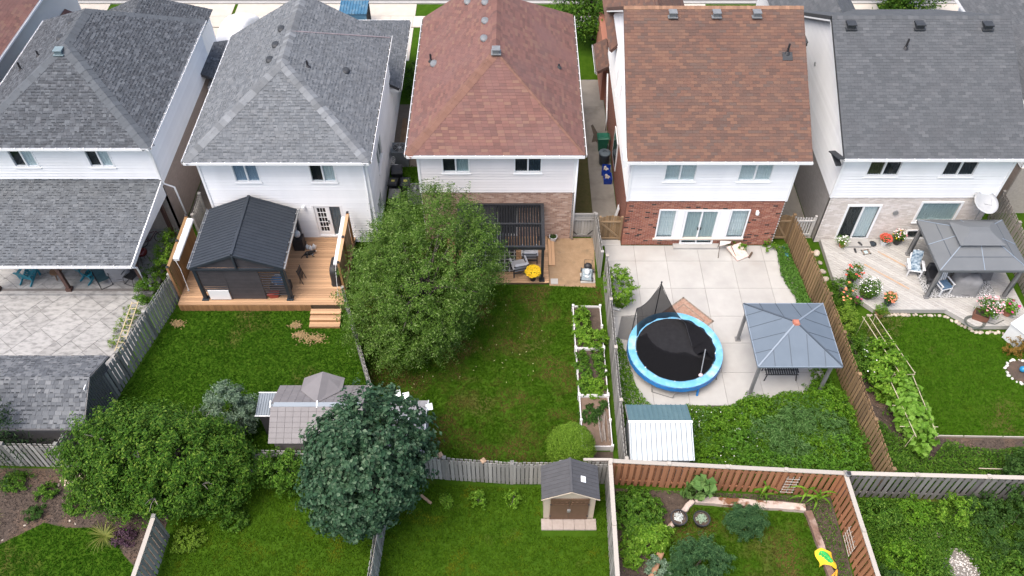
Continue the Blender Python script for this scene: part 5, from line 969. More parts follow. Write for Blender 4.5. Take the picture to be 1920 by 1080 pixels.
t = T('cabinet', 'small black cabinet with a round pale blue-white lid on top beside the gazebo post', 'cabinet', (-10.35, 28.05, .42)); m = M(); m.box((0, 0, .38), (.5, .45, .76)); m.box((0, -.23, .38), (.42, .02, .62)); m.ob('body', BLACKP, t, local=True); m = M(); lump(m, (.02, 0, .95), (.16, .16, .2), 14, 8); m.ob('round_lid', PM('pale_blue_enamel', (.5, .56, .62), rough=.3), t, local=True, smooth=True)
jug = None
for i, (x_, y_) in enumerate(((-9.98, 27.98), (-9.8, 27.9), (-9.66, 28.0))):
    t = T('jug', ('left', 'front middle', 'right')[i] + ' of the three white jugs on the cedar deck beside the cat', 'jug', (x_, y_, .42), group='white jugs by the cat'); m = M(); m.lathe([(.075, 0), (.085, .04), (.085, .18), (.04, .25), (.03, .27), (.03, .3)], n=12); m.ob('body', WPL, t, local=True, smooth=True); m = M(); m.tube([(.06, 0, .22), (.12, 0, .2), (.11, 0, .1), (.08, 0, .08)], .012, 6); m.ob('handle', WPL, t, local=True)
t = T('folded_chair', 'black folded chair standing beside the right side of the gazebo', 'chair', (-9.85, 25.85, .42), R(80))
for s_ in (-1, 1): M().tube([(s_ * .2, -.08, .02), (s_ * .2, .02, .5), (s_ * .2, .1, .95)], .016, 6).ob('side_frame', BLACKM, t, local=True); M().tube([(s_ * .17, .1, .02), (s_ * .17, .0, .5)], .016, 6).ob('rear_leg', BLACKM, t, local=True)
pbar('backrest', BLACKP, t, (-.2, .07, .8), (.2, .07, .8), .03, .25, local=True); pbar('seat', BLACKP, t, (-.18, .03, .5), (.18, .03, .5), .05, .36, local=True)
t = T('tool_bag', 'blue and white bag seen through the gazebo louvres', 'bag', (-10.75, 25.3, .9)); m = M(); lump(m, (0, 0, .25), (.38, .25, .28), 12, 7); m.ob('bag', PM('blue_nylon', (.02, .11, .27), (.03, .15, .33), 6, .7, c3=(.6, .62, .63), s3=4., t3=(.6, .65)), t, local=True, smooth=True); m = M(); m.tube([(-.2, 0, .45), (-.1, 0, .62), (.1, 0, .62), (.2, 0, .45)], .015, 6); m.ob('handle', WPL, t, local=True); M().box((0, 0, -.23), (.9, .5, .5)).ob('stand', PM('dark_stand', (.04, .04, .045), rough=.7), t, local=True)
t = T('storage_tub', 'red storage tub low behind the gazebo louvres', 'tub', (-11.0, 25.0, .42)); m = M(); m.lathe([(.22, 0), (.28, .3), (.3, .3), (.3, .33)], n=4, sx=1.3, rot=Matrix.Rotation(R(45), 3, 'Z')); m.ob('tub', PM('dull_red_plastic', (.3, .05, .04), rough=.5), t, local=True)
# ---- side yard between the grey-roofed and red-roofed houses
def ac_unit(label, loc, mat, s=.85, hgt=.85):
    t = T('air_conditioner', label, 'air conditioner', loc, group='outdoor air conditioners'); m = M(); m.box((0, 0, hgt / 2), (s, s, hgt)); m.ob('casing', mat, t, local=True); m = M()
    for i in range(int(hgt / .07)): m.box((0, 0, .06 + i * .07), (s + .02, s + .02, .02))
    m.ob('louvres', VENTG, t, local=True); g_ = M(); 
    for r_ in (.12, .2, .28, .36): g_.tube([(r_ * math.cos(a / 16 * 6.2832), r_ * math.sin(a / 16 * 6.2832), hgt + .03) for a in range(17)], .008, 4, cap=False)
    for a in range(8): g_.bar((0, 0, hgt + .03), (.38 * math.cos(a * .785), .38 * math.sin(a * .785), hgt + .03), .01, .01)
    m = M(); m.lathe([(.36, hgt + .001), (.36, hgt + .006)], n=18); m.ob('fan_well', DARK, t, local=True); g_.ob('fan_guard', STEEL, t, local=True); m = M(); lump(m, (0, 0, hgt + .02), (.09, .09, .03)); m.ob('fan_hub', STEEL, t, local=True); return t
ac_unit('tall dark air conditioner in the narrow side yard', (-6.05, 34.9, 0), PM('slate_metal', (.11, .135, .155), (.14, .165, .18), 4, .5), .85, 1.0); ac_unit('grey air conditioner beside the red-roofed house half hidden by the big tree', (-5.0, 31.9, 0), PM('mid_grey_metal', (.2, .2, .2), rough=.5), .75, .8)
BINB = PM('black_bin', (.022, .024, .028), (.035, .037, .042), 5, .5)
def cart(label, loc, rz, mat, lid=None, sticker=None, s=1., group=None, open_=False):
    t = T('wheeled_bin', label, 'bin', loc, rz, group); m = M(); vs = [(-.22, -.25, .05), (.22, -.25, .05), (.22, .2, .05), (-.22, .2, .05), (-.28, -.33, .95), (.28, -.33, .95), (.28, .3, .95), (-.28, .3, .95)]; m.add([(a * s, b * s, c * s) for a, b, c in vs], [(0, 3, 2, 1), (0, 1, 5, 4), (1, 2, 6, 5), (2, 3, 7, 6), (3, 0, 4, 7), (4, 5, 6, 7)]); m.box((0, -.34 * s, .92 * s), (.6 * s, .04, .05)); m.ob('body', mat, t, local=True)
    l_ = M(); l_.add([(a * s, b * s, c * s) for a, b, c in ((-.3, -.36, .96), (.3, -.36, .96), (.3, .32, .98), (-.3, .32, .98), (-.22, -.28, 1.05), (.22, -.28, 1.05), (.22, .25, 1.05), (-.22, .25, 1.05))], [(0, 1, 5, 4), (1, 2, 6, 5), (2, 3, 7, 6), (3, 0, 4, 7), (4, 5, 6, 7)]); lo_ = l_.ob('lid', lid or mat, t, local=True)
    if sticker: M().box((.02, -.02, 1.053 * s), (.2 * s, .16 * s, .004)).ob('sticker', sticker, lo_, local=True)
    m = M(); m.tube([(-.3 * s, .36 * s, .93 * s), (.3 * s, .36 * s, .93 * s)], .02, 6); m.ob('handle', mat, t, local=True)
    for q in (-1, 1): m = M(); m.lathe([(.1 * s, -.025), (.1 * s, .025)], (q * .24 * s, .24 * s, .1 * s), 12, rot=Matrix.Rotation(R(90), 3, 'Y')); m.ob('wheel', BLACKP, t, local=True)
    return t
YST = PM('yellow_sticker', (.55, .5, .1), rough=.6); G_ = 'black bins in the side yard'
cart('black wheeled bin farthest back of those along the white house wall', (-6.05, 33.2, 0), .1, BINB, group=G_); cart('black bin with small yellow sticker close to the white house wall', (-6.2, 32.4, 0), -.05, BINB, sticker=YST, s=.85, group=G_); cart('black bin with larger yellow sticker away from the white wall', (-5.55, 32.35, 0), .05, BINB, sticker=YST, s=.9, group=G_); cart('dark bin with grey lid nearest the big tree in the side yard', (-6.0, 31.35, 0), .0, BINB, PM('grey_lid', (.13, .13, .125), (.2, .2, .19), 8, .7), group=G_)
t = T('garden_chair', 'white wire garden chair leaning in the narrow side yard', 'chair', (-6.3, 34.0, 0), R(60)); m = M()
for r_ in (.1, .18, .26): m.tube([(r_ * math.cos(a / 14 * 6.2832), .1, .75 + r_ * math.sin(a / 14 * 6.2832) * 1.1) for a in range(15)], .012, 5, cap=False)
for a in range(6): m.bar((0, .1, .75), (.26 * math.cos(a * 1.047), .1, .75 + .28 * math.sin(a * 1.047)), .012, .012)
m.ob('wire_back', WPL, t, local=True); m = M(); m.lathe([(.24, .42), (.25, .44), (.24, .46)], (0, -.12, 0), 14); m.ob('seat', WPL, t, local=True)
for a, b in ((-.2, -.3), (.2, -.3), (-.2, .08), (.2, .08)): M().tube([(a, b, 0), (a * .8, b * .8 - .03, .43)], .014, 6).ob('leg', WPL, t, local=True)
t = T('plank_pile', 'loose weathered planks and a white stick lying in the side yard', 'planks', (-5.8, 37, 0)); 
for i in range(9): a = random.uniform(-.12, .12); pbar('plank', PM('old_brown_plank', (.14, .09, .055), (.2, .14, .09), 3, .9, rand=.25), t, (-6.2 + i * .1, 36.0 + random.uniform(-.3, .3), .06 + .03 * (i % 3)), (-6.2 + i * .1 + a, 38.4 + random.uniform(-.4, .4), .08 + .03 * (i % 3)), .12, .03)
pbar('stick', WHITE, t, (-5.55, 36.3, .25), (-5.75, 38.4, .3), .03, .03)
# ---- side path between red-roofed and brown-roofed houses
GRN = PM('green_plastic_bin', (.012, .1, .06), (.018, .13, .08), 5, .45); cart('green wheeled bin standing against the red brick wall', (5.0, 35.9, .04), R(-90), GRN, s=.95)
t = T('trash_can', 'round slate-blue trash can beside the green bin', 'bin', (5.0, 34.75, .04)); m = M(); m.lathe([(.26, 0), (.31, .7), (.33, .72), (.33, .76), (.26, .8), (.1, .82)], n=18); m.ob('body', PM('slate_blue_plastic', (.075, .1, .12), (.1, .125, .145), 5, .5), t, local=True, smooth=True); m = M(); m.tube([(-.1, 0, .82), (-.06, 0, .87), (.06, 0, .87), (.1, 0, .82)], .015, 6); m.ob('lid_handle', BLACKP, t, local=True)
RBL = PM('royal_blue_plastic', (.008, .04, .3), (.012, .055, .36), 5, .4)
def blue_box(label, loc, rz):
    t = T('recycling_box', label, 'box', loc, rz, 'blue recycling boxes'); m = M(); w_, d_, h_ = .26, .2, .36
    for (a, b, c, d) in (((-w_, -d_), (w_, -d_), 0, -.03), ((w_, -d_), (w_, d_), .03, 0), ((w_, d_), (-w_, d_), 0, .03), ((-w_, d_), (-w_, -d_), -.03, 0)): m.add([(a[0], a[1], 0), (b[0], b[1], 0), (b[0] * 1.12, b[1] * 1.12, h_), (a[0] * 1.12, a[1] * 1.12, h_), (a[0] * .94, a[1] * .94, 0), (b[0] * .94, b[1] * .94, 0), (b[0] * 1.06, b[1] * 1.06, h_), (a[0] * 1.06, a[1] * 1.06, h_)], [(0, 1, 2, 3), (5, 4, 7, 6), (3, 2, 6, 7)])
    m.box((0, 0, .01), (w_ * 2, d_ * 2, .02)); m.ob('body', RBL, t, local=True); m = M(); g = random.Random(5)
    for i in range(7): lump(m, (g.uniform(-.15, .15), g.uniform(-.1, .1), .27 + g.uniform(0, .08)), (.09, .06, .05), 6, 4, Euler((g.random() * 3, g.random(), g.random() * 3)).to_matrix())
    m.ob('contents', PM('paper_and_card', (.6, .6, .62), (.4, .3, .2), 5, .8, rand=.2), t, local=True)
blue_box('blue recycling box full of paper nearest the brown gate', (5.08, 33.3, .04), R(90)); blue_box('blue recycling box with cardboard behind the front one', (5.05, 33.95, .04), R(80))
t = T('leaning_board', 'white board propped against the brick wall behind the brown gate', 'board', (5.2, 30.0, .04)); pbar('panel', TRIM, t, (5.15, 30.1, .04), (5.32, 30.1, 1.2), .35, .03, wd=(0, 1, 0)); pbar('foot', BLACKP, t, (5.05, 30.1, .06), (5.3, 30.1, .06), .3, .03)
tag(M().prism([(4.45, 36.5), (4.6, 37.2), (4.5, 38.0), (4.62, 38.1), (4.85, 37.3), (5.0, 36.9), (4.85, 36.2), (4.7, 36.6)], .04, .046).ob('oil_stain', PM('dark_stain', (.05, .04, .03), (.08, .065, .05), 5, .9)), 'dark branching stain on the side path between two houses', 'stain')
# ---- pergola deck furniture
CUSH = PM('light_grey_cushion', (.48, .48, .5), (.42, .42, .44), 6, .9); FR = PM('charcoal_frame', (.04, .042, .045), rough=.5)
def armchair(label, loc, rz, wid=.72, name='armchair'):
    t = T(name, label, 'sofa' if wid > 1 else 'chair', loc, rz, 'grey cushioned patio seats'); w2 = wid / 2
    for s_ in (-1, 1):
        for y in (-.34, .36): pbox('leg', FR, t, (s_ * w2, y, .3), (.05, .05, .6), local=True)
        pbox('arm', CUSH if wid < 1 else FR, t, (s_ * w2, 0, .62), (.09, .76, .04), local=True); pbox('arm_rail', FR, t, (s_ * w2, 0, .58), (.05, .7, .04), local=True)
    for y in (-.34, .36): pbox('seat_rail', FR, t, (0, y, .28), (wid, .04, .05), local=True)
    pbox('back_rail', FR, t, (0, .37, .74), (wid, .04, .05), local=True); pbox('back_rail', FR, t, (0, .36, .5), (wid, .03, .04), local=True); n = max(1, round(wid / .75))
    for i in range(n):
        c = -w2 + wid * (i + .5) / n; m = M(); m.box((c, -.02, .38), (wid / n - .08, .66, .14)); o = m.ob('seat_cushion', CUSH, t, local=True); o.modifiers.new('b', 'BEVEL').width = .035; m = M(); m.box((c, .27, .62), (wid / n - .08, .16, .42), rot=Euler((R(-14), 0, 0)).to_matrix()); o = m.ob('back_cushion', CUSH, t, local=True); o.modifiers.new('b', 'BEVEL').width = .04
    return t
armchair('light grey armchair with dark frame next to the yellow flowers', (.35, 26.75, .16), R(195)); armchair('light grey armchair under the pergola edge facing the patterned rug', (.85, 27.55, .16), R(180)); armchair('light grey sofa under the pergola at the end of the rug', (-1.35, 28.2, .16), R(0), 1.9, 'sofa')
def rugmat():
    m = bpy.data.materials.new('patterned_rug'); m.use_nodes = True; n = m.node_tree.nodes; l = m.node_tree.links; b = n['Principled BSDF']; b.inputs['Roughness'].default_value = .95; g = n.new('ShaderNodeNewGeometry'); t1 = n.new('ShaderNodeTexVoronoi'); t1.feature = 'DISTANCE_TO_EDGE'; t1.inputs['Scale'].default_value = 4.2; t1.inputs['Randomness'].default_value = 0; l.new(g.outputs['Position'], t1.inputs[0]); w_ = n.new('ShaderNodeMath'); w_.operation = 'MULTIPLY'; w_.inputs[1].default_value = 26; l.new(t1.outputs[0], w_.inputs[0]); s = n.new('ShaderNodeMath'); s.operation = 'SINE'; l.new(w_.outputs[0], s.inputs[0]); r = n.new('ShaderNodeValToRGB'); r.color_ramp.elements[0].position = .45; r.color_ramp.elements[0].color = (.03, .03, .032, 1); r.color_ramp.elements[1].position = .55; r.color_ramp.elements[1].color = (.42, .42, .42, 1); l.new(s.outputs[0], r.inputs[0]); l.new(r.outputs[0], b.inputs['Base Color']); return m
tag(M().b2(-2.4, .2, 26.7, 28.3, .161, .172).ob('rug', rugmat()), 'black and white patterned rug on the pergola deck', 'rug')
def pot(name, label, loc, r, hgt, mat, soil=True, group=None):
    t = T(name, label, 'potted plant', loc, group=group); m = M(); m.lathe([(r * .68, 0), (r * .95, hgt * .85), (r * 1.05, hgt * .88), (r * 1.05, hgt), (r * .92, hgt), (r * .9, hgt - .06)], n=16); m.ob('pot', mat, t, local=True, smooth=False); m = M(); m.lathe([(r * .9, hgt - .07), (r * .9, hgt - .05)], n=14); m.ob('soil', SOIL, t, local=True); return t
def pplant(t, c, r, n, leaf, mat, seed, fl=None, spread=.06, wid=.5):
    P, N, cc = crown_points(c, r, n, 12, spread, seed, .2, .3, -1); V, Fc = leaf_arrays(P, N, leaf, wid); npmesh('foliage', V, Fc, mat, t, 'stuff', True)
    for (mt, cnt, sz, lift) in (fl or ()):
        d = rng.normal(size=(cnt, 3)); d[:, 2] = np.abs(d[:, 2]) * .8 + .1; d /= np.linalg.norm(d, axis=1, keepdims=True); Q = np.array(c) + d * np.array(r) * rng.uniform(.85, 1.15, (cnt, 1)) + np.array([0, -.02, lift]); o = flowers(Q, sz, mt, t); o.matrix_parent_inverse = Matrix()
G_MID = foliage('mid_green_leaf', [(0, (.03, .085, .008)), (.5, (.06, .14, .014)), (.9, (.1, .2, .022)), (1, (.15, .25, .04))]); G_BRI = foliage('bright_green_leaf', [(0, (.06, .145, .01)), (.5, (.105, .22, .018)), (.9, (.17, .3, .03)), (1, (.23, .36, .06))]); G_DRK = foliage('dark_green_leaf', [(0, (.02, .055, .01)), (.5, (.036, .085, .016)), (.9, (.06, .125, .025)), (1, (.085, .16, .035))])
YEL = PM('yellow_petal', (.75, .5, .01), (.65, .4, .01), 9, .7); REDP = PM('red_petal', (.5, .05, .04), (.6, .12, .07), 9, .7); PINK = PM('pink_petal', (.6, .2, .25), (.7, .4, .42), 9, .7); WHP = PM('white_petal', (.75, .74, .72), rough=.7); MAG = PM('magenta_petal', (.4, .02, .12), (.5, .05, .2), 9, .7); CORAL = PM('coral_petal', (.62, .16, .08), (.7, .28, .15), 9, .7)
TERRA = PM('terracotta', (.38, .16, .1), (.32, .14, .09), 8, .8); GLG = PM('green_glazed_pot', (.01, .035, .03), rough=.2)
t = pot('potted_mum', 'ball of yellow chrysanthemums in a black pot on the cedar deck', (1.0, 26.18, .16), .17, .36, BLACKP); pplant(t, (0, 0, .58), (.33, .33, .24), 60, .05, G_MID, 3, [(YEL, 520, .045, 0)])
t = pot('potted_plant', 'white pot with a few dark leaves by the tan brick wall', (2.05, 28.95, 0), .2, .3, WPL); pplant(t, (0, 0, .32), (.14, .14, .1), 10, .07, G_DRK, 5)
tag(M().prism([(1.85, 26.02), (2.2, 26.02), (2.2, 26.35), (1.85, 26.35)], .015, .06).ob('stepping_slab', CONC), 'small pale slab at the corner of the pergola deck', 'slab')
t = T('stepping_slabs', 'pair of pale paving slabs under the silver-grey mower beside the fence', 'paving', (3.62, 26.45, 0))
for q in (3.45, 3.8): pbox('slab', CONC, t, (q, 26.4, .04), (.34, .62, .06))
# lawn mower
t = T('lawn_mower', 'silver-grey lawn mower parked on two pale slabs by the fence', 'lawn mower', (3.6, 26.52, .07), R(-8)); m = M(); m.add([(-.25, -.38, .1), (.25, -.38, .1), (.28, .3, .12), (-.28, .3, .12), (-.2, -.28, .26), (.2, -.28, .26), (.2, .22, .27), (-.2, .22, .27)], [(0, 1, 5, 4), (1, 2, 6, 5), (2, 3, 7, 6), (3, 0, 4, 7), (4, 5, 6, 7)]); m.ob('deck', PM('silver_blue_plastic', (.3, .36, .4), (.24, .29, .32), 6, .4), t, local=True); m = M(); lump(m, (0, -.02, .32), (.15, .2, .12), 12, 6); m.ob('motor_hood', PM('pale_silver', (.5, .54, .57), rough=.35), t, local=True, smooth=True); m = M(); lump(m, (0, .4, .26), (.2, .18, .16), 10, 6); m.ob('grass_bag', BLACKP, t, local=True, smooth=True)
for a, b in ((-.28, -.3), (.28, -.3), (-.3, .28), (.3, .28)): m = M(); m.lathe([(.1, -.03), (.1, .03)], (a, b, .1), 14, rot=Matrix.Rotation(R(90), 3, 'Y')); m.ob('wheel', BLACKP, t, local=True)
m = M(); m.tube([(-.18, .2, .25), (-.18, .55, .55), (.18, .55, .55), (.18, .2, .25)], .014, 6); m.ob('handle', BLACKM, t, local=True); M().box((0, -.3, .27), (.16, .08, .03)).ob('front_badge', TRIM, t, local=True)
# raised beds
WBD = PM('white_plastic_board', (.68, .67, .68), (.6, .59, .6), 4, .6)
G_ = 'white framed raised beds'; LB = ('rearmost white framed raised bed, densely planted', 'middle white framed raised bed with two green rows', 'front white framed raised bed with bare soil and twigs')
for i, (ya_, yb_) in enumerate(((22.02, 24.4), (19.55, 21.95), (17.07, 19.48))):
    t = T('raised_bed', LB[i], 'raised bed', (3.45, (ya_ + yb_) / 2, 0), group=G_); xl, xr = 2.82 + .02 * i, 4.06
    for p, q in (((xl, ya_), (xr, ya_)), ((xl, yb_), (xr, yb_)), ((xl, ya_), (xl, yb_)), ((xr, ya_), (xr, yb_))): pbar('side_board', WBD, t, (*p, .2), (*q, .2), .035, .32)
    for p in ((xl, ya_), (xr, ya_), (xl, yb_), (xr, yb_), (xl, (ya_ + yb_) / 2), (xr, (ya_ + yb_) / 2)): pbox('corner_post', WBD, t, (*p, .22), (.1, .1, .44))
    M().b2(xl + .02, xr - .02, ya_ + .02, yb_ - .02, 0, .24).ob('soil', SOIL if i < 2 else PM('brown_soil', (.13, .09, .065), (.17, .12, .09), 5, 1., bump=.6), t)
tag(M().b2(2.9, 4.1, 16.2, 17.0, 0, .03).ob('mulch_bed', MULCH), 'patch of dark mulch between the front raised bed and the fence corner', 'mulch')
t = T('twig_bundle', 'bundle of dry twigs lying in the front raised bed', 'twigs', (3.8, 18, .24))
for i in range(16): x_ = 3.6 + random.uniform(0, .38); M().tube([(x_, 17.25 + random.uniform(0, .3), .27 + random.uniform(0, .1)), (x_ + random.uniform(-.08, .08), 18.0, .3 + random.uniform(0, .1)), (x_ + random.uniform(-.15, .15), 18.6 + random.uniform(0, .4), .3)], .012, 5, .006).ob('twig', DEAD, t)
# ---- trampoline
TC = Vector((7.11, 21.62, .8)); TR = 2.05; t = T('trampoline', 'round trampoline with light blue pad and collapsed black safety net', 'trampoline', (TC.x, TC.y, .05)); PAD = PM('light_blue_pad', (.1, .33, .54), (.17, .42, .6), 3.5, .6, c3=(.42, .58, .66), s3=1.3, t3=(.5, .72), bump=.5, bscale=9); PADD = PM('royal_blue_skirt', (.015, .14, .42), (.03, .2, .5), 3, .5)
ringp = lambda r, z, a: (TC.x + r * math.cos(a), TC.y + r * math.sin(a), z)
N_ = 64; m = M(); vs = []; fs = []
for i in range(N_):
    a = 2 * math.pi * i / N_; w_ = .012 * math.sin(i * 1.9); vs += [ringp(TR - .36, .80 + w_, a), ringp(TR - .18, .83 + w_, a), ringp(TR, .81, a)]
for i in range(N_): j = (i + 1) % N_; fs += [(3 * i, 3 * j, 3 * j + 1, 3 * i + 1), (3 * i + 1, 3 * j + 1, 3 * j + 2, 3 * i + 2)]
m.add(vs, fs).ob('pad', PAD, t, smooth=True); m = M(); vs = []; fs = []
for i in range(N_): a = 2 * math.pi * i / N_; vs += [ringp(TR, .81, a), ringp(TR + .03, .56 + .02 * math.sin(i * 2.3), a)]
for i in range(N_): j = (i + 1) % N_; fs.append((2 * i, 2 * i + 1, 2 * j + 1, 2 * j))
m.add(vs, fs).ob('pad_skirt', PADD, t, smooth=True); MATB = PM('black_jumping_mat', (.016, .016, .018), (.022, .022, .024), 5, .9, spec=.1); m = M(); rr = [.02, .6, 1.2, TR - .34]; vs = []; fs = []
for k_, r_ in enumerate(rr): vs += [ringp(r_, .775 - .02 * (1 - (r_ / TR) ** 2), 2 * math.pi * i / 40) for i in range(40)]
for k_ in range(3): fs += [(k_ * 40 + i, k_ * 40 + (i + 1) % 40, (k_ + 1) * 40 + (i + 1) % 40, (k_ + 1) * 40 + i) for i in range(40)]
fs.append(tuple(range(40))); m.add(vs, fs).ob('jumping_mat', MATB, t); m = M(); m.tube([ringp(TR - .02, .77, 2 * math.pi * i / 48) for i in range(49)], .03, 6, cap=False); m.ob('frame_ring', STEEL, t)
for i in range(4):
    a = R(250 + i * 90); m = M(); m.tube([ringp(TR - .03, .76, a - .28), ringp(TR + .02, .08, a - .22), ringp(TR + .02, .06, a + .22), ringp(TR - .03, .76, a + .28)], .024, 6); m.ob('leg', GREYM, t)
for i in range(36): a = 2 * math.pi * i / 36; pbar('spring', STEEL, t, ringp(TR - .36, .79, a), ringp(TR - .28, .80, a), .018, .018)
m = M(); [m.box(ringp(TR - .34, .815, R(q)), (.05, .05, .02)) for q in (185, 215, 262, 330, 352, 20, 45)]; m.ob('pad_ties', TRIM, t)
NET = mesh_net('black_net', cover=.85); tip = Vector((6.5, 23.75, 2.7)); lt = Vector((5.5, 23.2, 1.65)); rt = Vector((8.15, 20.9, 1.75))
M().tube([(6.5, 23.78, .05), (6.5, 23.77, 1.4), tip], .022, 8).ob('net_pole', BLACKM, t); m = M(); lump(m, tip + Vector((0, 0, .06)), (.04, .04, .07)); m.ob('pole_knob', BLACKP, t); M().tube([(5.45, 23.2, .1), lt], .022, 8).ob('net_pole', BLACKM, t); M().tube([(7.9, 19.72, .05), (8.02, 20.3, .9), rt], .022, 8).ob('net_pole', STEEL, t); M().tube([(7.9, 19.7, .05), (7.96, 19.95, .55)], .05, 8).ob('pole_sleeve', PADD, t); m = M(); lump(m, (8.0, 20.2, .85), (.1, .08, .09)); m.ob('pole_clamp', PM('pink_white_tape', (.6, .35, .38), (.75, .72, .72), 12, .6), t)
def sheet(f, nu, nv, name, mat):
    vs = [f(i / nu, j / nv) for j in range(nv + 1) for i in range(nu + 1)]; fs = [(j * (nu + 1) + i, j * (nu + 1) + i + 1, (j + 1) * (nu + 1) + i + 1, (j + 1) * (nu + 1) + i) for j in range(nv) for i in range(nu)]; return M().add(vs, fs).ob(name, mat, t, smooth=True)
def top_edge(u):     # the slack upper hem: left pole -> tip -> down across the mat -> right pole
    if u < .25: k = u / .25; return lt.lerp(tip, k) - Vector((0, 0, .35 * math.sin(math.pi * k)))
    if u < .5: k = (u - .25) / .25; q = Vector((7.7, 22.85, .98)); return tip.lerp(q, k) - Vector((0, 0, .25 * math.sin(math.pi * k)))
    k = (u - .5) / .5; q0 = Vector((7.7, 22.85, .98)); q1 = Vector((7.85, 21.7, .86)); 
    return q0.lerp(q1, k * 2) if k < .5 else q1.lerp(rt, (k - .5) * 2) - Vector((0, 0, .45 * math.sin(math.pi * (k - .5) * 2)))
def bottom_edge(u): a = R(160 - u * 185); return Vector(ringp(TR - .32, .84, a))
sheet(lambda u, v: top_edge(u).lerp(bottom_edge(u), v) + Vector((.03 * math.sin(u * 60), .03 * math.cos(u * 47), .05 * math.sin(u * 70) * (1 - v) * v * 3)), 60, 12, 'safety_net', NET)
def lower(u, v): a = R(-25 - u * 175); p = Vector(ringp(TR - .32, .82, a)); q = Vector((7.0 - .9 * u, 21.6 + .9 * u, .86)); return p.lerp(q, v * .75) + Vector((0, 0, .02 + .02 * math.sin(u * 44 + v * 9)))
sheet(lower, 50, 10, 'net_fold', mesh_net('black_net_fold', (.008, .008, .009), .6))
for u0 in (.0, .25, .5): m = M(); m.tube([top_edge(min(.999, u0 + i * .0125)) + Vector((0, 0, .005)) for i in range(21)] if u0 else [top_edge(i * .0125) for i in range(21)], .012, 5); m.ob('net_hem', BLACKP, t)
PERS = PM('faded_red_rug', (.26, .14, .1), (.36, .25, .19), 9, .95, bump=.3); 
def rug(label, c, a, l_, w_, mat):
    t = T('rug', label, 'rug', c, a); M().box((0, 0, .006), (l_, w_, .012)).ob('field', mat, t, local=True); m = M()
    for s_ in (-1, 1): m.box((s_ * (l_ / 2 - .04), 0, .014), (.07, w_, .008)); m.box((0, s_ * (w_ / 2 - .04), .014), (l_, .07, .008)); m.box((s_ * (l_ / 2 - .32), 0, .014), (.04, w_ - .6, .006)); m.box((0, s_ * (w_ / 2 - .32), .014), (l_ - .6, .04, .006))
    m.ob('border', PM('dark_rug_border', (.09, .06, .05), (.3, .25, .2), 14, .95), t, local=True); return t
rug('faded red patterned rug sticking out from behind the trampoline', (7.75, 23.7, .052), R(-50), 1.9, 2.4, PERS)
t = T('folding_frame', 'grey folding frame lying on the concrete left of the trampoline', 'frame', (5.3, 23.2, .05)); m = M(); m.tube([(4.75, 22.75, .08), (5.05, 24.0, .1), (5.7, 23.9, .3), (5.45, 22.6, .15), (4.75, 22.75, .08)], .015, 6); m.ob('tube_frame', GREYM, t); m = M(); m.add([(4.75, 22.75, .08), (5.45, 22.6, .15), (5.7, 23.9, .3), (5.05, 24.0, .1)], [(0, 1, 2, 3)]); m.ob('mesh_panel', mesh_net('grey_mesh', (.08, .08, .08), .5), t)
tag(M().box((4.75, 24.45, .12), (.55, .14, .03), R(-15)).ob('plank', WHITE), 'short white plank by the fence left of the trampoline', 'plank')
# lounge chair lying against the brick wall
t = T('lounge_chair', 'faded patterned lounge chair lying on its side by the brick wall', 'chair', (10.9, 28.0, .05)); m = M(); m.slab([(10.55, 28.2, .3), (11.0, 27.45, .12), (11.6, 27.75, .14), (11.25, 28.4, .42)], .08); o = m.ob('cushion', PM('faded_pink_floral', (.52, .36, .32), (.62, .55, .5), 7, .95), t); m = M(); m.tube([(10.1, 27.7, .05), (10.15, 28.05, .5), (10.7, 28.25, .5), (11.0, 27.6, .08)], .016, 6); m.tube([(10.15, 28.3, .06), (10.2, 28.35, .6), (11.2, 28.42, .5)], .016, 6); m.tube([(11.6, 27.7, .06), (11.8, 28.0, .14)], .05, 8); m.ob('tube_frame', PM('brown_tube', (.1, .07, .05), rough=.5), t); m = M(); m.add([(10.15, 28.05, .5), (10.7, 28.25, .5), (10.75, 28.35, .55), (10.2, 28.35, .6)], [(0, 1, 2, 3)]); m.ob('sling', PM('pale_sling', (.5, .47, .45)), t)
t = T('garden_bench', 'black lattice bench under the slate-blue gazebo', 'bench', (11.6, 20.75, .05)); 
for i in range(14): pbar('seat_slat', BLACKM, t, (10.95 + i * .1, 20.5, .47), (10.95 + i * .1, 21.0, .47), .05, .02)
for q in (20.5, 20.75, 21.0): pbar('seat_rail', BLACKM, t, (10.9, q, .455), (12.32, q, .455), .03, .03)
for i in range(14): pbar('back_slat', BLACKM, t, (10.95 + i * .1, 21.02, .47), (10.95 + i * .1, 21.15, .95), .04, .015, wd=(1, 0, 0))
pbar('back_rail', BLACKM, t, (10.9, 21.15, .95), (12.32, 21.15, .95), .04, .05)
for xx in (10.98, 12.24):
    for yy in (20.5, 21.02): pbar('leg', BLACKM, t, (xx + (.06 if xx > 11.5 else -.06), yy - .04, .05), (xx, yy, .46), .04, .04)
    pbar('arm', BLACKM, t, (xx, 20.45, .68), (xx, 21.12, .7), .06, .03)
tag(M().tube([(13.42, 28.4, .08), (13.5, 27.7, .1)], .09, 8).ob('rolled_tarp', PM('blue_tarp', (.03, .16, .32), (.05, .22, .4), 6, .6)), 'rolled blue tarp at the corner of the patio by the brown fence', 'tarp')
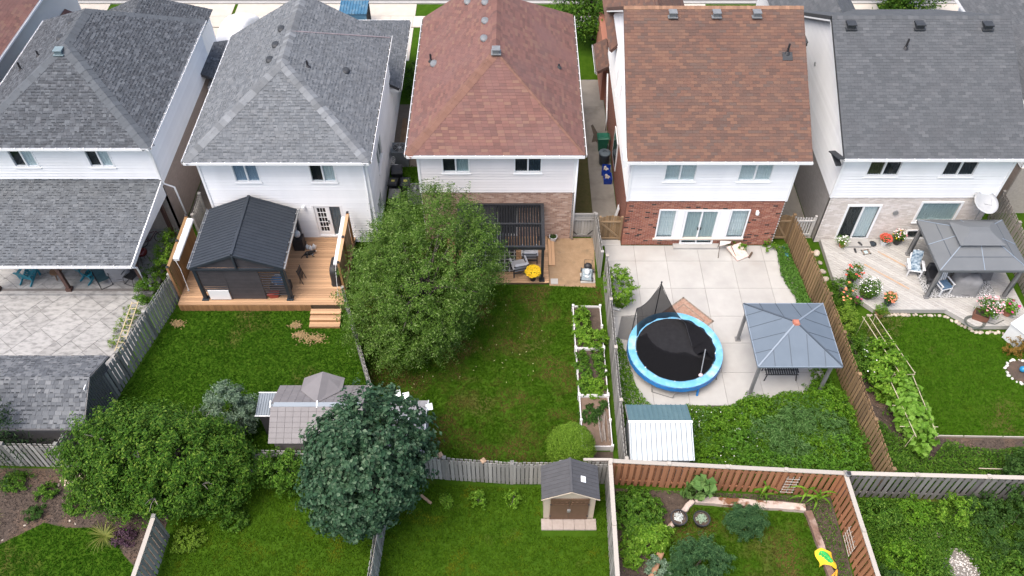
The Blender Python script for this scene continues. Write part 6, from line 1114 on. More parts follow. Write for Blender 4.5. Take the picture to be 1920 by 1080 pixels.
# ---- grey deck yard
G_ = 'flower pots around the grey deck'
t = pot('potted_plant', 'green plant with white blossoms in a pot beside the grey door step', (16.2, 28.25, .3), .17, .25, TERRA, group=G_); pplant(t, (0, 0, .38), (.3, .3, .2), 45, .06, G_BRI, 31, [(WHP, 25, .035, .05)])
t = pot('potted_plant', 'red geraniums in a dark pot at the left edge of the grey deck', (16.0, 25.95, .3), .22, .35, BLACKP, group=G_); pplant(t, (0, 0, .65), (.42, .42, .4), 70, .08, G_MID, 32, [(REDP, 14, .07, .0)])
t = pot('potted_plant', 'tall plant covered in white blossoms at the deck corner', (16.55, 25.1, 0), .3, .42, PM('dark_brown_pot', (.06, .045, .04), rough=.6), group=G_); pplant(t, (0, 0, .85), (.52, .48, .5), 130, .08, G_MID, 33, [(WHP, 80, .026, .0)])
t = pot('potted_plant', 'small grassy plant in a terracotta pot beside the white blossoms', (16.9, 24.05, 0), .2, .32, TERRA, group=G_); pplant(t, (0, 0, .5), (.3, .3, .24), 50, .1, G_BRI, 34, wid=.25)
t = pot('potted_plant', 'coral red flowers in a dark green glazed pot on the deck edge', (17.35, 24.55, .3), .22, .38, GLG, group=G_); pplant(t, (0, 0, .52), (.3, .3, .2), 50, .07, G_MID, 35, [(CORAL, 50, .04, .0)])
t = pot('potted_plant', 'dome of red flowers against the pale brick wall', (18.3, 28.4, .3), .2, .28, WPL, group=G_); pplant(t, (0, 0, .4), (.27, .27, .22), 40, .06, G_MID, 36, [(REDP, 150, .035, .0)])
t = pot('potted_plant', 'white pink and yellow flowers in a dark pot against the pale brick wall', (18.95, 28.45, .3), .2, .34, BLACKP, group=G_); pplant(t, (0, 0, .58), (.34, .3, .3), 55, .07, G_MID, 37, [(WHP, 40, .032, .02), (PINK, 20, .032, .0), (YEL, 15, .03, -.1)])
t = T('planter_box', 'brown wooden planter box of tall pink flowers at the front of the deck', 'potted plant', (21.35, 23.75, .3), R(-28), group=G_)
for s_ in (-1, 1): pbox('side_board', PM('red_brown_wood', (.16, .07, .045), (.2, .09, .06), 5, .7), t, (s_ * .3, 0, .17), (.03, .45, .34), local=True); pbox('end_board', PM('red_brown_wood', (.16, .07, .045)), t, (0, s_ * .22, .17), (.6, .03, .34), local=True)
pbox('soil', SOIL, t, (0, 0, .14), (.57, .41, .26), local=True); pplant(t, (.15, .15, .72), (.55, .5, .45), 110, .08, G_MID, 38, [(PINK, 70, .034, .05), (WHP, 25, .03, .1)])
t = pot('potted_plant', 'bright leafy plant with pink flower in a terracotta pot by the white cabinet', (22.65, 23.95, .3), .22, .32, TERRA, group=G_); pplant(t, (0, 0, .52), (.35, .35, .28), 60, .09, G_BRI, 39, [(MAG, 5, .07, .05)])
t = pot('potted_plant', 'magenta flower in a small pot beside the white blossoms', (16.05, 24.8, 0), .14, .22, BLACKP, group=G_); pplant(t, (0, 0, .32), (.18, .18, .14), 22, .07, G_MID, 40, [(MAG, 9, .06, .03)])
t = T('garden_hose', 'dark garden hose coiled beside the brown planter box', 'hose', (21.0, 23.4, .3)); m = M(); m.tube([(21.0 + (.36 + .05 * (a // 16)) * math.cos(a / 16 * 6.2832), 23.45 + (.3 + .04 * (a // 16)) * math.sin(a / 16 * 6.2832), .33 + .02 * (a // 16)) for a in range(49)] + [(21.9, 23.35, .33), (22.4, 23.6, .33)], .016, 6); m.ob('hose', PM('grey_green_hose', (.07, .08, .07), rough=.6), t)
t = T('patio_chair', 'white chair with blue seat cushion under the two-tier gazebo', 'chair', (20.1, 25.35, .3), R(15)); 
for a, b in ((-.26, -.26), (.26, -.26), (-.26, .26), (.26, .26)): pbox('leg', WPL, t, (a, b, .22), (.05, .05, .44), local=True)
pbox('seat', WPL, t, (0, 0, .44), (.58, .56, .05), local=True); pbox('seat_cushion', PM('blue_cushion', (.06, .12, .2), (.1, .17, .26), 5, .9), t, (0, -.02, .5), (.5, .48, .07), local=True)
for i in range(5): pbar('back_slat', WPL, t, (-.22 + i * .11, .27, .45), (-.22 + i * .11, .36, .95), .07, .02, local=True, wd=(1, 0, 0))
for s_ in (-1, 1): pbox('arm', WPL, t, (s_ * .3, 0, .66), (.07, .56, .03), local=True); pbox('arm_support', WPL, t, (s_ * .3, -.22, .55), (.04, .04, .22), local=True)
t = T('lounge_armchair', 'black cushioned seat in the shade of the two-tier gazebo', 'chair', (20.0, 26.0, .3), R(-10)); m = M(); m.box((0, 0, .3), (.85, .75, .28)); o = m.ob('seat_cushion', BLACKP, t, local=True); o.modifiers.new('b', 'BEVEL').width = .06; m = M(); m.box((0, .35, .55), (.85, .2, .5)); o = m.ob('back_cushion', BLACKP, t, local=True); o.modifiers.new('b', 'BEVEL').width = .06
for a, b in ((-.36, -.3), (.36, -.3), (-.36, .3), (.36, .3)): pbox('leg', BLACKM, t, (a, b, .08), (.05, .05, .16), local=True)
tag(M().b2(19.3, 22.6, 24.95, 26.9, .305, .315).ob('rug', PM('black_white_lattice_rug', (.05, .05, .05), (.55, .55, .55), 16, .95, detail=0.)), 'black and white lattice rug under the two-tier gazebo', 'rug')
round_table('patio_table', 'dark glass table under the two-tier gazebo', (20.9, 26.5, .3), .55, .7, PM('dark_glass_top', (.03, .035, .04), rough=.1), legs=4)
# satellite dish
t = T('satellite_dish', 'pale grey satellite dish on a pole at the right corner of the pale brick house', 'satellite dish', (22.15, 28.45, .3)); rot = Euler((R(22), R(8), 0)).to_matrix(); m = M(); m.lathe([(.03, .0), (.25, .03), (.48, .1), (.6, .17), (.6, .18), (.48, .115), (.25, .045), (.03, .015)][::1], (22.1, 28.4, 3.05), 28, rot=rot); m.ob('dish', PM('pale_grey_dish', (.42, .43, .44), (.37, .38, .39), 5, .5), t, smooth=True); M().tube([(22.15, 28.45, .3), (22.15, 28.45, 2.9), (22.1, 28.4, 3.05)], .025, 8).ob('mast', STEEL, t); M().tube([(22.1, 28.38, 3.05), (22.2, 28.0, 3.3), (22.15, 28.15, 3.55)], .012, 6).ob('feed_arm', STEEL, t)
t = T('garden_cabinet', 'white outdoor cabinet with grey framed doors at the right edge', 'cabinet', (22.85, 22.85, 0), R(32)); m = M(); m.box((0, 0, .5), (1.2, .75, 1.0)); m.ob('body', WPL, t, local=True); m = M(); m.box((0, -.02, 1.03), (1.3, .85, .05)); m.ob('lid', TRIM, t, local=True)
for s_ in (-1, 1): d_ = M().box((s_ * .29, -.385, .5), (.54, .03, .88)).ob('door', PM('grey_door_panel', (.36, .4, .43), rough=.4), t, local=True); M().box((s_ * .29, -.405, .62), (.36, .015, .42)).ob('door_pane', PM('dark_glass', (.05, .06, .07)), d_, local=True); M().box((s_ * .06, -.415, .5), (.03, .03, .14)).ob('handle', BLACKM, d_, local=True)
def shoe(label, loc, rz, mat):
    t = T('shoe', label, 'shoe', loc, rz, 'shoes left on the grey deck'); m = M(); lump(m, (0, 0, .04), (.05, .14, .045), 10, 5); m.ob('upper', mat, t, local=True, smooth=True); m = M(); m.box((0, 0, .008), (.09, .27, .016)); m.ob('sole', BLACKP, t, local=True)
shoe('dark clog on the grey door step', (17.1, 28.3, .42), .5, BLACKP); shoe('dark clog on the deck in front of the door step', (16.8, 27.95, .302), 0, BLACKP)
t = T('water_bowl', 'dark round bowl on the grey deck near the red flowers', 'bowl', (17.75, 28.35, .3)); m = M(); m.lathe([(.12, 0), (.17, .1), (.18, .1), (.14, .03), (.02, .03)], n=16); m.ob('bowl', BLACKP, t, local=True); m = M(); m.lathe([(.145, .06), (.145, .065)], n=14); m.ob('water', PM('dark_water', (.03, .04, .05), rough=.05), t, local=True)
rug('small pale blue mat lying on the grey deck', (17.3, 27.85, .303), .2, .42, .34, PM('pale_blue_mat', (.25, .42, .5), (.5, .58, .6), 8, .8))
def stones(name, label, pts, r, mat, parent=None, cat='stones'):
    t = parent or T(name, label, cat, (*pts[0], 0)); base = None
    for i, (x_, y_) in enumerate(pts):
        if base is None: m = M(); lump(m, (0, 0, 0), (1, .75, .5), 8, 5); base = bpy.data.meshes.new('stone'); base.from_pydata(m.v, [], m.f); base.materials.append(mat); base.polygons.foreach_set('use_smooth', [True] * len(base.polygons))
        o = link('stone', base, t); s_ = r * random.uniform(.6, 1.3); o.matrix_basis = Matrix.Translation((x_ + random.uniform(-.04, .04), y_ + random.uniform(-.05, .05), s_ * .25)) @ Euler((random.uniform(-.2, .2), random.uniform(-.2, .2), random.uniform(0, 6))).to_matrix().to_4x4() @ Matrix.Diagonal((s_, s_, s_, 1))
    return t
STN = PM('pale_field_stone', (.45, .39, .32), (.34, .29, .24), 7, .9, rand=.25)
edge = [(16.5 + .17 * i, 24.12) for i in range(20)] + [(20.0 + .12 * i, 24.05 - .11 * i) for i in range(9)] + [(21.1 + .15 * i, 23.1) for i in range(9)]; stones('stone_edging', 'row of pale stones along the front edge of the grey deck', edge, .11, STN); stones('stone_edging', 'stepping stones between the brown fence and the deck', [(15.0, 28.0), (15.0, 27.4), (15.05, 26.8), (15.0, 26.3)], .22, STN)
t = T('flower_bed', 'round mulch bed ringed with white stones at the right edge of the lawn', 'flower bed', (22.3, 20.9, 0)); M().lathe([(.62, 0), (.6, .05), (.3, .08)], (22.3, 20.95, 0), 20).ob('mulch', MULCH, t); stones('', '', [(22.3 + .66 * math.cos(a / 22 * 6.2832), 20.95 + .66 * math.sin(a / 22 * 6.2832)) for a in range(22)], .09, PM('white_stone', (.62, .6, .56), (.5, .48, .45), 6, .9, rand=.15), t); m = M(); lump(m, (22.25, 20.95, .22), (.14, .14, .14), 14, 8); m.ob('gazing_ball', PM('blue_glass_ball', (.02, .2, .4), rough=.1), t, smooth=True)
# bamboo trellis for beans
t = T('bean_trellis', 'pale cane trellis carrying bean vines along the brown fence', 'trellis', (16.3, 20, 0)); CANE = PM('pale_cane', (.52, .45, .34), (.42, .36, .27), 8, .7)
for (p, q) in (((15.55, 23.1, 1.2), (16.35, 19.6, 1.25)), ((15.95, 23.2, 1.0), (16.55, 20.4, 1.05)), ((16.1, 23.2, 1.25), (16.85, 20.0, 1.3)), ((15.75, 19.9, 1.2), (16.0, 17.0, 1.2)), ((16.75, 19.9, 1.25), (16.85, 17.0, 1.2)), ((15.6, 17.6, 1.0), (17.1, 17.55, 1.05)), ((15.6, 18.6, 1.0), (17.0, 18.5, 1.05)), ((15.75, 20.0, 1.15), (16.9, 20.0, 1.2)), ((15.3, 21.6, 1.1), (16.5, 21.5, 1.1)), ((15.9, 17.1, 0), (15.95, 17.1, 1.3)), ((16.9, 17.1, 0), (16.85, 17.1, 1.3)), ((16.0, 20, 0), (16.0, 20, 1.3)), ((16.85, 20, 0), (16.85, 20, 1.35)), ((15.6, 23, 0), (15.6, 23, 1.3)), ((16.15, 23.1, 0), (16.1, 23.1, 1.35))): M().tube([p, q], .015, 6).ob('cane', CANE, t)
tt = T('garden_edging', 'thin pale timber edging between the lawn and the vegetable bed', 'edging', (19, 17.7, 0)); [pbar('edging_board', CAPG, tt, (17.0 + i * 1.6, 17.72 - .03 * i, .06), (18.55 + i * 1.6, 17.69 - .03 * i, .06), .04, .12) for i in range(4)]
struct(M().prism([(14.5, 15.2), (23, 15.0), (23, 17.6), (17.0, 17.7), (15.6, 20), (15.3, 23.5), (14.6, 24)], -.1, .012).ob('vegetable_bed', MULCH))
tag(M().tube([(18.4, 16.0, .5), (19.8, 15.95, .5)], .02, 6).ob('stake', CANE), 'pale stake lying across the plants behind the dark grey fence', 'stake')
# ---- lower right garden with timber edging
LOG = PM('bleached_timber', (.42, .33, .28), (.5, .43, .39), 3, .9, bump=.5, c3=(.17, .075, .035), s3=1.3, t3=(.52, .62), stretch=(1.5, 1.5, 1.5)); LOGD = PM('dark_rotting_timber', (.13, .075, .055), (.2, .13, .1), 4, .95, bump=.6, c3=(.36, .28, .24), s3=1.1, t3=(.5, .65))
def timber(label, p, q, w_, h_, mat):
    o = M(); p = Vector((*p, h_ / 2)); q = Vector((*q, h_ / 2)); n = 12; d = q - p; s_ = Vector((-d.y, d.x, 0)).normalized(); vs = []; fs = []
    for i in range(n + 1):
        c = p.lerp(q, i / n) + s_ * random.uniform(-.015, .015); a = w_ / 2 * random.uniform(.92, 1.06); b = h_ / 2 * random.uniform(.94, 1.04)
        vs += [c + s_ * a + Vector((0, 0, -h_ / 2)), c + s_ * a + Vector((0, 0, b * .75)), c + s_ * a * .75 + Vector((0, 0, b)), c - s_ * a * .75 + Vector((0, 0, b)), c - s_ * a + Vector((0, 0, b * .75)), c - s_ * a + Vector((0, 0, -h_ / 2))]
    for i in range(n): fs += [(i * 6 + j, i * 6 + (j + 1) % 6, i * 6 + 6 + (j + 1) % 6, i * 6 + 6 + j) for j in range(6)]
    fs += [tuple(range(6)), tuple(range(n * 6, n * 6 + 6))]; tag(o.add(vs, fs).ob('edging_timber', mat), label, 'timber', 'timber garden edging')
timber('long bleached edging timber below the orange fence', (7.1, 14.85), (11.3, 14.5), .3, .24, LOG); timber('diagonal edging timber touching the black pot', (5.75, 13.45), (7.0, 14.8), .2, .2, LOG); timber('diagonal brown timber near the bottom edge', (5.0, 11.6), (5.75, 13.2), .24, .2, PM('orange_brown_timber', (.3, .15, .08), (.36, .22, .14), 4, .9)); timber('dark rotting timber running towards the viewer', (11.4, 14.35), (11.75, 11.0), .26, .22, LOGD)
for (lx, ly, r_, lb, mt, sd) in ((6.3, 13.9, .31, 'black pot of silvery white plants standing on the diagonal timber', PM('silver_leaf', (.45, .48, .46), (.6, .62, .6), 6, .8), 51), (7.2, 13.95, .31, 'black pot of pale green succulents on the lawn beside the timber', PM('sage_leaf', (.2, .29, .2), (.3, .38, .28), 6, .8), 52), (4.55, 11.45, .26, 'dark pot of white blossoms at the bottom edge beside the grey fence', PM('silver_leaf', (.45, .48, .46)), 53)): t = pot('potted_plant', lb, (lx, ly, .2 if sd == 51 else 0), r_, .4, BLACKP); pplant(t, (0, 0, .4), (.15, .15, .06), 24, .08, mt, sd, spread=.04)
t = T('towel', 'yellow and green cloth draped over the dark timber', 'towel', (11.6, 12.45, .22)); m = M(); n = 10
yc = PM('yellow_cloth', (.7, .52, .03), (.6, .42, .02), 5, .9); gc = PM('green_cloth', (.02, .3, .06), (.03, .4, .1), 5, .9)
def cl(u, v): return (11.28 + .62 * u + .05 * math.sin(v * 6), 12.15 + .62 * v + .06 * math.sin(u * 5), .27 - .55 * max(0, abs(u - .48) - .25) + .02 * math.sin(u * 13 + v * 9))
vs = [cl(i / n, j / n) for j in range(n + 1) for i in range(n + 1)]; m.add(vs, [(j * 11 + i, j * 11 + i + 1, j * 11 + i + 12, j * 11 + i + 11) for j in range(n) for i in range(n)]).ob('cloth', yc, t, smooth=True); m = M(); vs = [tuple(np.array(cl(.14 + .72 * i / n, .16 + .68 * j / n)) + np.array([0, 0, .006])) for j in range(n + 1) for i in range(n + 1)]; m.add(vs, [(j * 11 + i, j * 11 + i + 1, j * 11 + i + 12, j * 11 + i + 11) for j in range(n) for i in range(n) if (i - 5) ** 2 + (j - 5) ** 2 < 24 + 7 * math.sin(3 * math.atan2(j - 5, i - 5.01))]).ob('print', gc, t, smooth=True)
tag(M().tube([(11.62, 11.75, .24), (11.85, 12.0, .26), (11.7, 11.55, .25)], .05, 7).ob('cloth_roll', PM('orange_cloth', (.6, .3, .03), rough=.9)), 'crumpled orange cloth on the dark timber at the bottom edge', 'cloth')
def trellis(label, o, u, w_, h_, nu, nv, mat, n=(0, -1, 0)):
    t = T('wall_trellis', label, 'trellis', o, group='small fence trellises'); o = Vector(o); u = Vector(u); z = Vector((0, 0, 1)); off = Vector(n) * .1
    for i in range(nu): p = o + off + u * (w_ * i / (nu - 1)); pbar('upright', mat, t, p, p + z * h_, .025, .015)
    for j in range(nv): p = o + off * 1.2 + z * (h_ * (j + .3) / nv) - u * .04; pbar('crosspiece', mat, t, p, p + u * (w_ + .08), .025, .012)
trellis('small pale trellis on the orange fence facing the viewer', (10.45, 15.2, .25), (1, -.06, 0), .42, 1.25, 3, 6, CAPG); trellis('wide brown trellis on the orange fence running towards the viewer', (12.5, 12.5, .3), (.02, 1, 0), .75, .9, 5, 4, CAPG, (-1, 0, 0))
t = T('solar_lamp', 'small grey solar lamp on the corner post of the orange fence', 'lamp', (12.55, 15.0, 1.85)); m = M(); m.lathe([(.1, 0), (.11, .06), (.06, .12)], n=8); m.ob('housing', VENTG, t, local=True); m = M(); m.box((.02, 0, .13), (.14, .14, .02)); m.ob('solar_panel', BLACKP, t, local=True)
# ---- other small things
tag(M().box((-3.35, 14.9, .05), (.55, .1, .06), R(-40)).ob('plank', PM('tan_plank', (.4, .28, .19), (.34, .23, .15), 5, .9)), 'short tan plank on the lawn below the silvery fence', 'plank')
for i, (x_, y_, lb) in enumerate(((-2.75, 15.95, 'left wooden block on top of the silvery fence'), (-1.1, 15.7, 'right wooden block on top of the silvery fence'))): t = T('post_block', lb, 'block', (x_, y_, 1.6), .6, 'blocks on the fence top'); m = M(); m.prism([(-.09, -.09), (.09, -.09), (.09, .09), (-.09, .09)], 0, .08); m.ob('block', PM('tan_plank', (.4, .28, .19)), t, local=True); m = M(); m.lathe([(.1, .08), (.01, .13)], n=4, rot=Matrix.Rotation(R(45), 3, 'Z')); m.ob('cap', PM('tan_plank', (.4, .28, .19)), t, local=True)
t = T('debris', 'white scraps lying behind the pale grey plastic shed', 'debris', (-4.4, 18.8, 0)); [M().slab([(a, b, .9 + h_), (a + .25, b + .05, .92 + h_), (a + .2, b + .3, 1.0 + h_), (a - .05, b + .2, 1.05 + h_)], .03).ob('scrap', TRIM, t) for a, b, h_ in ((-4.75, 18.6, .7), (-4.4, 18.55, .62), (-3.4, 17.9, .8))]
struct(M().prism([(-24, 12.6), (-19.4, 13.0), (-18.6, 13.5), (-17.9, 13.95), (-17.0, 13.75), (-15.9, 13.75), (-15.1, 13.45), (-14.5, 12.7), (-13.2, 11.6), (-13.2, 16.2), (-24, 16.3)], -.1, .012).ob('mulch_bed', MULCH))
stones('scattered_stones', 'few pale stones scattered on the mulch bed at lower left', [(-18.3, 14.9), (-18.0, 15.05), (-18.6, 13.8), (-19.2, 13.3), (-16.9, 14.0), (-16.7, 13.9)], .07, STN); stones('bark_pile', 'pile of pale wood chips by the grey fence at lower left', [(-17.5 + random.uniform(-.4, .4), 15.75 + random.uniform(-.22, .22)) for i in range(40)], .07, PM('pale_chip', (.5, .42, .34), (.4, .33, .26), 8, .9, rand=.2))
struct(M().prism([(15.9, 12.25), (16.1, 12.6), (16.35, 12.7), (16.5, 12.95), (16.75, 12.7), (17.0, 12.75), (16.95, 12.35), (17.2, 12.1), (17.0, 11.7), (17.15, 11.2), (16.9, 10.9), (16.3, 10.9), (16.35, 11.5), (16.05, 11.8)], -.1, .014).ob('gravel_patch', PM('gravel_bed', (.2, .18, .16), (.13, .115, .1), 12, .95, bump=.8)))
x_, y_ = scatter([(15.7, 12.2), (16.1, 12.75), (16.5, 13.0), (17.0, 12.9), (17.25, 12.2), (17.2, 10.9), (16.2, 10.9)], 300); k_ = min(len(x_), 520); V = []; Fc = []
for i in range(k_):
    r_ = rng.uniform(.02, .05); a_ = rng.uniform(0, 3); q = [(x_[i] + r_ * math.cos(a_ + j * 1.57), y_[i] + r_ * .8 * math.sin(a_ + j * 1.57), .01) for j in range(4)] + [(x_[i], y_[i], .015 + r_ * .7)]; V += q; Fc += [[5 * i + j, 5 * i + (j + 1) % 4, 5 * i + 4] for j in range(4)]
npmesh('pebbles', np.array(V), np.array(Fc), PM('white_pebble', (.6, .57, .54), (.46, .43, .4), 9, .9, rand=.25), None, 'stuff', label='pale pebbles spread over the gravel patch at lower right')
bpy.data.objects['pebbles']['category'] = 'pebbles'; stones('border_stones', 'larger pale stones along the top of the gravel patch', [(15.0, 13.3), (15.15, 13.2), (16.2, 13.45), (16.6, 13.5), (17.3, 13.35), (17.7, 13.3)], .14, STN)
def chips(label, poly, dens, mat, sz=.07, z=.02):
    x_, y_ = scatter(poly, dens); C = np.stack([x_, y_, np.full(len(x_), z) + rng.uniform(0, .02, len(x_))], 1); V, Fc = leaf_arrays(C, rng.normal(size=C.shape) * .35 + np.array([0, 0, 1]), sz, .4); o = npmesh('mulch_chips', V, Fc, mat, None, 'stuff', label=label); o['category'] = 'mulch'
CHIP = PM('mulch_chip', (.1, .07, .055), rough=.95, ramp=[(0, (.025, .02, .017)), (.5, (.058, .043, .035)), (.9, (.11, .082, .066)), (1, (.26, .2, .16))])
chips('dark bark chips covering the bed at lower left', [(-24, 12.7), (-19.4, 13.05), (-17.9, 14.0), (-15.9, 13.8), (-14.5, 12.8), (-13.3, 11.8), (-13.3, 16.1), (-24, 16.2)], 260, CHIP); chips('dark bark chips in the vegetable bed behind the dark grey fence', [(14.5, 15.3), (23, 15.1), (23, 17.5), (17.0, 17.6), (15.6, 20), (15.3, 23.4), (14.6, 23.8)], 220, CHIP); chips('loose soil crumbs inside the timber edged garden', [(3.8, 15.3), (12.4, 14.9), (12.4, 10.8), (11.8, 10.8), (11.4, 14.4), (7.0, 14.7), (5.5, 13.0), (5.0, 10.8), (3.8, 10.8)], 150, CHIP, .05)
# ---- street
t = T('dump_bin', 'blue metal bin with ribbed lid on the far pavement', 'bin', (-10.1, 48.2, 0)); BLU = PM('worn_blue_paint', (.03, .11, .2), (.06, .16, .25), 3, .5, c3=(.12, .2, .26), s3=2, t3=(.5, .7)); M().box((0, 0, .75), (1.7, 1.3, 1.2)).ob('body', BLU, t, local=True)
ld = M().slab([(-.9, -.7, 1.38), (.9, -.7, 1.38), (.9, .7, 1.5), (-.9, .7, 1.5)], .04).ob('lid', BLU, t, local=True)
for i in range(10): pbar('lid_rib', BLU, ld, (-.85 + i * .19, -.7, 1.4), (-.85 + i * .19, .7, 1.52), .05, .04, local=True)
for i in range(5): pbar('side_rib', BLACKM, t, (.87, -.6 + i * .3, .2), (.87, -.6 + i * .3, 1.32), .06, .05, local=True)
for a in (-.6, .6):
    for b in (-.5, .5): m = M(); m.lathe([(.12, -.04), (.12, .04)], (a, b, .12), 12, rot=Matrix.Rotation(R(90), 3, 'Y')); m.ob('wheel', BLACKP, t, local=True)
t = T('covered_car', 'car under a white fitted cover on the driveway beyond the grey roofs', 'car', (-17.5, 46.5, .03)); m = M(); prof = [(-2.1, .55), (-1.9, .85), (-1.0, .98), (-.45, 1.42), (.75, 1.48), (1.5, 1.05), (2.05, .9), (2.2, .5)]; vs = []; fs = []; n = 9
for x_, z_ in prof:
    for j in range(n): a_ = math.pi * j / (n - 1); c_ = math.cos(a_); vs.append((x_ * (1 - .04 * abs(c_)), (abs(c_) ** .55) * (1 if c_ > 0 else -1) * .92, .12 + (z_ - .12) * (math.sin(a_) ** .45 if 0 < j < n - 1 else 0)))
for i in range(len(prof) - 1): fs += [(i * n + j, i * n + j + 1, (i + 1) * n + j + 1, (i + 1) * n + j) for j in range(n - 1)]
fs += [tuple(range(n)), tuple(range((len(prof) - 1) * n, len(prof) * n))]; o = m.add(vs, fs).ob('car_cover', PM('white_car_cover', (.7, .69, .68), (.64, .63, .62), 3, .6), t, local=True, smooth=True); t.rotation_euler.z = R(80); o.modifiers.new('s', 'SUBSURF').render_levels = 2
for a in (-1.35, 1.4):
    for b in (-.8, .8): m = M(); m.lathe([(.32, -.1), (.32, .1)], (a, b, .32), 16, rot=Matrix.Rotation(R(90), 3, 'X')); m.ob('wheel', BLACKP, t, local=True)
# ================================================================== vegetation
APPLE = foliage('apple_leaf', [(0, (.035, .08, .01)), (.45, (.075, .15, .02)), (.85, (.13, .22, .04)), (1, (.24, .32, .12))], .5, .3); MAPLE = foliage('blue_green_maple_leaf', [(0, (.018, .048, .024)), (.5, (.034, .078, .04)), (.85, (.065, .12, .065)), (1, (.12, .18, .11))], .4, .2); LILAC = foliage('lilac_leaf', [(0, (.026, .075, .008)), (.5, (.056, .135, .014)), (.88, (.105, .2, .022)), (1, (.19, .28, .045))], .5, .3); GLAUC = foliage('glaucous_leaf', [(0, (.07, .12, .07)), (.5, (.12, .18, .115)), (.9, (.18, .25, .17)), (1, (.24, .31, .23))], .6, .1); CEDG = foliage('globe_cedar', [(0, (.08, .16, .014)), (.5, (.12, .22, .02)), (.9, (.165, .28, .03)), (1, (.21, .33, .05))], .7, .15); SPR = foliage('spruce_needle', [(0, (.015, .035, .015)), (.5, (.028, .06, .022)), (.9, (.05, .09, .035)), (1, (.07, .11, .05))], .7, .05)
tree('apple_tree', 'large leafy green tree in the middle between the two cedar decks', (-4.0, 24.0, 0), (-3.8, 23.8, 3.1), (3.1, 3.75, 2.9), 1900, 46, .22, .098, APPLE, 101, .17, .3, .4, .42, droop=.1, nlimb=24, shoot=.75)
tree('maple_tree', 'dark blue-green broad-leaved tree in front of the taupe shed', (-5.4, 14.1, 0), (-5.4, 14.1, 3.4), (2.1, 2.1, 2.7), 900, 34, .22, .155, MAPLE, 162, .14, .22, .45, .75, droop=.3, shoot=.45)
tree('leafy_tree', 'wide bushy tree with bare twigs over the fence at lower left', (-13.2, 15.3, 0), (-13.3, 15.5, 1.8), (3.25, 2.2, 2.0), 1650, 44, .24, .12, LILAC, 103, .15, .45, .35, .5, dead=9, shoot=.5)
shrub('shrub', 'rounded pale glaucous shrub behind the bushy tree', (-11.3, 18.1, 1.4), (1.0, .95, 1.35), 260, .11, GLAUC, 104, .16, per=40, wid=.35); shrub('shrub', 'green bush squeezed between the bushy tree and the dark maple', (-8.6, 15.6, .9), (1.3, .8, 1.0), 180, .12, G_MID, 105, .16, per=34)
t = T('globe_cedar', 'dense clipped globe cedar by the silvery fence corner', 'shrub', (2.35, 16.8, 0)); d_ = rng.normal(size=(16000, 3)); d_ /= np.linalg.norm(d_, axis=1, keepdims=True); k_ = (1 + .05 * np.sin(d_[:, 0] * 9 + 1) * np.cos(d_[:, 1] * 8) + .035 * np.sin(d_[:, 2] * 23 + d_[:, 0] * 15)) * rng.uniform(.86, 1.02, 16000); P = np.array([2.35, 16.8, .85]) + d_ * k_[:, None] * np.array([.98, .95, 1.1]) * np.stack([1 - .22 * np.maximum(0, d_[:, 2])] * 2 + [np.ones(16000)], 1); P = P[P[:, 2] > .03]; V, Fc = leaf_arrays(P, (P - np.array([2.35, 16.8, .6])) + rng.normal(size=P.shape) * .35, .075, .35); npmesh('foliage', V, Fc, CEDG, t, 'stuff'); M().tube([(2.35, 16.8, -.05), (2.35, 16.8, 1.2)], .06, 7, .02).ob('stem', BARK, t)
tree('street_tree', 'leafy tree beyond the red-roofed house at the top edge', (5.2, 46.8, 0), (5.0, 46.6, 3.2), (2.6, 2.4, 2.4), 350, 40, .3, .16, G_MID, 107, .14); tree('street_tree', 'small leafy tree beyond the slate roof at the top edge', (26.0, 49.6, 0), (25.6, 49.6, 2.0), (2.2, 1.5, 1.8), 200, 36, .28, .17, LILAC, 108, .12)
shrub('shrub', 'dark evergreen shrub at the end of the narrow side yard', (-5.4, 41.2, 1.0), (.8, 1.6, 1.2), 120, .1, G_DRK, 109, .16, per=34)
# spruce
t = T('spruce_tree', 'dark spruce at the left edge beside the shingled shed', 'tree', (-20.25, 16.85, 0)); P_ = []; N2 = []
for i in range(30):
    z_ = .3 + i * .18; rr_ = 2.0 * (1 - i / 34)
    for k_ in range(max(6, int(16 * (1 - i / 30)))):
        a_ = random.uniform(0, 6.283)
        for q in range(14): f_ = (q + 1) / 14; P_.append((-20.25 + rr_ * f_ * math.cos(a_) + random.gauss(0, .05), 16.85 + rr_ * f_ * math.sin(a_) + random.gauss(0, .05), z_ - .25 * f_ + random.gauss(0, .05))); N2.append((random.gauss(0, .5), random.gauss(0, .5), 1))
V, Fc = leaf_arrays(np.array(P_), np.array(N2), .16, .25); npmesh('crown', V, Fc, SPR, t, 'stuff'); M().tube([(-20.25, 16.85, 0), (-20.25, 16.85, 4.6)], .12, 8, .02).ob('trunk', BARK, t)
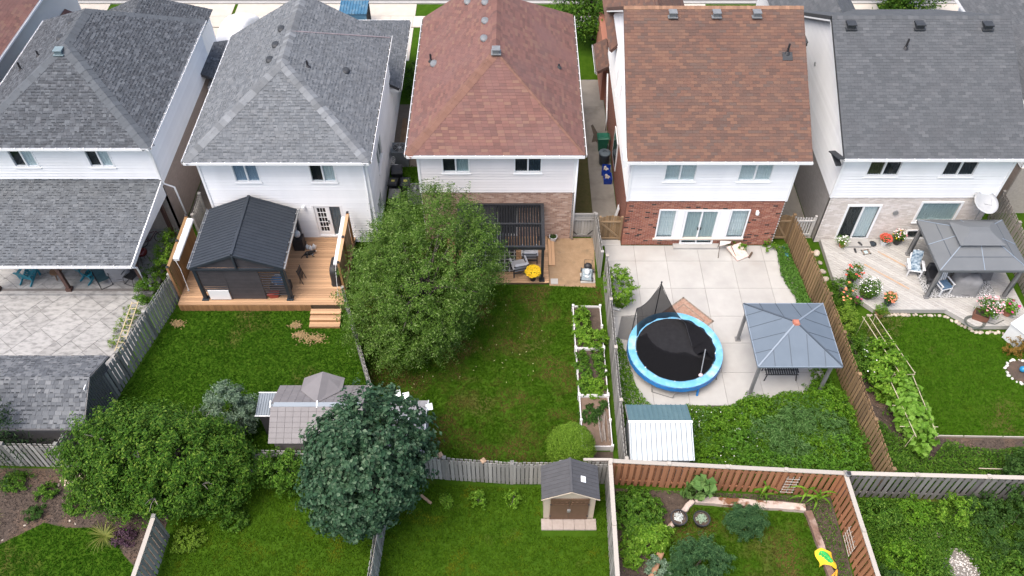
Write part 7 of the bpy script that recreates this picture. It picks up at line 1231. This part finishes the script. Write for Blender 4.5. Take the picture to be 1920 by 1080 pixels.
# climbers and bushes
shrub('climbing_shrub', 'bright leafy shrub climbing the grey fence beside the concrete patio', (5.0, 25.2, .85), (.62, 1.1, .85), 120, .11, G_BRI, 110, .13, per=24); shrub('vine', 'leafy vine on the fence beside the patio post and downpipe', (-16.6, 27.3, .8), (.5, 1.4, .8), 120, .1, G_BRI, 111, .14, per=24); shrub('vine', 'leafy vine below the patio gutter by the grey fence', (-17.0, 25.4, .55), (.5, 1.0, .6), 90, .1, G_MID, 112, .13, per=24)
for i, (x_, y_, lb) in enumerate(((-17.5, 24.0, 'uppermost of the small yellow-green shrubs by the ladder trellis'), (-17.6, 23.3, 'middle of the small yellow-green shrubs by the ladder trellis'), (-17.6, 22.3, 'lowest of the small yellow-green shrubs by the ladder trellis'))): shrub('small_shrub', lb, (x_, y_, .25), (.32, .36, .3), 26, .07, foliage('lime_leaf', [(0, (.09, .17, .015)), (.5, (.14, .24, .025)), (1, (.2, .3, .04))]), 113 + i, .08, per=24, group='shrubs by the ladder trellis')
shrub('rose_bush', 'leafy bush with coral blossoms between the brown fence and the deck', (15.4, 25.0, .55), (.6, .9, .6), 110, .09, G_MID, 120, .13, extra=(CORAL, 14, .05)); shrub('shrub', 'yellow-green bush against the brown fence behind the slate-blue gazebo', (14.9, 23.3, .7), (.5, .9, .75), 110, .09, foliage('lime_leaf', [(0, (.09, .17, .015))]), 121, .13); shrub('shrub', 'tangled green bush between the fence and the bean trellis', (15.3, 21.4, .55), (.7, 1.3, .6), 150, .09, G_MID, 122, .14, extra=(WHP, 14, .03)); shrub('arching_shrub', 'arching yellowish shrub at the top of the bean trellis', (16.5, 23.0, .55), (.85, .6, .5), 90, .08, foliage('olive_leaf', [(0, (.09, .12, .02)), (.5, (.14, .17, .035)), (1, (.2, .2, .06))]), 123, .15, per=14, wid=.3); shrub('dry_shrub', 'brown twiggy shrub in the middle of the bean trellis', (16.1, 22.0, .4), (.5, .5, .4), 30, .06, DEAD, 124, .14, per=20, wid=.2)
BEAN = foliage('bean_leaf', [(0, (.08, .18, .015)), (.5, (.13, .27, .03)), (1, (.2, .35, .06))], .45, .3); shrub('bean_vine', 'large-leaved bright bean vines at the lower end of the trellis', (16.45, 18.4, .75), (.7, 1.75, .7), 170, .26, BEAN, 125, .2, per=9, wid=.85, cat='plant'); shrub('bean_vine', 'leafy bean vines at the upper end of the trellis', (16.05, 20.6, .7), (.7, 1.6, .7), 300, .15, G_BRI, 126, .15, per=20, cat='plant', wid=.7)
shrub('shrub', 'dark leafy shrub at the right edge over the dark grey fence', (20.2, 14.9, 1.1), (1.3, 1.6, 1.2), 260, .12, G_DRK, 127, .18, per=34); shrub('rust_plant', 'orange-brown bushy plant in front of the white cabinet', (22.4, 22.1, .35), (.5, .35, .35), 50, .08, foliage('rust_leaf', [(0, (.14, .1, .02)), (.6, (.22, .14, .03)), (1, (.3, .16, .04))]), 128, .1, cat='plant')
# vegetable and ground plants as individual clumps
def clumps(name, cat, spec, group):
    for i, (x_, y_, rx, ry, h_, lf, mt, lb) in enumerate(spec): shrub(name, lb, (x_, y_, h_ * .5), (rx, ry, h_ * .55), max(24, int(rx * ry * 320)), lf, mt, 300 + abs(int(x_ * 31 + y_ * 17)), .1, cat, per=22, group=group, stem=False, shoot=.12)
clumps('garden_plant', 'plant', ((3.2, 23.25, .42, 1.1, .8, .12, G_BRI, 'tall leafy greens along the left of the rearmost raised bed'), (3.75, 22.45, .5, .5, .8, .12, G_BRI, 'leafy greens at the front corner of the rearmost raised bed'), (3.12, 20.75, .3, 1.2, .65, .12, G_MID, 'left green row in the middle raised bed'), (3.5, 20.0, .6, .45, .6, .12, G_BRI, 'green clump across the front of the middle raised bed'), (3.82, 21.2, .25, .75, .65, .12, G_MID, 'right green row in the middle raised bed'), (3.35, 18.6, .38, .5, .5, .12, G_DRK, 'dark bushy plant in the front raised bed'), (3.85, 19.0, .2, .25, .4, .1, G_DRK, 'small dark plant at the rear of the front raised bed')), 'raised bed vegetables')
clumps('garden_plant', 'plant', ((4.75, 14.3, .95, .85, .75, .13, G_MID, 'broad mass of round-leaved plants beside the grey cap-rail fence'), (5.2, 13.3, .85, .8, .6, .13, G_BRI, 'round-leaved plants in front of the larger mass by the grey fence'), (4.45, 12.8, .5, .7, .45, .1, G_BRI, 'low bright plants along the grey cap-rail fence'), (5.35, 12.1, .4, .4, .5, .1, GLAUC, 'pale star-shaped plant near the bottom edge by the timber')), 'round-leaved garden plants')
shrub('squash_plant', 'large-leaved plant hanging over the orange fence', (7.2, 15.0, .8), (.5, .3, .7), 20, .32, foliage('squash_leaf', [(0, (.06, .13, .03)), (.5, (.1, .19, .05)), (1, (.16, .25, .08))], .6, .2), 130, .18, 'plant', per=7, wid=.85)
FEATH = foliage('feathery_leaf', [(0, (.03, .085, .034)), (.5, (.06, .14, .056)), (1, (.12, .23, .09))], .6, .2)
shrub('feathery_bush', 'dark feathery bush on the lawn below the long timber', (8.8, 13.75, .5), (.68, .45, .55), 150, .14, FEATH, 131, .12, per=40, wid=.16, lump=.3, shoot=.25); shrub('feathery_bush', 'large dark feathery bush at the bottom edge below the pots', (6.75, 12.15, .55), (.9, .7, .65), 230, .14, FEATH, 132, .12, per=40, wid=.16, lump=.3, shoot=.28)
for i, (x_, y_, lb) in enumerate(((9.75, 15.0, 'tall arching corn plant left of the small pale trellis'), (11.3, 14.9, 'arching corn plant right of the small pale trellis'), (11.75, 14.7, 'corn plant nearest the fence corner above the dark timber'))):
    t = T('corn_plant', lb, 'plant', (x_, y_, 0), group='corn plants by the orange fence'); M().tube([(x_, y_, 0), (x_ + .05, y_, 1.0)], .02, 6, .008).ob('stalk', G_BRI, t)
    for k_ in range(8):
        a_ = k_ * 2.4 + i; m = M(); vs = []; L_ = random.uniform(.6, .95)
        for q in range(7): f_ = q / 6; w_ = .035 * math.sin(math.pi * min(1, f_ + .12)) + .003; c_ = Vector((x_ + math.cos(a_) * L_ * f_, y_ + math.sin(a_) * L_ * f_ * .6, .2 + .11 * k_ + .75 * f_ - 1.0 * f_ * f_)); s_ = Vector((-math.sin(a_), math.cos(a_), 0)) * w_; vs += [c_ - s_, c_ + s_]
        m.add(vs, [(2 * q, 2 * q + 1, 2 * q + 3, 2 * q + 2) for q in range(6)]).ob('leaf', G_BRI, t)
for i, (x_, y_, r_, lb) in enumerate(((-2.55, 14.75, .2, 'left and smallest of three bright shrubs below the silvery fence'), (-1.3, 14.85, .32, 'middle and largest of three bright shrubs below the silvery fence'), (.05, 14.8, .25, 'right of three bright shrubs below the silvery fence'))): shrub('small_shrub', lb, (x_, y_, r_), (r_, r_, r_), 26, .09, G_BRI, 140 + i, .09, per=20, group='three bright shrubs')
clumps('bed_plant', 'plant', ((-19.6, 15.6, .6, .45, .3, .08, G_MID, 'low green plant at far left in the mulch bed'), (-18.2, 15.2, .4, .35, .3, .09, G_MID, 'small green plant in the middle of the mulch bed'), (-18.4, 14.3, .35, .35, .3, .08, G_DRK, 'small dark plant near the lawn edge in the mulch bed'), (-16.8, 14.7, .5, .5, .4, .09, G_MID, 'green mound beside the bushy tree in the mulch bed'), (-14.6, 13.35, .45, .35, .3, .08, foliage('purple_leaf', [(0, (.05, .025, .04)), (.6, (.09, .05, .075)), (1, (.14, .09, .12))]), 'low purple-leaved plant by the grey fence end'), (-12.2, 13.2, .6, .5, .35, .08, foliage('lime_leaf', [(0, (.09, .17, .015))]), 'yellow-green plant at the foot of the bushy tree'), (-10.6, 14.0, .5, .5, .35, .09, G_MID, 'green plant right of the bushy tree by the lawn')), 'plants along the mulch bed')
for i, (x_, y_, lb) in enumerate(((-20.2, 13.9, 'arching grassy plant at the left edge of the mulch bed'), (-15.4, 13.4, 'arching yellow-green grassy plant at the lawn edge under the bushy tree'))):
    t = T('ornamental_grass', lb, 'plant', (x_, y_, 0), group='arching grasses'); vs = []; fs = []
    for k_ in range(90):
        a_ = random.uniform(0, 6.283); L_ = random.uniform(.4, .8); o_ = len(vs)
        for q in range(5): f_ = q / 4; c_ = Vector((x_ + math.cos(a_) * L_ * f_, y_ + math.sin(a_) * L_ * f_, .9 * f_ * L_ - .9 * L_ * f_ * f_ * .8)); s_ = Vector((-math.sin(a_), math.cos(a_), 0)) * (.016 * (1 - f_) + .002); vs += [c_ - s_, c_ + s_]
        fs += [(o_ + 2 * q, o_ + 2 * q + 1, o_ + 2 * q + 3, o_ + 2 * q + 2) for q in range(4)]
    M().add(vs, fs).ob('blades', foliage('olive_leaf', [(0, (.09, .12, .02))]), t)
# ground cover that nobody could count
def cover_mass(name, label, poly, dens, hgt, leaf, mat, wid=.4, holes=(), cat='ground cover', bump=1.2):
    x_, y_ = scatter(poly, dens, holes); hh = hgt * (.45 + .55 * (.5 + .25 * np.sin(x_ * 2.1 * bump + 1.3) + .25 * np.cos(y_ * 2.7 * bump + x_ * 1.1))); z_ = hh * rng.random(len(x_)) ** .45; C = np.stack([x_, y_, z_ + .01], 1); N = rng.normal(size=C.shape) * .55 + np.array([0, 0, .9]); V, Fc = leaf_arrays(C, N, leaf, wid); o = npmesh(name, V, Fc, mat, None, 'stuff', label=label); o['category'] = cat; return o
WEED = foliage('weed_leaf', [(0, (.05, .13, .008)), (.5, (.09, .21, .014)), (.9, (.15, .29, .025)), (1, (.2, .34, .045))], .5, .35)
wp = [(6.95, 15.6), (14.3, 15.2), (14.25, 19.6), (13.6, 20.4), (12.9, 20.3), (12.5, 19.7), (11.5, 19.75), (10.7, 19.3), (10.0, 19.45), (9.2, 19.1), (8.2, 18.9), (7.3, 19.0), (6.6, 18.6), (6.2, 18.2), (6.95, 18.0)]
struct(M().prism([(4.5, 15.7), (14.4, 15.2), (14.4, 19.3), (4.5, 19.3)], -.1, .012).ob('weed_patch_soil', SOIL))
cover_mass('weeds', 'dense mass of tall weeds filling the end of the concrete patio yard', wp, 1500, .55, .11, WEED, .35); g_ = random.Random(9); WK = ((foliage('grey_green_weed', [(0, (.05, .125, .028)), (.5, (.095, .2, .055)), (1, (.165, .29, .1))]), .19, .2), (foliage('deep_weed', [(0, (.035, .105, .008)), (.5, (.07, .17, .014)), (1, (.115, .25, .028))]), .12, .45), (WEED, .12, .4)); spots = [(10.6, 17.6, 0, .8), (11.6, 18.2, 0, .75), (12.7, 17.9, 0, .8), (11.2, 16.9, 0, .6), (9.6, 16.3, 1, .7), (10.7, 15.95, 1, .7), (11.9, 16.1, 1, .8), (13.1, 16.0, 1, .8), (13.6, 17.0, 1, .7), (12.4, 16.9, 2, .7), (13.5, 18.6, 2, .8), (8.3, 17.9, 2, .6), (9.2, 18.3, 2, .7), (7.9, 16.6, 2, .6), (9.0, 17.2, 1, .5), (13.3, 19.6, 2, .6), (10.2, 18.9, 2, .5)]
cover_mass('weeds', 'scattered taller spear-leaved weeds rising above the weed mass', [(7.2, 15.8), (14.1, 15.5), (14.1, 19.4), (10, 19.2), (7.2, 18.6)], 60, .9, .2, WK[0][0], .2)
for x_, y_, k_, r_ in spots:
    mt, lf, wd_ = WK[k_]; P, N, cc = crown_points((x_, y_, .35), (r_, r_ * .8, .42), 110, 22, .13, g_.randrange(9999), .4, .3, .02, shoot=.3); V, Fc = leaf_arrays(P, N, lf, wd_); o = npmesh('weeds', V, Fc, mt, None, 'stuff', label='rounded clump of weeds within the weed mass'); o['category'] = 'weeds'; o['group'] = 'weed clumps'
x_, y_ = scatter([(7.0, 16.2), (8.6, 15.9), (9.9, 17), (10.2, 18.6), (7.4, 18.7)], 16); fl_ = flowers(np.stack([x_, y_, np.full(len(x_), .55) + rng.uniform(-.1, .08, len(x_))], 1), .022, WHP, None, 'weed_flowers'); fl_['label'] = 'small white flowers sprinkled over the left of the weed mass'; fl_['category'] = 'flowers'
cover_mass('ground_cover', 'green creeper strip between the brown fence and the concrete patio', [(13.05, 28.3), (13.6, 28.5), (14.0, 24.2), (13.1, 23.6), (13.3, 25.0), (12.9, 26.5)], 1100, .35, .1, foliage('creeper_leaf', [(0, (.045, .12, .015)), (.5, (.075, .175, .025)), (1, (.12, .24, .05))]), .6)
cover_mass('ground_cover', 'weedy strip between the grey fence and the trampoline', [(4.5, 23.0), (4.9, 22.6), (5.3, 20.2), (5.7, 19.3), (6.6, 18.6), (6.5, 18.1), (4.5, 18.1)], 900, .3, .09, WEED, .5)
for q, lb in (((13.4, 20.8), 'creeper climbing the rear post of the slate-blue gazebo'), ((11.2, 28.35), 'small weed clump at the foot of the red brick wall'), ((12.75, 28.35), 'weed clump at the right corner of the red brick wall')): shrub('weed_clump', lb, (*q, .15), (.3, .3, .22), 24, .09, G_BRI, int(q[0] * 10), .09, 'plant', per=20, stem=False)
cover_mass('undergrowth', 'dense undergrowth filling the garden behind the dark grey fence', [(14.6, 15.2), (21, 15.0), (22.5, 17.4), (19.5, 16.9), (17.6, 17.3), (16.9, 16.6), (14.8, 18.5)], 900, .5, .11, G_MID, .45)
cover_mass('undergrowth', 'wild green undergrowth below the dark grey fence at lower right', [(12.75, 14.8), (20.5, 14.6), (20.5, 10.8), (17.2, 10.8), (17.0, 12.5), (16.5, 12.9), (16.0, 12.3), (16.2, 10.8), (12.8, 10.8)], 1000, .55, .11, G_MID, .4); shrub('shrub', 'taller yellow-green bush in the lower right undergrowth', (16.9, 14.2, .5), (.7, .5, .6), 90, .1, G_BRI, 150, .12); [shrub('wild_shrub', lb, (a_, b_, .4), (r_, r_ * .8, .55), int(r_ * 150), .11, mt, 400 + int(a_ * 10), .13, 'shrub', per=26, stem=False, group='wild shrubs in the lower right') for a_, b_, r_, mt, lb in ((13.9, 14.0, .7, G_MID, 'wild shrub nearest the orange fence below the dark grey fence'), (15.3, 14.2, .6, WEED, 'bright wild shrub below the middle of the dark grey fence'), (14.3, 12.4, .7, WEED, 'bright wild shrub left of the gravel patch'), (13.5, 11.4, .6, G_DRK, 'dark wild shrub at the bottom edge beside the orange fence'), (17.9, 14.3, .7, G_DRK, 'dark wild shrub below the right part of the dark grey fence'), (18.3, 11.9, .8, G_MID, 'wild shrub right of the gravel patch at the bottom edge'), (15.2, 11.5, .5, G_MID, 'small wild shrub at the left edge of the gravel patch'))]
shrub('shrub', 'dark bush in the lower right corner', (18.6, 13.4, .5), (1.4, 1.3, .65), 220, .1, G_DRK, 151, .14)
cover_mass('undergrowth', 'low plants between the orange fence and the long timber', [(4.0, 15.4), (12.3, 14.9), (12.4, 11), (11.9, 11), (11.5, 14.6), (7.2, 15.0)], 260, .22, .09, G_MID, .4); struct(M().prism([(3.75, 15.4), (12.45, 15.0), (12.5, 10.6), (11.7, 10.6), (11.35, 14.4), (7.0, 14.75), (5.6, 13.2), (4.9, 10.6), (3.7, 10.6)], -.1, .012).ob('garden_soil', SOIL))
# ---- lawns: real blades
def lawn(label, poly, mat, dens=330, holes=(), hgt=.07):
    x_, y_ = scatter(poly, dens, holes); n = len(x_); V = np.empty((n, 3, 3, 3))
    for b in range(3):
        a_ = rng.uniform(0, 6.283, n); w_ = rng.uniform(.012, .022, n); l_ = hgt * rng.uniform(.5, 1.2, n); cx = x_ + rng.normal(0, .02, n); cy = y_ + rng.normal(0, .02, n)
        V[:, b, 0] = np.stack([cx - np.sin(a_) * w_, cy + np.cos(a_) * w_, np.zeros(n)], 1); V[:, b, 1] = np.stack([cx + np.sin(a_) * w_, cy - np.cos(a_) * w_, np.zeros(n)], 1); V[:, b, 2] = np.stack([cx + np.cos(a_) * l_ * .7, cy + np.sin(a_) * l_ * .7, l_], 1)
    o = npmesh('grass', V.reshape(-1, 3), np.arange(n * 9).reshape(-1, 3), mat, None, 'stuff', label=label); o['category'] = 'grass'
def gmat(name, a, b, c, s3=.6, t3=(.6, .75)): return PM(name, a, b, 1.3, .8, rand=.25, c3=c, s3=s3, t3=t3, transl=.3, detail=8., spec=.05)
LG1 = gmat('lawn_deep', (.027, .085, .004), (.046, .123, .008), (.07, .125, .008), 1.1, (.62, .8)); LG2 = gmat('lawn_patchy', (.032, .084, .003), (.053, .115, .006), (.135, .1, .032), .55, (.46, .62)); LG3 = gmat('lawn_yellowish', (.047, .113, .005), (.08, .158, .009), (.15, .165, .012), .8, (.54, .72)); LG4 = gmat('lawn_smooth', (.042, .118, .005), (.062, .15, .008), (.075, .13, .01), .8, (.6, .8))
lawn('deep green lawn in front of the cedar deck', [(-15.6, 24.4), (-17.4, 16.6), (-5.4, 16.2), (-5.8, 19.0), (-7.7, 24.4)], LG1); lawn('patchy lawn in front of the pergola deck', [(-7.6, 24.4), (-5.8, 19.0), (-5.1, 16.1), (3.6, 15.9), (2.8, 17), (2.8, 24.6), (4.3, 24.6), (4.2, 25.85), (-3.2, 26.0), (-3.2, 29), (-7.7, 28.5)], LG2)
lawn('smooth lawn in front of the grey deck', [(16.5, 24.1), (20.0, 24.1), (21, 23.1), (23.5, 22.6), (23.5, 17.6), (17.0, 17.8), (16.5, 20.5)], LG4); lawn('even green lawn at the lower left corner', [(-24, 12.6), (-19.4, 13.0), (-18.6, 13.5), (-17.9, 13.95), (-17.0, 13.75), (-15.9, 13.75), (-15.1, 13.45), (-14.5, 12.7), (-13.3, 11.7), (-13.3, 10.8), (-24, 10.8)], LG1); lawn('yellow-green lawn below the bushy tree', [(-12.9, 10.8), (-5.0, 10.8), (-4.9, 15.7), (-12.9, 15.9)], LG3); lawn('yellow-green lawn around the small brown-doored shed', [(-4.9, 10.8), (3.6, 10.8), (3.65, 15.3), (-4.8, 15.6)], LG3, holes=[[(1.1, 13.4), (3.2, 13.4), (3.2, 15.3), (1.1, 15.3)]]); lawn('clover-flecked lawn inside the timber edging', [(5.1, 10.8), (11.6, 10.8), (11.3, 14.3), (7.0, 14.6), (5.8, 13.3)], LG2); lawn('narrow grass strip beside the red-roofed house', [(-6.6, 28.8), (-4.3, 28.8), (-4.3, 34.6), (-6.6, 34.6)], LG1, 200)
SCALP = PM('scalped_turf', (.4, .28, .15), (.26, .2, .09), 9, 1.)
for i, (x_, y_, r_, lb) in enumerate(((-8.95, 22.75, .55, 'largest bare straw patch below the cedar deck steps'), (-9.6, 22.95, .3, 'bare straw patch left of the largest one'), (-9.9, 23.5, .25, 'small bare straw patch nearest the cedar deck'), (-15.3, 23.6, .3, 'bare straw patch beside the grey fence below the deck'))):
    x2 = x_ + rng.normal(0, r_ * .45, 260); y2 = y_ + rng.normal(0, r_ * .3, 260); C = np.stack([x2, y2, np.full(260, .06) + rng.uniform(0, .025, 260)], 1); V, Fc = leaf_arrays(C, rng.normal(size=C.shape) * .3 + np.array([0, 0, 1]), .11, .3); o = npmesh('dry_grass', V, Fc, SCALP, None, 'stuff', label=lb); o['category'] = 'dry grass'; o['group'] = 'bare patches in the lawn'
x_, y_ = scatter([(-4.5, 19.5), (1.5, 20), (1.5, 25), (-1, 25), (-4.5, 21.5)], 2.6); C = np.stack([x_, y_, np.full(len(x_), .09)], 1); V, Fc = leaf_arrays(C, rng.normal(size=C.shape) * .3 + np.array([0, 0, 1]), .07, .6); o = npmesh('fallen_leaves', V, Fc, PM('pale_fallen_leaf', (.3, .32, .12), (.4, .38, .2), 8, .8), None, 'stuff', label='pale fallen leaves scattered on the lawn beside the big tree'); o['category'] = 'leaves'
